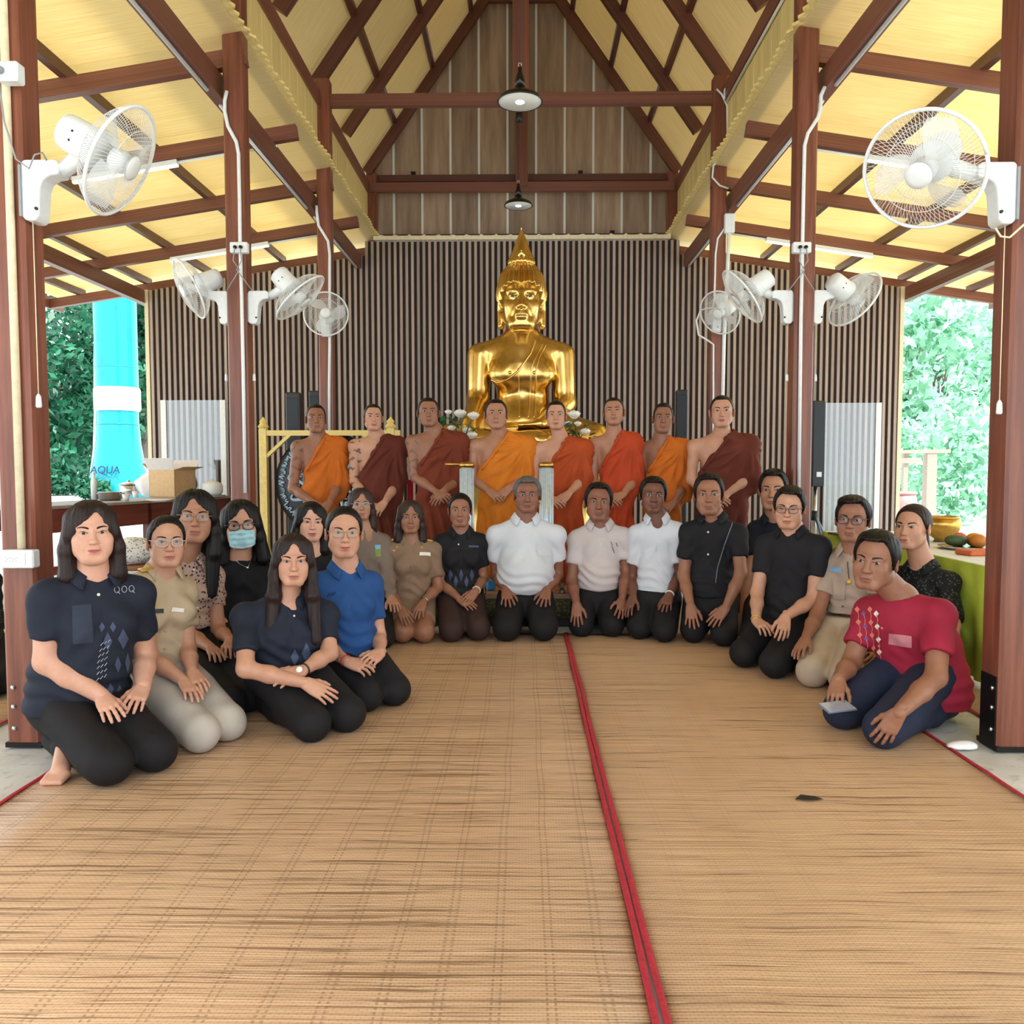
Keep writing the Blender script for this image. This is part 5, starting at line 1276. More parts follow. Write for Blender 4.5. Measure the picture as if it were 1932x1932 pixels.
# ------------------------------------------------------------------ wall fans
def viewdir(x, y, dx, dy, c):               # direction whose picture points along (dx, dy) and which faces the camera by c
    r = unit(ray(x, y)); e1 = unit(np.cross(r, [0, 0, 1])); e2 = np.cross(e1, r); q = math.sqrt(max(0, 1 - c * c)); n = math.hypot(dx, dy)
    return unit(-r * c + e1 * q * dx / n + e2 * q * -dy / n)
FR = .218
def _grille(r0, r1, z0, z1, nw, bulge):
    mb = MB()
    for i in range(nw):
        a = 2 * PI * i / nw; t = np.linspace(0, 1, 6); rr = r0 + (r1 - r0) * t; zz = z0 + (z1 - z0) * t ** bulge; tw = a + .25 * t
        mb.tube(np.stack([rr * np.cos(tw), rr * np.sin(tw), zz], 1), .0011, 3)
    for r, z in ((r0, z0), (r0 + (r1 - r0) * .55, z0 + (z1 - z0) * .55 ** bulge)):
        a = np.linspace(0, 2 * PI, 33); mb.tube(np.stack([r * np.cos(a), r * np.sin(a), np.full(33, z)], 1), .0014, 4)
    return mb.mesh('grille', True)
G_FRONT = _grille(.048, FR, .052, 0, 84, 2.6); G_REAR = _grille(.075, FR, -.085, -.006, 72, 3.2)
_a = np.linspace(0, 2 * PI, 49)
G_RIM = MB().tube(np.stack([FR * np.cos(_a), FR * np.sin(_a), np.zeros(49)], 1), .0075, 8).mesh('rim', True)
G_HUB = MB().lathe([(.0, .060), (.03, .060), (.048, .054), (.050, .046), (0, .046)], 28).mesh('badge', True)
G_HUB2 = MB().lathe([(.0, .03), (.03, .028), (.043, .015), (.045, -.03), (0, -.03)], 24).mesh('hub', True)
G_MOTOR = MB().lathe([(0, -.245), (.050, -.243), (.066, -.232), (.070, -.205), (.073, -.13), (.080, -.092), (.076, -.080), (0, -.08)], 32).mesh('motor_housing', True)
def _blade():
    V = []; n, m = 9, 6
    for i in range(n):
        t = i / (n - 1); r = .040 + .150 * t; w_ = .34 + .62 * math.sin(PI * min(1, .25 + .62 * t)) - .25 * max(0, t - .75) * 3
        for j in range(m):
            u = j / (m - 1) - .5; a = .42 * t + u * w_; V.append((r * math.cos(a), r * math.sin(a), -.018 + u * .075 * (1 - .35 * t) + .008 * math.cos(u * 3)))
    return mesh_np('blade', V, gridfaces(n, m))
G_BLADE = _blade()
def extrude(prof, th):                      # closed outline in (u, v), thickness along w
    n = len(prof); V = [(u, -th / 2, v) for u, v in prof] + [(u, th / 2, v) for u, v in prof]
    return np.array(V), [list(range(n))[::-1], [i + n for i in range(n)]] + [[i, (i + 1) % n, (i + 1) % n + n, i + n] for i in range(n)]
_pr = [(0, .10), (.012, .112), (.135, .112), (.15, .10), (.15, .055), (.115, .05), (.088, .035), (.075, .005), (.070, -.05), (.066, -.108), (.05, -.125), (.015, -.125), (0, -.11)]
def fan(label, mount, out, cpx, D, dvec, cord=None):
    t = thing('wall_fan', label, 'fan', mount, 'white oscillating wall fans on the posts')
    out = np.asarray(out, float); wv = np.cross([0, 0, 1.0], out); Rm = np.stack([out, wv, [0, 0, 1.0]], 1); mount = np.asarray(mount, float)
    V, Fs = extrude(_pr, .085); mb = MB().add(V @ Rm.T + mount, Fs); o = obj('wall_bracket', mb.mesh('wall_bracket'), WHITE, t)
    md = o.modifiers.new('soft', 'BEVEL'); md.width = .008; md.segments = 2; md.limit_method = 'ANGLE'
    V, Fs = extrude([(.003, .09), (-.006, .09), (-.006, -.11), (.003, -.11)], .10); obj('mount_plate', MB().add(V @ Rm.T + mount, Fs).mesh('mount_plate'), GREYP, t)
    obj('switch', MB().lathe([(.007, 0), (.006, .006), (0, .007)], 10, M4(frame(-wv if (-wv)[1] < 0 else wv), mount + out * .06 + np.array([0, -.043, -.08]))).mesh('switch'), BLACKP, t)
    c = at(*cpx, D); Rf = frame(dvec); arm = mount + out * .145 + np.array([0, 0, .08])
    back = c - dvec * .13
    obj('neck', MB().tube([arm, arm * .5 + back * .5 + np.array([0, 0, -.01]), back], [.030, .034, .040], 12).mesh('neck', True), WHITE, t)
    for me, nm, m in ((G_MOTOR, 'motor_housing', WHITE), (G_REAR, 'rear_grille', WHITE2), (G_FRONT, 'front_grille', WHITE2), (G_RIM, 'rim', WHITE), (G_HUB, 'badge', WHITE), (G_HUB2, 'hub', WHITE)):
        o = obj(nm, me, m, t); setm(o, Rf, c)
    for k in range(3): o = obj('blade', G_BLADE, BLADEM, t); setm(o, Rf @ rotz(2 * PI * k / 3 + hash(label) % 7 * 0 + cpx[0] * .01), c)
    for k in range(2):
        a = .9 + k * .5; p = c + Rf @ np.array([.073 * math.cos(a + 2.2), .073 * math.sin(a + 2.2), -.17]); obj('screw', MB().lathe([(.005, 0), (0, .002)], 8, M4(frame(p - (c - dvec * .17)), p)).mesh('screw'), BLACKP, t)
    if cord:
        p = mount + out * .03 + np.array([0, -.02, -.125]); q = p.copy(); q[2] -= cord
        oc = obj('pull_cord', MB().tube([p, (p + q) / 2, q], .0022, 5).mesh('pull_cord', True), CREAM, t)
        obj('cord_weight', MB().lathe([(.004, .0), (.010, -.012), (.012, -.05), (.009, -.056), (0, -.056)], 10, M4(np.eye(3), q)).mesh('cord_weight', True), WHITE, oc)
    return c
_t = NT('translucent_blade'); _p = _t.bsdf(srgb(232, 238, 242), .4, 0, .4); _q = _t.n('ShaderNodeBsdfTransparent'); _m2 = _t.n('ShaderNodeMixShader'); _m2.inputs[0].default_value = .38
_t.l(_p.outputs[0], _m2.inputs[1]); _t.l(_q.outputs[0], _m2.inputs[2]); _t.l(_m2.outputs[0], _t.o.inputs[0]); BLADEM = _t.m
PW = .071
fan('white wall fan on the front left post, tilted down to the right', at(0, 362, 3.3) * [0, 1, 1] + [XL + PW, 0, 0], (1, 0, 0), (228, 305), 3.22, viewdir(228, 305, .917, .4, .45), .68)
fan('white wall fan on the front right post, turned to the camera', at(0, 378, 3.3) * [0, 1, 1] + [XR - PW, 0, 0], (-1, 0, 0), (1742, 322), 3.15, viewdir(1742, 322, -.62, .6, .90), .68)
y2 = PY[1]
fan('white wall fan on the outer side of the second left post, facing left', at(0, 582, y2) * [0, 1, 1] + [XL - PW, 0, 0], (-1, 0, 0), (357, 545), y2 - .05, viewdir(357, 545, -.9, .42, .24), .35)
fan('white wall fan on the inner side of the second left post, facing down right', at(0, 582, y2) * [0, 1, 1] + [XL + PW, 0, 0], (1, 0, 0), (567, 562), y2 - .05, viewdir(567, 562, .68, .72, .27), .35)
fan('white wall fan on the camera side of the third left post', [XL + .02, PY[2] - PW, at(0, 618, PY[2])[2]], (0, -1, 0), (615, 592), PY[2] - .30, viewdir(615, 592, -.1, -.25, .97))
fan('white wall fan on the inner side of the second right post, facing down left', at(0, 585, y2) * [0, 1, 1] + [XR - PW, 0, 0], (-1, 0, 0), (1400, 560), y2 - .05, viewdir(1400, 560, -.8, .55, .27), .35)
fan('white wall fan on the outer side of the second right post, back turned', at(0, 585, y2) * [0, 1, 1] + [XR + PW, 0, 0], (1, 0, 0), (1612, 565), y2 + .0, viewdir(1612, 565, .62, .6, -.5), .35)
fan('white wall fan on the camera side of the third right post', [XR - .03, PY[2] - PW, at(0, 612, PY[2])[2]], (0, -1, 0), (1358, 590), PY[2] - .30, viewdir(1358, 590, -.5, .3, .82))

# ------------------------------------------------------------------ conduits, boxes, battens
def conduit(label, pts, r=.011, group=None, m=None):
    P = [np.asarray(p, float) for p in pts]; V, Fq = tube(P, r, 8)
    return tag(obj('conduit', mesh_np('conduit', V, Fq), m or WHITE), label, 'conduit', group)
def run(pxs, D): return [at(x, y, D) for x, y in pxs]
xc = at(25, 560, 3.255)[0]; zb = at(30, 1035, 3.255)[2]
conduit('pale straight conduit on the front left post down to the socket box', [(xc, 3.255, 4.6), (xc, 3.255, 2.6), (xc, 3.255, zb)], .016, m=CREAM)
conduit('white conduit bending down the face of the second left post', run([(428, 172), (424, 190), (424, 210), (430, 238), (446, 268), (450, 290), (452, 380), (453, 460), (456, 560), (459, 700), (463, 930)], y2 - .085), .013)
conduit('white conduit bending down the face of the third left post', run([(597, 388), (598, 402), (601, 425), (610, 440), (619, 455), (622, 480), (622, 540), (622, 600)], PY[2] - .085) + run([(622, 655), (621, 740), (622, 900)], PY[2] - .085), .014)
conduit('white conduit bending down the face of the second right post', run([(1556, 164), (1549, 180), (1548, 205), (1543, 222), (1524, 252), (1518, 275), (1516, 360), (1514, 460), (1511, 600), (1507, 930)], y2 - .085), .013)
conduit('thick pale conduit down the third right post below the switch box', run([(1376, 425), (1372, 520), (1366, 640), (1360, 900)], PY[2] - .085), .019)
conduit('thin white conduit looping behind the fan on the third right post', run([(1371, 425), (1354, 450), (1350, 480), (1348, 560), (1345, 580), (1322, 585), (1314, 605), (1318, 632), (1335, 642), (1346, 650), (1345, 900)], PY[2] - .09), .010)
conduit('white cable looping past the top of the third right post', run([(1352, 168), (1362, 178), (1372, 200), (1373, 280), (1362, 300), (1346, 312), (1344, 335), (1358, 350), (1374, 356)], PY[2] - .09), .010)
conduit('white conduit up the main roof edge beside the third right post', [(2.02, 8.4, 4.80), (2.02, 7.0, 4.80), (2.02, 5.2, 4.80)], .013)
for s, xb, sd in ((-1, -2.21, 'left'), (1, 2.14, 'right')):
    for k, (a, b) in enumerate(((1.0, 5.80), (6.05, 8.40), (8.70, 10.85))):
        conduit(f'white conduit under the {sd} lower beam, {("nearest", "middle", "farthest")[k]} bay', [(xb, a, 3.772), (xb, (a + b) / 2, 3.772), (xb, b, 3.772)], .013)
    for k, (px0, px1, pc, D) in enumerate((((130, 330, 520), (312, 500, 608))[i] + ((7.27,), (9.86,))[i] if s < 0 else ((1845, 1642, 1465), (1655, 1452, 1372))[i] + ((7.27,), (9.86,))[i] for i in range(2))):
        f = lambda px, dz=0: np.array([at(px, 0, D)[0], D - .02, aisz(abs(at(px, 0, D)[0]) + (0.07 if s > 0 else 0)) - .085 + dz])
        a, b, c = f(px0), f(px1), f(pc); t = thing('led_batten', f'white batten light under the {sd} aisle rafters, ' + ('nearer one' if k == 0 else 'farther one'), 'light', (a + b) / 2, 'batten lights under the aisles')
        o = bar('housing', a, b, .05, .04, WHITE, t); o = bar('diffuser', a + [0, 0, -.025], b + [0, 0, -.025], .035, .02, LEDM, t)
        conduit(f'white conduit along the {sd} aisle rafter, ' + ('nearer run' if k == 0 else 'farther run'), [b, b * .5 + c * .5, c], .011)
def elbox(name, label, x, y, D, w_, h_, d_, m=WHITE, parts=None):
    c = at(x, y, D); t = thing(name, label, 'box', c); o = obj('box_body', chamfer(w_, d_, h_, .006), m, t); setm(o, np.eye(3), c); return t, c
t, c = elbox('socket_box', 'white socket box on the front left post with two round-pin outlets', 38, 1054, 3.22, .135, .072, .05)
o = obj('face_plate', chamfer(.095, .004, .05, .0015), WHITE2, t); setm(o, np.eye(3), c + [-.01, -.027, 0])
for k in range(2):
    for dx, dz in ((-.008, .006), (.008, .006), (-.008, -.007), (.008, -.007), (0, 0)):
        o = obj('pin_hole', MB().lathe([(.0025, 0), (0, .0012)], 8, M4(frame((0, -1, 0)), c + [-.032 + k * .026 + dx, -.029, dz])).mesh('pin_hole'), GREYP, t)
t, c = elbox('junction_box', 'white junction box high on the front left post with a hanging plug', 20, 139, 3.22, .085, .075, .055)
obj('plug', MB().tube([c + [-.02, -.03, 0], c + [-.02, -.05, -.005]], .014, 10).mesh('plug', True), GREYP, t)
conduit('thin grey cable looping from the high junction box to the front left fan', [c + [-.02, -.05, -.01], at(8, 230, 3.2), at(30, 300, 3.2), at(55, 318, 3.21), at(65, 292, 3.21), at(80, 288, 3.22), at(88, 302, 3.26)], .0035, m=GREYP)
for x, sd in ((452, 'left'), (1512, 'right')):
    t, c = elbox('socket_box', f'white socket box on the second {sd} post with black plugs and cables', x, 468, y2 - .10, .125, .075, .05)
    for k in (-1, 1): obj('plug', MB().tube([c + [k * .02, -.025, .0], c + [k * .02, -.045, -.004]], .012, 10).mesh('plug', True), IRON, t)
    for k in (-1, 1): obj('cable', MB().tube([c + [k * .02, -.045, -.01], c + [k * .03, -.05, -.10], c + [k * -.01, -.04, -.16], c + [k * .09, -.02, -.30]], .004, 6).mesh('cable', True), GREYP, t)
elbox('switch_box', 'tall white switch box on the third right post', 1376, 422, PY[2] - .11, .10, .19, .06)
elbox('conduit_joint', 'small white conduit joint at the top of the third right post', 1371, 178, PY[2] - .11, .055, .11, .05)
conduit('pale cable curling from the front right fan round the front right post', run([(1878, 430), (1888, 446), (1905, 448), (1925, 430), (1945, 412)], 3.2), .004, m=CREAM)

# ------------------------------------------------------------------ pendant lamps
def lamp(label, x, yrim, D, dia, ztop):
    c = at(x, yrim, D); r = dia / 2; t = thing('pendant_lamp', label, 'lamp', c, 'black enamel pendant lamps'); M = M4(np.eye(3), c)
    sh = [(r, .0), (r * 1.01, .006), (r * .93, .03), (r * .55, .062), (r * .27, .085), (r * .23, .11)]
    obj('shade', MB().lathe(sh, 40, M).mesh('shade', True), BLACKM, t)
    obj('shade_lining', MB().lathe([(q[0] - .004, q[1] - .003) for q in sh[:5]] + [(0, .08)], 40, M).mesh('shade_lining', True), WHITE2, t)
    obj('rim', MB().tube([c + np.array([r * math.cos(a), r * math.sin(a), 0]) for a in np.linspace(0, 2 * PI, 41)], .006, 8).mesh('rim', True), BLACKM, t)
    obj('socket_cap', MB().lathe([(r * .23, .11), (r * .22, .16), (r * .13, .20), (r * .10, .245), (0, .245)], 24, M).mesh('socket_cap', True), BLACKM, t)
    obj('bulb', MB().lathe([(.022, .07), (.04, .045), (.045, .02), (.03, -.006), (0, -.012)], 20, M).mesh('bulb', True), BULBM, t)
    obj('hook', MB().tube([c + np.array([.012 * math.cos(a), 0, .262 + .016 * math.sin(a)]) for a in np.linspace(0, 2 * PI, 13)], .004, 6).mesh('hook', True), STEEL, t)
    obj('cord', MB().tube([c + [0, 0, .27], c + [0, 0, 1.2], [c[0], c[1], ztop]], .004, 6).mesh('cord', True), BLACKP, t)
lamp('black enamel pendant lamp with white inside, hanging nearer the camera', 981, 192, 6.15, .325, APEX - .15)
lamp('smaller-looking black enamel pendant lamp hanging before the gable', 978, 388, 9.4, .315, APEX - .15)
o = tag(obj('dark_bulb_holder', MB().tube([at(980, 214, 8.53), at(980, 230, 8.53)], .035, 12).mesh('dark_bulb_holder', True), BLACKP), 'small dark fitting under the tie beam behind the near lamp', 'fitting')

# ------------------------------------------------------------------ golden statue
BD = 9.55
st = thing('buddha_statue', 'large golden seated statue with pointed flame crown before the slatted wall', 'statue', (at(985, 800, BD)[0], BD, 0))
s_ = lambda x, y, dd=0.0: at(x, y, BD + dd)
FWD = np.array([0, -1.0, 0]); SDX = np.array([1.0, 0, 0]); UPZ = np.array([0, 0, 1.0])
g = Grid((s_(820, 0)[0] - .1, BD - 1.15, s_(0, 856)[2]), (s_(1150, 0)[0] + .1, BD + .65, s_(0, 600)[2]), .0125)
fl = (FWD, .72)
tors_b = [(cone(s_(987, 800), s_(986, 745), .30, .27, fl), .12), (cone(s_(986, 745), s_(984, 690), .27, .37, fl), .12), (cone(s_(912, 668), s_(1056, 668), .125, .125), .10),
     (cone(s_(984, 640), s_(930, 662), .14, .12), .08), (cone(s_(984, 640), s_(1040, 662), .14, .12), .08), (ell(s_(955, 705, -.17), (.19, .13, .15)), .12), (ell(s_(1015, 705, -.17), (.19, .13, .15)), .12),
     (ell(s_(987, 800, .0), (.42, .36, .26)), .12)]
for pr, k in tors_b: g.add(pr, k)
for pr, k in [(cone(s_(906, 672), s_(902, 755, -.05), .150, .125), .03), (cone(s_(902, 755, -.05), s_(886, 800, -.5), .122, .085), .05), (cone(s_(886, 800, -.5), s_(880, 832, -.72), .07, .05, (UPZ, .8)), .04),
              (cone(s_(1061, 672), s_(1066, 762, -.05), .150, .125), .03), (cone(s_(1066, 762, -.05), s_(1020, 800, -.48), .122, .08), .05), (cone(s_(1020, 800, -.48), s_(955, 803, -.55), .075, .05, (UPZ, .6)), .04),
              (cone(s_(950, 808), s_(852, 828, -.40), .26, .17), .08), (cone(s_(1020, 808), s_(1122, 826, -.40), .26, .17), .08),
              (cone(s_(850, 832, -.42), s_(1030, 832, -.78), .16, .085), .05), (cone(s_(1124, 832, -.42), s_(950, 828, -.86), .15, .08), .05), (cone(s_(985, 655), s_(985, 618), .20, .175), .08)]: g.add(pr, k)
for k in range(4): g.add(cone(s_(893 - k * 9, 815, -.66), s_(888 - k * 9, 842, -.72), .028, .018), .01); g.add(cone(s_(975, 799 + k * 3, -.56 - k * .03), s_(935, 800 + k * 3, -.56 - k * .03), .022, .016), .01)
g.cut((0, 0, s_(0, 853)[2]), (0, 0, -1))
V, Q = g.mesh(); V = relax(V, Q, 1); obj('figure', mesh_np('figure', V, Q), GOLD, st); bvs = bvh_of(V, Q)
HSC = 3.12; hc = s_(984, 571, -.10)
hp = dict(fw=1.04, jw=1.15, ck=.95, nose=.9)
hgd = head_field(hp, .0030, np.array([0, .03, -.17]))
for s in (-1, 1):                            # long pointed ears
    hgd.add(cone((s * .080, .012, .02), (s * .076, .004, -.085), .010, .013, ((0, 1, 0), 1.4)), .006); hgd.add(ell((s * .086, .02, .028), (.010, .016, .022)), .008)
V, Q = hgd.mesh(); FC = Face(hgd); toB = lambda v: v * HSC + hc
obj('head', mesh_np('head', toB(V), Q), GOLD, st)
for s in (-1, 1):
    V, Q, c = eye_patch(FC, s, .75, 1.6, False); obj('eye', mesh_np('eye', toB(V), Q, col=np.where(c.mean(1, keepdims=True) > .3, [.80, .72, .52], [.09, .06, .02])), EYEM, st)
    V, Q = brow_patch(FC, s, .9, -.002); obj('eyebrow', mesh_np('eyebrow', toB(V), Q), GOLD, st)
g = Grid((-.11, -.12, -.07), (.11, .13, .235), .0026); g.add(cranium(1.05), 0, .012); g.add(cone((0, .0, .100), (0, .0, .150), .066, .034), .03)
X, Y, Z = g.fn(); az = np.arctan2(X, -(Y - .02)); g.d = (g.d + .0050 * np.cos(az * 34)).astype(f32)
zl = np.interp(g.ax[1], [-.14, -.08, -.055, -.03, -.01, .12], [.066, .060, .035, .0, -.03, -.06]).astype(f32)[None, :, None]
g.d = np.maximum(g.d, (zl - .010 * np.exp(-(X / .02) ** 2) - Z) * .8)
V, Q = g.mesh(); obj('hair_curls', mesh_np('hair_curls', toB(V), Q), GOLD, st)
top = s_(984, 500, -.1)
FL = [(hw * .0062, (500 - yy) * .0062) for yy, hw in ((502, 24), (496, 25), (490, 23), (483, 20), (476, 17), (469, 14.5), (462, 12), (455, 9.5), (446, 5.5), (438, 2.6), (430, .3))]
V, Fs = lathe(FL, 72); a_ = np.arctan2(V[:, 0], V[:, 1]); V[:, :2] *= (1 + .05 * np.cos(a_ * 18) * np.clip((.16 - V[:, 2]) / .1, 0.15, 1))[:, None]
obj('flame_crown', mesh_np('flame_crown', V + top, Fs), GOLD, st)
o = obj('crown_jewel', MB().lathe([(.055, 0), (.045, .02), (.02, .05), (0, .055)], 16, M4(frame((0, -1, .35)), s_(984, 480, -.22))).mesh('crown_jewel', True), GOLD, st)
for nm, pts, r in (('robe_edge', ((1010, 642), (1000, 668), (978, 700), (958, 716), (940, 722), (928, 716)), .014), ('sash_edge', ((1024, 648), (1010, 675), (1003, 692), (1000, 740), (997, 790)), .010), ('sash_edge', ((1030, 650), (1018, 672), (1012, 692), (1010, 740), (1008, 790)), .010), ('sash_edge', ((978, 695), (979, 740), (980, 790)), .009)):
    decal_line(nm, bvs, pts, r, GOLD, st, .004, 10)
for x in (962, 1008): knob('nipple_boss', bvs, (x, 703), .022, GOLD, st)
zt = s_(0, 852)[2]
ped = [(1.12, 0), (1.12, .25), (1.0, .3), (.92, .5), (.92, zt - .42), (1.0, zt - .36), (1.06, zt - .22), (1.0, zt - .10), (.96, zt)]
V, Fs = lathe(ped, 48); V = V * [.98, .78, 1] + [st.location[0], BD - .12, 0]; obj('pedestal', mesh_np('pedestal', V, Fs), GOLD, st)
for k in range(28):
    a = 2 * PI * k / 28; c = np.array([st.location[0] + 1.03 * math.cos(a), BD - .12 + .82 * math.sin(a), zt - .2]); Rm = rotz(a)
    V, Fs = lathe([(0, -.13), (.07, -.08), (.095, 0), (.06, .08), (0, .13)], 10); V = (V * [.35, 1.1, 1]) @ Rm.T + c; obj('lotus_petal', mesh_np('lotus_petal', V, Fs), GOLD, st)
# ------------------------------------------------------------------ back of the hall: gong, speakers, flowers, stands
gx, gyy = at(616, 912, 7.7)[0], 7.7; gz = at(616, 912, 7.7)[2]; GR = .50
t = thing('gong', 'large black gong with pale blue-white painted ornament, behind the leftmost monk', 'gong', (gx, gyy, gz - GR))
M = M4(frame((0, -1, 0)), (gx, gyy, gz))
obj('disc', MB().lathe([(0, .05), (.06, .045), (.09, .012), (.40, .0), (.49, -.01), (GR, -.05), (.46, -.06), (0, -.06)], 64, M).mesh('disc', True), plain('gong_black', srgb(24, 26, 34), .35), t)
PB = plain('pale_blue_paint', srgb(178, 214, 240), .5); mb = MB(); mb2 = MB()
for k in range(44):
    a = 2 * PI * k / 44; rs = np.random.RandomState(k); pts = []
    for i in range(7): pts.append((.425 + .028 * math.sin(i * 1.9 + rs.uniform(0, 6)) , a + (i - 3) * .018 + rs.uniform(-.01, .01)))
    mb.tube([(gx + r * math.cos(q), gyy - .014, gz + r * math.sin(q)) for r, q in pts], .006, 4)
obj('painted_marks', mb.mesh('painted_marks'), PB, t)
for k in range(11):
    a = np.linspace(0, .5, 12) + 2 * PI * k / 11
    for r0, am in ((.31, .05), (.24, .035), (.17, .03)):
        mb2.tube([(gx + (r0 + am * math.sin((q - a[0]) * 13)) * math.cos(q), gyy - .018, gz + (r0 + am * math.sin((q - a[0]) * 13)) * math.sin(q)) for q in a], [.004 + .010 * math.sin(PI * i / 11) for i in range(12)], 4)
obj('painted_scrolls', mb2.mesh('painted_scrolls'), PB, t)
t = thing('gong_stand', 'pale gold wooden frame with pointed posts holding the gong', 'stand', (gx, gyy, 0))
zb = at(600, 817, gyy)[2]
for px_ in (497, 737):
    x = at(px_, 817, gyy)[0]; zt = at(0, 789, gyy)[2]
    obj('post', MB().box((x - .035, gyy - .035, 0), (x + .035, gyy + .035, zb + .04)).lathe([(.035, zb + .04), (.055, zb + .06), (.03, zb + .09), (.04, zb + .105), (0, zt + .01)], 10, M4(np.eye(3), (x, gyy, 0))).mesh('post'), GOLDP, t)
    obj('foot', MB().box((x - .05, gyy - .3, 0), (x + .05, gyy + .3, .06)).mesh('foot'), GOLDP, t)
    for sy in (-1, 1): bar('foot_brace', (x, gyy + sy * .26, .04), (x, gyy + sy * .03, .50), .03, .03, GOLDP, t, up=(1, 0, 0))
    sx = 1 if px_ < 600 else -1; bar('brace', (x + sx * .03, gyy, zb - .22), (x + sx * .26, gyy, zb - .01), .03, .05, GOLDP, t, up=(0, 1, 0))
bar('crossbar', (at(486, 0, gyy)[0], gyy, zb), (at(748, 0, gyy)[0], gyy, zb), .05, .05, GOLDP, t)
for s in (-1, 1): obj('hanging_cord', MB().tube([(gx + s * .2, gyy, zb), (gx + s * .2, gyy + .01, gz + .45)], .008, 6).mesh('hanging_cord'), RED, t)
def speaker(label, x0, x1, yt, D, yb=None):
    a, b = at(x0, yt, D), at(x1, yt, D); w_ = b[0] - a[0]; x = (a[0] + b[0]) / 2; zt = a[2]; zb = .05 if yb is None else at(x0, yb, D)[2]
    t = thing('column_speaker', label, 'speaker', (x, D, 0)); o = obj('cabinet', chamfer(w_, w_ * 1.1, zt - zb, .012), BLACKP, t); setm(o, np.eye(3), (x, D, (zt + zb) / 2))
    o = obj('front_grille', chamfer(w_ * .86, .012, (zt - zb) * .94, .004), plain('speaker_grille', srgb(26, 36, 48), .5), t); setm(o, np.eye(3), (x, D - w_ * .55 - .004, (zt + zb) / 2))
    if yb is None: obj('base', MB().box((x - w_ * 1.1, D - w_ * 1.2, 0), (x + w_ * 1.1, D + w_ * 1.2, .05)).mesh('base'), BLACKP, t)
    else:
        obj('badge', MB().box((x - .02, D - w_ * .55 - .014, zb + .10), (x + .03, D - w_ * .55 - .008, zb + .15)).mesh('badge'), WHITE, t)
        obj('pole', MB().tube([(x, D, zb), (x, D, .25)], .019, 10).mesh('pole', True), STEEL, t)
        obj('collar', MB().tube([(x, D, .60), (x, D, .70)], .032, 10).mesh('collar', True), BLACKP, t)
        for k in range(3):
            q = .6 + 2 * PI * k / 3; obj('leg', MB().tube([(x, D, .66), (x + .5 * math.cos(q), D + .5 * math.sin(q), .015)], .014, 8).mesh('leg', True), plain('blue_grey_metal', srgb(110, 130, 150), .35, .5), t)
            obj('strut', MB().tube([(x, D, .30), (x + .25 * math.cos(q), D + .25 * math.sin(q), .34)], .009, 6).mesh('strut', True), STEEL, t)
    return t
speaker('tall black column speaker behind the leftmost monk, nearer of the left pair', 542, 568, 741, 8.25)
speaker('tall black column speaker beside the third left post, farther of the left pair', 585, 605, 738, 9.25)
speaker('tall black column speaker right of the statue behind the monks', 1276, 1296, 736, 9.0)
speaker('black column speaker raised on a tripod near the right end of the slatted wall', 1529, 1554, 757, 8.4, 918)
# chrome standards in front of the monks
for x, yt, lab in ((881, 877, 'left chrome standing tube with brass cap and thin bar, before the monks'), (1031, 877, 'right chrome standing tube with brass cap, before the monks')):
    D = 6.12; c = at(x, yt, D); t = thing('chrome_stand', lab, 'stand', (c[0], D, 0), 'chrome tubes before the monks'); r = .050
    obj('tube', MB().lathe([(r, .22), (r, c[2] - .02)], 24, M4(np.eye(3), (c[0], D, 0))).mesh('tube', True), CHROME, t)
    for k in range(5): a = PI + .35 + k * .6; obj('rib', MB().tube([(c[0] + r * math.cos(a), D + r * math.sin(a), .23), (c[0] + r * math.cos(a), D + r * math.sin(a), c[2] - .03)], .008, 6).mesh('rib', True), CHROME, t)
    obj('cap', MB().lathe([(r * 1.15, -.02), (r * 1.25, 0), (r * 1.1, .015), (r * .5, .022), (0, .024)], 24, M4(np.eye(3), c)).mesh('cap', True), BRASS, t)
    obj('base', MB().lathe([(.11, 0), (.11, .02), (.06, .05), (r, .22)], 24, M4(np.eye(3), (c[0], D, 0))).mesh('base', True), CHROME, t)
    if x < 900: obj('thin_bar', MB().tube([at(840, 876, D), at(896, 876, D)], .010, 8).mesh('thin_bar', True), BRASS, t)
c = at(774, 905, 7.0); t = thing('red_banner', 'narrow red cloth strip hanging between the second and third monks', 'banner', (c[0], 7.0, 0))
obj('strip', MB().box((c[0] - .025, 6.995, .55), (c[0] + .025, 7.005, c[2])).mesh('strip'), plain('bright_red_cloth', srgb(214, 40, 60), .7), t); obj('pole', MB().tube([(c[0], 7.02, 0), (c[0], 7.02, c[2] + .02)], .012, 8).mesh('pole', True), GOLDP, t)
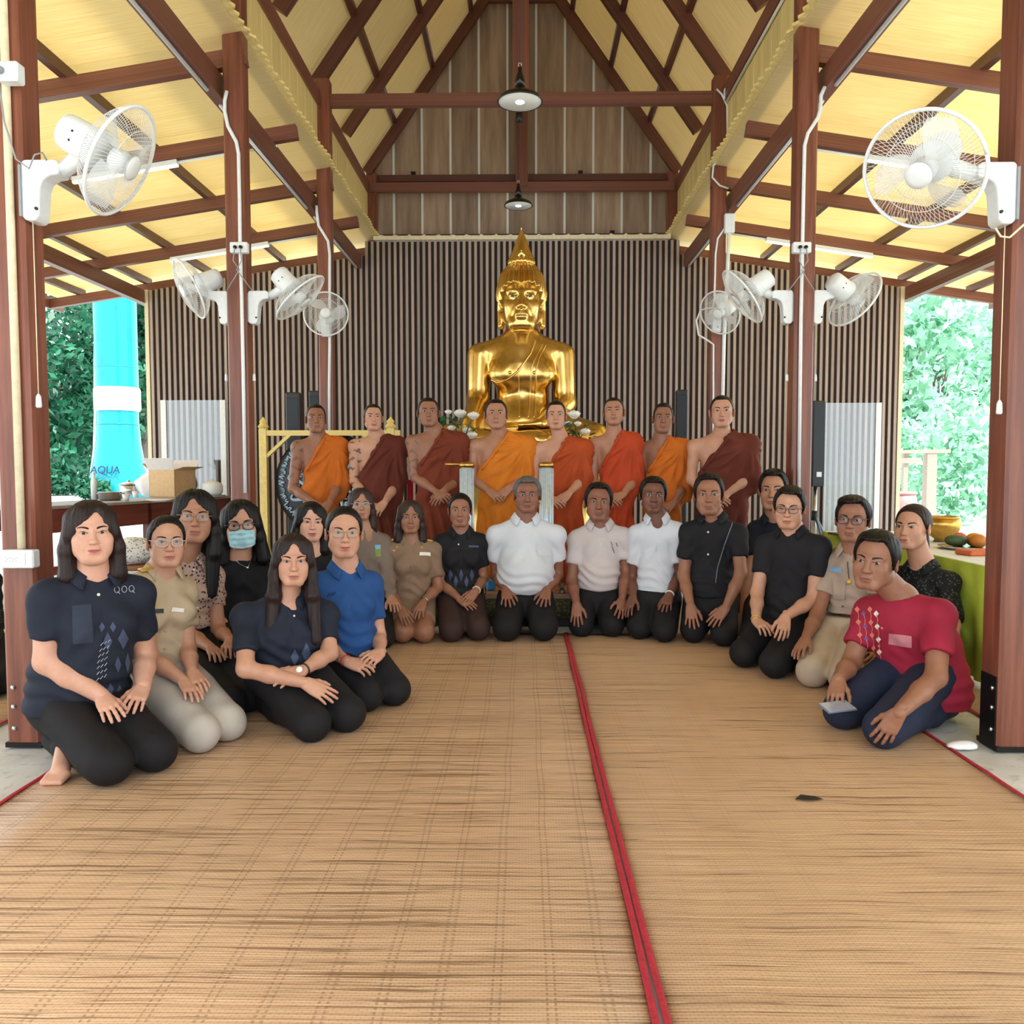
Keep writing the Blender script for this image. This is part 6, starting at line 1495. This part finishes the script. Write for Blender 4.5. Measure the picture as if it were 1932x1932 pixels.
# roses in vases on stands beside the statue
PETAL = plain('white_petal', srgb(244, 242, 232), .6, var=.03); LEAFG = plain('leaf_green', srgb(40, 92, 48), .45, var=.2); STEMG = plain('stem_green', srgb(58, 104, 60), .6)
def petals(c, r, seed):
    V, Fs, n = [], [], 0; rs = np.random.RandomState(seed)
    for lay, (k, rr, op) in enumerate(((4, .45, .15), (5, .75, .55), (6, 1.0, .95))):
        for i in range(k):
            a = 2 * PI * i / k + lay * .5 + rs.uniform(-.1, .1)
            for u in np.linspace(-1, 1, 5):
                for v in np.linspace(0, 1, 4):
                    q = a + u * .75 * (1 - .3 * v); rad = r * rr * (.25 + .75 * math.sin(v * PI * (.45 + .25 * op))); z = r * (v * 1.25 - .5 - .35 * op * v * v)
                    V.append(c + np.array([rad * math.cos(q), rad * math.sin(q), z - .1 * r * u * u]))
            Fs += [[n + p * 4 + w_, n + (p + 1) * 4 + w_, n + (p + 1) * 4 + w_ + 1, n + p * 4 + w_ + 1] for p in range(4) for w_ in range(3)]; n += 20
    return np.array(V), Fs
def leafv(c, d, L, w_):
    d = unit(d); s = unit(np.cross(d, [0, 0, 1.0])); V = []
    for i, t in enumerate(np.linspace(0, 1, 5)): 
        ww = w_ * math.sin(PI * (t * .9 + .08)); p = c + d * L * t - np.array([0, 0, L * .35 * t * t]); V += [p - s * ww, p + np.array([0, 0, -.2 * ww]), p + s * ww]
    return np.array(V), [[i * 3 + j, i * 3 + j + 1, (i + 1) * 3 + j + 1, (i + 1) * 3 + j] for i in range(4) for j in range(2)]
def bouquet(label, pts, base, D, seed):
    b = at(*base, D); t = thing('rose_vase', label, 'flowers', (b[0], D, 0), 'white roses by the statue'); rs = np.random.RandomState(seed)
    obj('vase', MB().lathe([(.05, 0), (.075, .04), (.085, .14), (.055, .24), (.065, .28), (.05, .275)], 24, M4(np.eye(3), b - [0, 0, .28])).mesh('vase', True), BRASS, t)
    obj('stand', MB().lathe([(.2, 0), (.2, .04), (.06, .08), (.05, b[2] - .36), (.16, b[2] - .30), (.16, b[2] - .28)], 24, M4(np.eye(3), (b[0], D, 0))).mesh('stand', True), GOLD, t)
    for i, (x, y, r) in enumerate(pts):
        c = at(x, y, D - .05 + rs.uniform(-.08, .08)); V, Fs = petals(c, r * D / F * 1.05, seed + i); o = obj('rose', mesh_np('rose', V, Fs), PETAL, t)
        obj('stem', MB().tube([b, (b + c) / 2 + [0, 0, .02], c], .006, 5).mesh('stem', True), STEMG, t)
    for i in range(34):
        x, y, r = pts[i % len(pts)]; c = at(x + rs.uniform(-16, 16), y + rs.uniform(4, 26), D + rs.uniform(-.1, .1)); V, Fs = leafv(c, rs.normal(size=3) * [1, .7, .4], rs.uniform(.08, .15), rs.uniform(.02, .035)); obj('leaf', mesh_np('leaf', V, Fs), LEAFG, t)
bouquet('vase of white roses beside the statue, left of the amber-robed monk', [(846, 778, 7), (868, 781, 12), (893, 785, 11), (852, 808, 8), (880, 812, 9), (890, 822, 11), (876, 832, 8)], (872, 842), 8.2, 3)
bouquet('vase of white roses beside the statue, behind the deep-orange-robed monk', [(1083, 783, 12), (1072, 800, 8), (1104, 815, 10), (1090, 800, 7)], (1088, 842), 8.2, 9)
# low offering table behind the kneeling row
BROC = cloth_mat('green_gold_brocade', srgb(74, 74, 48), pat=floral(srgb(128, 116, 74)))
t = thing('offering_table', 'low table with brocade skirt and tan top behind the kneeling row', 'table', (.05, 6.0, 0))
obj('tabletop', MB().box((-.75, 5.86, .20), (.95, 6.30, .235)).mesh('tabletop'), plain('tan_tabletop', srgb(170, 128, 92), .5), t)
V = []; n = 80
xs = np.linspace(-.74, .94, n)
V = [(x, 5.855 - .008 * math.sin(x * 60), z) for z in (.06, .2) for x in xs]; Fs = [[i, i + 1, n + i + 1, n + i] for i in range(n - 1)]
o = obj('brocade_skirt', mesh_np('brocade_skirt', V, Fs), BROC, t); md = o.modifiers.new('thick', 'SOLIDIFY'); md.thickness = .006
obj('plinth', MB().box((-.74, 5.87, 0), (.94, 6.28, .20)).mesh('plinth'), BACKM, t)
c = at_z(911, 1121, .236); t = thing('water_bottle', 'small clear bottle with white cap on the low table, left of the grey-haired man', 'bottle', c)
obj('bottle_body', MB().lathe([(.022, 0), (.024, .01), (.024, .06), (.010, .085), (.010, .095)], 16, M4(np.eye(3), c)).mesh('bottle_body', True), GLASS, t); obj('cap', MB().lathe([(.012, .095), (.012, .11), (0, .11)], 12, M4(np.eye(3), c)).mesh('cap', True), WHITE, t)
c = at_z(926, 1114, .236); t = thing('blue_pack', 'bright blue wrapped pack on the low table, left of the grey-haired man', 'pack', c); o = obj('pack_body', chamfer(.07, .05, .085, .012), plain('bright_blue_wrap', srgb(60, 150, 214), .4), t); setm(o, rotz(.2), c + [0, 0, .043])
c = at_z(1060, 1118, .236); t = thing('glass_cup', 'small glass on the low table, between the two white polo shirts', 'cup', c)
obj('cup_body', MB().lathe([(.018, 0), (.024, .07), (.022, .068), (.016, .006), (0, .006)], 20, M4(np.eye(3), c)).mesh('cup_body', True), GLASS, t); obj('saucer', MB().lathe([(.0, .001), (.045, .006), (.05, .010), (.045, .004), (0, 0)], 24, M4(np.eye(3), c)).mesh('saucer', True), STEEL, t)

# ------------------------------------------------------------------ long table on the left with kitchen things
ZT = .80
a, b = at_z(60, 957, ZT), at_z(441, 935, ZT); d = unit(b - a); pw = np.array([-d[1], d[0], 0]); L = np.linalg.norm(b - a); DW = wood('dark_red_counter', srgb(92, 40, 34), srgb(128, 62, 50), .35)
t = thing('long_table', 'long dark red wooden table along the left aisle', 'table', (a + b) / 2 * [1, 1, 0])
Rt = np.stack([d, pw, [0, 0, 1.0]], 1)
def tb(nm, u0, u1, v0, v1, z0, z1, m): 
    o = obj(nm, chamfer(u1 - u0, v1 - v0, z1 - z0, .006), m, t); setm(o, Rt, a + d * (u0 + u1) / 2 + pw * (v0 + v1) / 2 + np.array([0, 0, (z0 + z1) / 2 - ZT]))
tb('tabletop', 0, L, 0, .75, ZT - .03, ZT, plain('grey_worktop', srgb(150, 138, 130), .4)); tb('apron', .03, L - .03, .03, .06, ZT - .25, ZT - .03, DW); tb('apron', .03, L - .03, .69, .72, ZT - .25, ZT - .03, DW)
for u in (.06, L / 2, L - .12):
    for v in (.03, .66): tb('leg', u, u + .07, v, v + .07, 0, ZT - .03, DW)
for u0, u1 in ((.10, L / 2 - .02), (L / 2 + .1, L - .14)): tb('lower_rail', u0, u1, .04, .06, .16, .24, DW)
def on_table(x, y): return at_z(x, y, ZT)
c = on_table(208, 944); t = thing('steel_pot', 'wide steel pot on the long table', 'pot', c); obj('pot_body', MB().lathe([(.09, 0), (.115, .015), (.118, .085), (.125, .09), (.112, .088), (.105, .02), (0, .012)], 28, M4(np.eye(3), c)).mesh('pot_body', True), STEEL, t)
for s in (-1, 1): obj('handle', MB().tube([c + [s * .115, -.03, .07], c + [s * .155, 0, .075], c + [s * .115, .03, .07]], .007, 6).mesh('handle', True), STEEL, t)
c = on_table(232, 936); t = thing('steel_pot', 'smaller steel pot behind the wide pot on the long table', 'pot', c); obj('pot_body', MB().lathe([(.07, 0), (.10, .03), (.11, .14), (.10, .135), (.07, .01), (0, .01)], 24, M4(np.eye(3), c + [0, .15, 0])).mesh('pot_body', True), STEEL, t); obj('lid', MB().lathe([(.112, .14), (.07, .16), (.015, .17), (.02, .19), (0, .195)], 24, M4(np.eye(3), c + [0, .15, 0])).mesh('lid', True), STEEL, t)
c = on_table(178, 944); t = thing('white_bottle', 'tall white bottle at the near end of the long table', 'bottle', c); obj('bottle_body', MB().lathe([(.030, 0), (.032, .2), (.014, .25), (.014, .28)], 18, M4(np.eye(3), c)).mesh('bottle_body', True), WHITE, t); obj('cap', MB().lathe([(.017, .275), (.017, .30), (0, .302)], 14, M4(np.eye(3), c)).mesh('cap', True), WHITE2, t)
for k, (x, y, lab) in enumerate(((238, 945, 'white cup by the steel pots on the long table'), (256, 938, 'white cup nearer the carton on the long table'))):
    c = on_table(x, y); t = thing('cup', lab, 'cup', c, 'white cups on the long table'); obj('cup_body', MB().lathe([(.025, 0), (.04, .07), (.036, .068), (.02, .008), (0, .008)], 18, M4(np.eye(3), c)).mesh('cup_body', True), WHITE, t)
c = on_table(266, 936) + np.array([0, .2, 0]); t = thing('plastic_bag', 'knotted white plastic bag behind the cups on the long table', 'bag', c); g = Grid(c - .3, c + .45, .02); g.add(ell(c + [0, 0, .13], (.17, .13, .14)), 0); g.add(cone(c + [0, 0, .2], c + [.02, 0, .33], .06, .03), .05); g.add(ell(c + [.03, 0, .35], (.08, .04, .03)), .03); g.cut(c, (0, 0, -1)); V, Q = g.mesh(); V = folds(V, Q, .012, 3); V[:, 2] = np.maximum(V[:, 2], ZT); obj('bag_body', mesh_np('bag_body', V, Q), WHITE2, t)
c = on_table(300, 946); t = thing('plate', 'pale plate of cut paper at the table edge before the carton', 'plate', c); obj('plate_body', MB().lathe([(.06, 0), (.13, .018), (.125, .02), (0, .006)], 28, M4(np.eye(3), c)).mesh('plate_body', True), WHITE2, t)
c0 = on_table(322, 938); cb = thing('carton', 'open cardboard carton with raised flaps on the long table', 'carton', c0)
k = c0[1] / F; wf, wsd, hgt = 62 * k, .34, 52 * k; Rc = rotz(-.35)
def cpart(nm, lo, hi, m): V, Fs = MB().box(lo, hi).v[0], MB().box(lo, hi).f; obj(nm, mesh_np(nm, np.array(V) @ Rc.T + c0 + [-.04, .15, 0], Fs, False), m, cb)
h2 = wf / 2
cpart('side_panel', (-h2, -wsd / 2, 0), (h2, -wsd / 2 + .006, hgt), CARD); cpart('side_panel', (-h2, wsd / 2 - .006, 0), (h2, wsd / 2, hgt), CARD); cpart('side_panel', (-h2, -wsd / 2, 0), (-h2 + .006, wsd / 2, hgt), CARD); cpart('side_panel', (h2 - .006, -wsd / 2, 0), (h2, wsd / 2, hgt), CARD); cpart('bottom_panel', (-h2, -wsd / 2, 0), (h2, wsd / 2, .006), CARD)
def flap(nm, q, m): V = np.array(q, float); V = np.concatenate([V, V + [0, .002, .005]]); obj(nm, mesh_np(nm, V @ Rc.T + c0 + [-.04, .15, 0], [[3, 2, 1, 0], [4, 5, 6, 7], [0, 1, 5, 4], [1, 2, 6, 5], [2, 3, 7, 6], [3, 0, 4, 7]], False), m, cb)
flap('flap', [(-h2, -wsd / 2, hgt), (h2, -wsd / 2, hgt), (h2 + .01, -wsd / 2 - .06, hgt + .13), (-h2 - .03, -wsd / 2 - .06, hgt + .13)], CARDL)
flap('flap', [(-h2, wsd / 2, hgt), (h2, wsd / 2, hgt), (h2, wsd / 2 + .07, hgt + .11), (-h2, wsd / 2 + .07, hgt + .11)], CARDL)
flap('flap', [(h2, -wsd / 2, hgt), (h2, wsd / 2, hgt), (h2 + .13, wsd / 2, hgt + .03), (h2 + .13, -wsd / 2, hgt + .03)], CARD); flap('flap', [(-h2, wsd / 2, hgt), (-h2, -wsd / 2, hgt), (-h2 - .10, -wsd / 2, hgt + .07), (-h2 - .10, wsd / 2, hgt + .07)], CARD)
c = on_table(400, 937); t = thing('rice_cooker', 'white rice cooker on a grey tray at the far end of the long table', 'cooker', c); obj('cooker_body', MB().lathe([(.10, .02), (.125, .05), (.125, .13), (.11, .16), (.05, .185), (.02, .19), (.02, .21), (0, .212)], 28, M4(np.eye(3), c)).mesh('cooker_body', True), WHITE, t); obj('tray', MB().lathe([(.15, 0), (.16, .02), (.15, .02), (0, .01)], 28, M4(np.eye(3), c)).mesh('tray', True), GREYP, t)
c = on_table(277, 935); t = thing('ladle', 'dark-handled ladle leaning on the carton', 'ladle', c); obj('handle', MB().tube([c + [-.05, .02, .03], c + [.10, .06, .20]], .009, 6).mesh('handle', True), IRON, t); obj('bowl', MB().lathe([(0, -.02), (.03, -.01), (.04, .012), (.036, .012), (0, -.012)], 16, M4(np.eye(3), c + [-.06, .01, .03])).mesh('bowl', True), STEEL, t)
c = at(402, 1050, 5.6) * [1, 1, 0]; t = thing('cooler_box', 'teal plastic box standing on the floor between the seated women', 'box', c); zt = at(402, 978, 5.6)[2]
o = obj('box_body', chamfer(.30, .26, zt - .04, .02), plain('teal_plastic', srgb(60, 150, 150), .4), t); setm(o, np.eye(3), c + [0, .1, (zt - .04) / 2]); o = obj('lid', chamfer(.32, .28, .04, .012), plain('dark_teal_plastic', srgb(34, 92, 96), .4), t); setm(o, np.eye(3), c + [0, .1, zt - .02]); obj('red_knob', MB().lathe([(.014, 0), (.012, .01), (0, .012)], 12, M4(frame((0, -1, 0)), c + [-.02, -.03, zt * .72])).mesh('red_knob'), RED, t)
c = at(243, 1060, 5.3) * [1, 1, 0]; zt = at(243, 1068, 5.3)[2]; t = thing('stool', 'brown plastic stool behind the navy polo woman', 'stool', c); o = obj('seat', chamfer(.34, .30, .03, .01), plain('brown_plastic', srgb(130, 84, 56), .4), t); setm(o, np.eye(3), c + [0, 0, zt])
for sx in (-1, 1):
    for sy in (-1, 1): obj('leg', MB().tube([c + [sx * .14, sy * .12, zt - .01], c + [sx * .17, sy * .14, .004]], .02, 8).mesh('leg', True), MATS['brown_plastic'], t)
cc = c + [0, 0, zt + .015]; t = thing('cloth_bundle', 'white patterned cloth bundle on the brown stool', 'cloth', cc); g = Grid(cc - .25, cc + .3, .016); g.add(ell(cc + [0, 0, .07], (.15, .12, .09)), 0); g.add(ell(cc + [.05, 0, .13], (.08, .07, .05)), .04); g.cut(cc, (0, 0, -1)); V, Q = g.mesh(); V = folds(V, Q, .010, 8); V[:, 2] = np.maximum(V[:, 2], cc[2]); obj('cloth_folds', mesh_np('cloth_folds', V, Q), cloth_mat('white_print_cloth', srgb(222, 222, 220), pat=floral(srgb(120, 120, 140))), t)

# ------------------------------------------------------------------ right table with yellow-green cloth
GRC = cloth_mat('yellow_green_cloth', srgb(184, 204, 74)); TZ = .63
t = thing('cloth_table', 'long low table with yellow-green skirt along the right aisle', 'table', (2.9, 5.6, 0))
obj('tabletop', MB().box((2.42, 3.2, TZ - .03), (3.35, 6.62, TZ)).mesh('tabletop'), plain('white_tablecloth', srgb(226, 230, 226), .6), t)
n = 150; ys = np.linspace(3.2, 6.62, n); V = [(2.415 - .018 * math.sin(y * 34) * (1 - z) - .01, y, .02 + z * (TZ - .02)) for z in (0, .5, 1) for y in ys]; Fs = [[k * n + i, k * n + i + 1, (k + 1) * n + i + 1, (k + 1) * n + i] for k in range(2) for i in range(n - 1)]
o = obj('cloth_skirt', mesh_np('cloth_skirt', V, Fs), GRC, t); md = o.modifiers.new('thick', 'SOLIDIFY'); md.thickness = .006
n = 40; xs = np.linspace(2.42, 3.35, n); V = [(x, 6.625 + .015 * math.sin(x * 34) * (1 - z), .02 + z * (TZ - .02)) for z in (0, 1) for x in xs]; o = obj('cloth_skirt', mesh_np('cloth_skirt', V, [[i, i + 1, n + i + 1, n + i] for i in range(n - 1)]), GRC, t); md = o.modifiers.new('thick', 'SOLIDIFY'); md.thickness = .006
for x in (2.5, 3.27):
    for y in (3.3, 6.5): obj('leg', MB().box((x - .02, y - .02, 0), (x + .02, y + .02, TZ - .03)).mesh('leg'), STEEL, t)
def on_r(x, y): return at_z(x, y, TZ)
c = on_r(1776, 1022); t = thing('brass_bowl', 'brass alms bowl on the green-skirted table behind the patterned blouse', 'bowl', c); obj('bowl_body', MB().lathe([(.05, 0), (.045, .02), (.10, .06), (.125, .12), (.11, .17), (.10, .168), (.11, .12), (.0, .05)], 32, M4(np.eye(3), c)).mesh('bowl_body', True), BRASS, t); obj('rim', MB().tube([c + np.array([.108 * math.cos(q), .108 * math.sin(q), .17]) for q in np.linspace(0, 2 * PI, 33)], .008, 6).mesh('rim', True), BRASS, t)
c = on_r(1828, 1036); t = thing('food_tray', 'steel tray of food on the green-skirted table', 'tray', c); obj('tray_body', MB().lathe([(.14, 0), (.18, .02), (.175, .022), (0, .008)], 32, M4(np.eye(3), c)).mesh('tray_body', True), STEEL, t)
for k, (dx, dy, col, nm) in enumerate(((-.07, .02, srgb(60, 80, 40), 'herb_bundle'), (.03, -.05, srgb(196, 120, 40), 'orange_fruit'), (.06, .05, srgb(206, 150, 50), 'orange_fruit'), (-.02, .08, srgb(210, 90, 50), 'orange_fruit'))):
    g = Grid(c + [dx - .1, dy - .1, -.02], c + [dx + .1, dy + .1, .16], .009); g.add(ell(c + [dx, dy, .055], (.05, .05, .045) if nm != 'herb_bundle' else (.07, .045, .035)), 0); V, Q = g.mesh(); V = folds(V, Q, .004 if nm == 'herb_bundle' else .001, k); o = obj(nm, mesh_np(nm, V, Q), plain(f'food_{k}', col, .5), None); tag(o, ('dark green herb bundle on the steel tray', 'amber orange at the front of the steel tray', 'yellow orange at the right of the steel tray', 'red-orange fruit at the back of the steel tray')[k], 'food', 'food on the steel tray')
c = on_r(1805, 1047); t = thing('folded_cloth', 'folded orange cloth on the near edge of the green-skirted table', 'cloth', c); o = obj('fold', chamfer(.20, .14, .03, .008), plain('orange_cloth', srgb(206, 104, 60), .7), t); setm(o, rotz(.2), c + [.12, 0, .016])
c = on_r(1590, 1010); t = thing('notebook', 'dark notebook lying at the far end of the green-skirted table', 'book', c); o = obj('cover', chamfer(.14, .20, .015, .003), BLACKP, t); setm(o, rotz(.1), c + [0, 0, .009]); o = obj('pages', chamfer(.132, .19, .012, .002), WHITE2, t); setm(o, rotz(.1), c + [.004, 0, .009])

# ------------------------------------------------------------------ outdoors
TEAL = plain('turquoise_tank_paint', srgb(8, 150, 164), .16, var=.05, sc=2); BANDW = plain('white_band_paint', srgb(240, 244, 244), .4)
TD = 34.0; tx = at(220, 700, TD)[0]; t = thing('water_tower', 'turquoise water tower with flared foot and white band, standing outside on the left', 'tower', (tx, TD, -.13))
zz = lambda y: at(220, y, TD)[2]
obj('shell', MB().lathe([(1.36, -.13), (1.30, .25), (1.02, zz(880)), (.88, zz(840)), (.81, zz(800)), (.80, zz(776)), (.83, zz(732)), (.83, 9.5), (1.2, 11), (2.2, 12.6), (2.4, 13.4), (1.8, 14.2), (0, 14.6)], 48, M4(np.eye(3), (tx, TD, 0))).mesh('shell', True), TEAL, t)
obj('white_band', MB().lathe([(.85, zz(776)), (.90, zz(772)), (.90, zz(736)), (.86, zz(732))], 48, M4(np.eye(3), (tx, TD, 0))).mesh('white_band', True), BANDW, t)
for y in (695, 802): obj('weld_seam', MB().lathe([(.83, zz(y)), (.842, zz(y) + .01), (.842, zz(y) + .03), (.83, zz(y) + .04)], 48, M4(np.eye(3), (tx, TD, 0))).mesh('weld_seam', True), TEAL, t)
obj('side_pipe', MB().tube([at(168, 925, TD - .3), at(178, 850, TD - .3), at(180, 780, TD - .3), at(179, 600, TD - .3)], .06, 8).mesh('side_pipe', True), BANDW, t)
cu = bpy.data.curves.new('lettering', 'FONT'); cu.body = 'AQUA'; cu.size = .42; cu.extrude = .01; cu.align_x = 'CENTER'
o = bpy.data.objects.new('lettering', cu); COL.objects.link(o); me = bpy.data.meshes.new_from_object(o); bpy.data.objects.remove(o); me.name = 'lettering'
o = obj('lettering', me, plain('navy_lettering', srgb(20, 50, 90), .5), t); p = at(198, 893, TD - 1.25); setm(o, np.stack([[1, 0, 0], [0, .25, 1], [0, -1, .25]], 1), p)
def leafmat(name, a, b, tr=.35):
    tt = NT(name); oi = tt.n('ShaderNodeNewGeometry'); f = oi.outputs['Random Per Island']; col = tt.ramp(f, [(0, a), (.6, b), (1, tuple(min(1, x * 1.7) for x in b[:3]))])
    p_ = tt.bsdf(col, .38, 0, .6); q = tt.n('ShaderNodeBsdfTranslucent'); tt.l(col, q.inputs[0]); mx = tt.n('ShaderNodeMixShader'); mx.inputs[0].default_value = tr; tt.l(p_.outputs[0], mx.inputs[1]); tt.l(q.outputs[0], mx.inputs[2]); tt.l(mx.outputs[0], tt.o.inputs[0]); MATS[name] = tt.m; return tt.m
LF1 = leafmat('deep_green_leaves', srgb(14, 62, 44), srgb(46, 120, 86)); LF2 = leafmat('bright_green_leaves', srgb(96, 160, 118), srgb(176, 222, 194)); BARK = plain('grey_bark', srgb(120, 108, 100), .8, var=.2)
def tree(name, label, x, D, ztop, rad, nl, ls, m, seed, trunk=True, cat='tree', zlow=0.6):
    rs = np.random.RandomState(seed); t = thing(name, label, cat, (x, D, -.13)); blobs = []
    for i in range(14):
        z = rs.uniform(zlow, ztop - rad * .3); q = rs.uniform(0, 2 * PI); r = rad * .6 * rs.uniform(.2, 1); blobs.append((np.array([x + r * math.cos(q), D + r * math.sin(q) * .7, z]), rad * rs.uniform(.35, .6)))
    ib = rs.randint(0, 14, nl); d = rs.normal(size=(nl, 3)); d /= np.linalg.norm(d, axis=1, keepdims=True)
    P = np.array([blobs[i][0] for i in ib]) + d * np.array([blobs[i][1] for i in ib])[:, None] * rs.uniform(.6, 1.05, nl)[:, None]; P[:, 2] = np.maximum(P[:, 2], .0)
    u = rs.normal(size=(nl, 3)); u /= np.linalg.norm(u, axis=1, keepdims=True); v = np.cross(u, d + rs.normal(size=(nl, 3)) * .5); v /= np.linalg.norm(v, axis=1, keepdims=True) + 1e-9; s = (ls * rs.uniform(.5, 1.4, nl))[:, None]
    V = np.stack([P - u * s, P - v * s * .45, P + u * s, P + v * s * .45], 1).reshape(-1, 3); o = obj('foliage', mesh_np('foliage', V, np.arange(nl * 4).reshape(-1, 4), False), m, t); o['kind'] = 'stuff'
    if trunk:
        obj('trunk', MB().tube([(x, D, -.13), (x + .1, D, ztop * .3), (x - .05, D, ztop * .75)], [.05 * rad + .05, .04 * rad + .04, .03], 8).mesh('trunk', True), BARK, t)
        for i in range(5): b_ = blobs[i][0]; obj('branch', MB().tube([(x, D, ztop * (.2 + .1 * i)), (np.array([x, D, ztop * .4]) + b_) / 2, b_], [.03 * rad, .02 * rad, .01], 6).mesh('branch', True), BARK, t)
for i, (px_, D, zt, rad, lab) in enumerate(((-40, 62, 15, 4.4, 'dark green tree at the far left edge, left of the front post'), (60, 42, 12, 3.8, 'dark green tree behind the front left post'), (128, 52, 13.5, 4.4, 'tall dark green tree just left of the water tower'), (200, 61, 15, 4.4, 'dark green tree straight behind the water tower'), (270, 45, 12, 3.4, 'dark green tree between the water tower and the slatted wall'))):
    tree('garden_tree', lab, at(px_, 800, D)[0], D, zt, rad, 4200, .30, LF1, 40 + i)
for i, (px_, D, zt, rad, lab) in enumerate(((110, 37, 2.0, 1.6, 'low shrub beside the front left post, before the tower'), (172, 32, .55, .7, 'low shrub at the foot of the water tower'))):
    tree('shrub', lab, at(px_, 900, D)[0], D, zt, rad, 1400, .16, LF1, 60 + i, trunk=False, cat='shrub', zlow=.2)
for i, (px_, D, zt, rad, lab) in enumerate(((1690, 36, 8.4, 3.3, 'bright green tree next to the right end of the slatted wall'), (1765, 46, 11, 4.4, 'bright green tree in the middle of the right opening'), (1845, 56, 14, 4.6, 'bright green tree just left of the front right post'), (1960, 37, 10, 3.4, 'bright green tree beyond the front right post'))):
    tree('hillside_tree', lab, at(px_, 800, D)[0], D, zt, rad, 4200, .28, LF2, 70 + i)
for i, (px_, D, zt, rad, lab) in enumerate(((1696, 22, 2.3, 1.1, 'leafy shrub beside the slatted wall outside on the right'), (1800, 18, 2.4, 1.2, 'larger leafy shrub in the right opening'), (1850, 25, 2.1, 1.3, 'leafy shrub close to the front right post'))):
    tree('shrub', lab, at(px_, 900, D)[0], D, zt, rad, 1500, .12, LF2, 80 + i, trunk=False, cat='shrub', zlow=.2)
D = 14.5; a, b = at(1672, 853, D), at(1792, 851, D); t = thing('wooden_rail', 'weathered wooden rail on posts outside on the right', 'rail', (a + b) / 2 * [1, 1, 0] + [0, 0, -.13]); PALEW = plain('weathered_wood', srgb(176, 160, 146), .7, var=.12)
bar('rail', a, b, .08, .06, PALEW, t); bar('rail', a - [0, 0, .16], b - [.5, 0, .16], .05, .09, PALEW, t)
for px_, w_ in ((1710, .08), (1757, .17)): x = at(px_, 900, D)[0]; bar('post', (x, D + .06, -.13), (x, D + .06, a[2]), w_, w_, PALEW, t, up=(0, 1, 0))
D = 12.8; c = at(1698, 900, D) * [1, 1, 0] + [0, 0, -.13]; t = thing('barrel', 'faded pink plastic barrel outside beyond the right end of the wall', 'barrel', c); PINK = plain('faded_pink_plastic', srgb(206, 150, 148), .5); obj('barrel_body', MB().lathe([(.20, 0), (.24, .05), (.25, .25), (.24, .5), (.25, .7), (.23, .86)], 28, M4(np.eye(3), c)).mesh('barrel_body', True), PINK, t); obj('rim', MB().tube([c + np.array([.235 * math.cos(q), .235 * math.sin(q), .87]) for q in np.linspace(0, 2 * PI, 33)], .018, 8).mesh('rim', True), PINK, t)
c = at_z(1815, 1412, 0) * [1, 1, 0]; t = thing('rag', 'small crumpled white and dark rag at the foot of the front right post', 'cloth', c); g = Grid(c - .12, c + .12, .008); g.add(ell(c + [0, 0, .01], (.06, .03, .022)), 0); g.cut(c, (0, 0, -1)); V, Q = g.mesh(); V = folds(V, Q, .006, 4); V[:, 2] = np.maximum(V[:, 2], -.006); obj('rag_cloth', mesh_np('rag_cloth', V, Q), WHITE2, t)
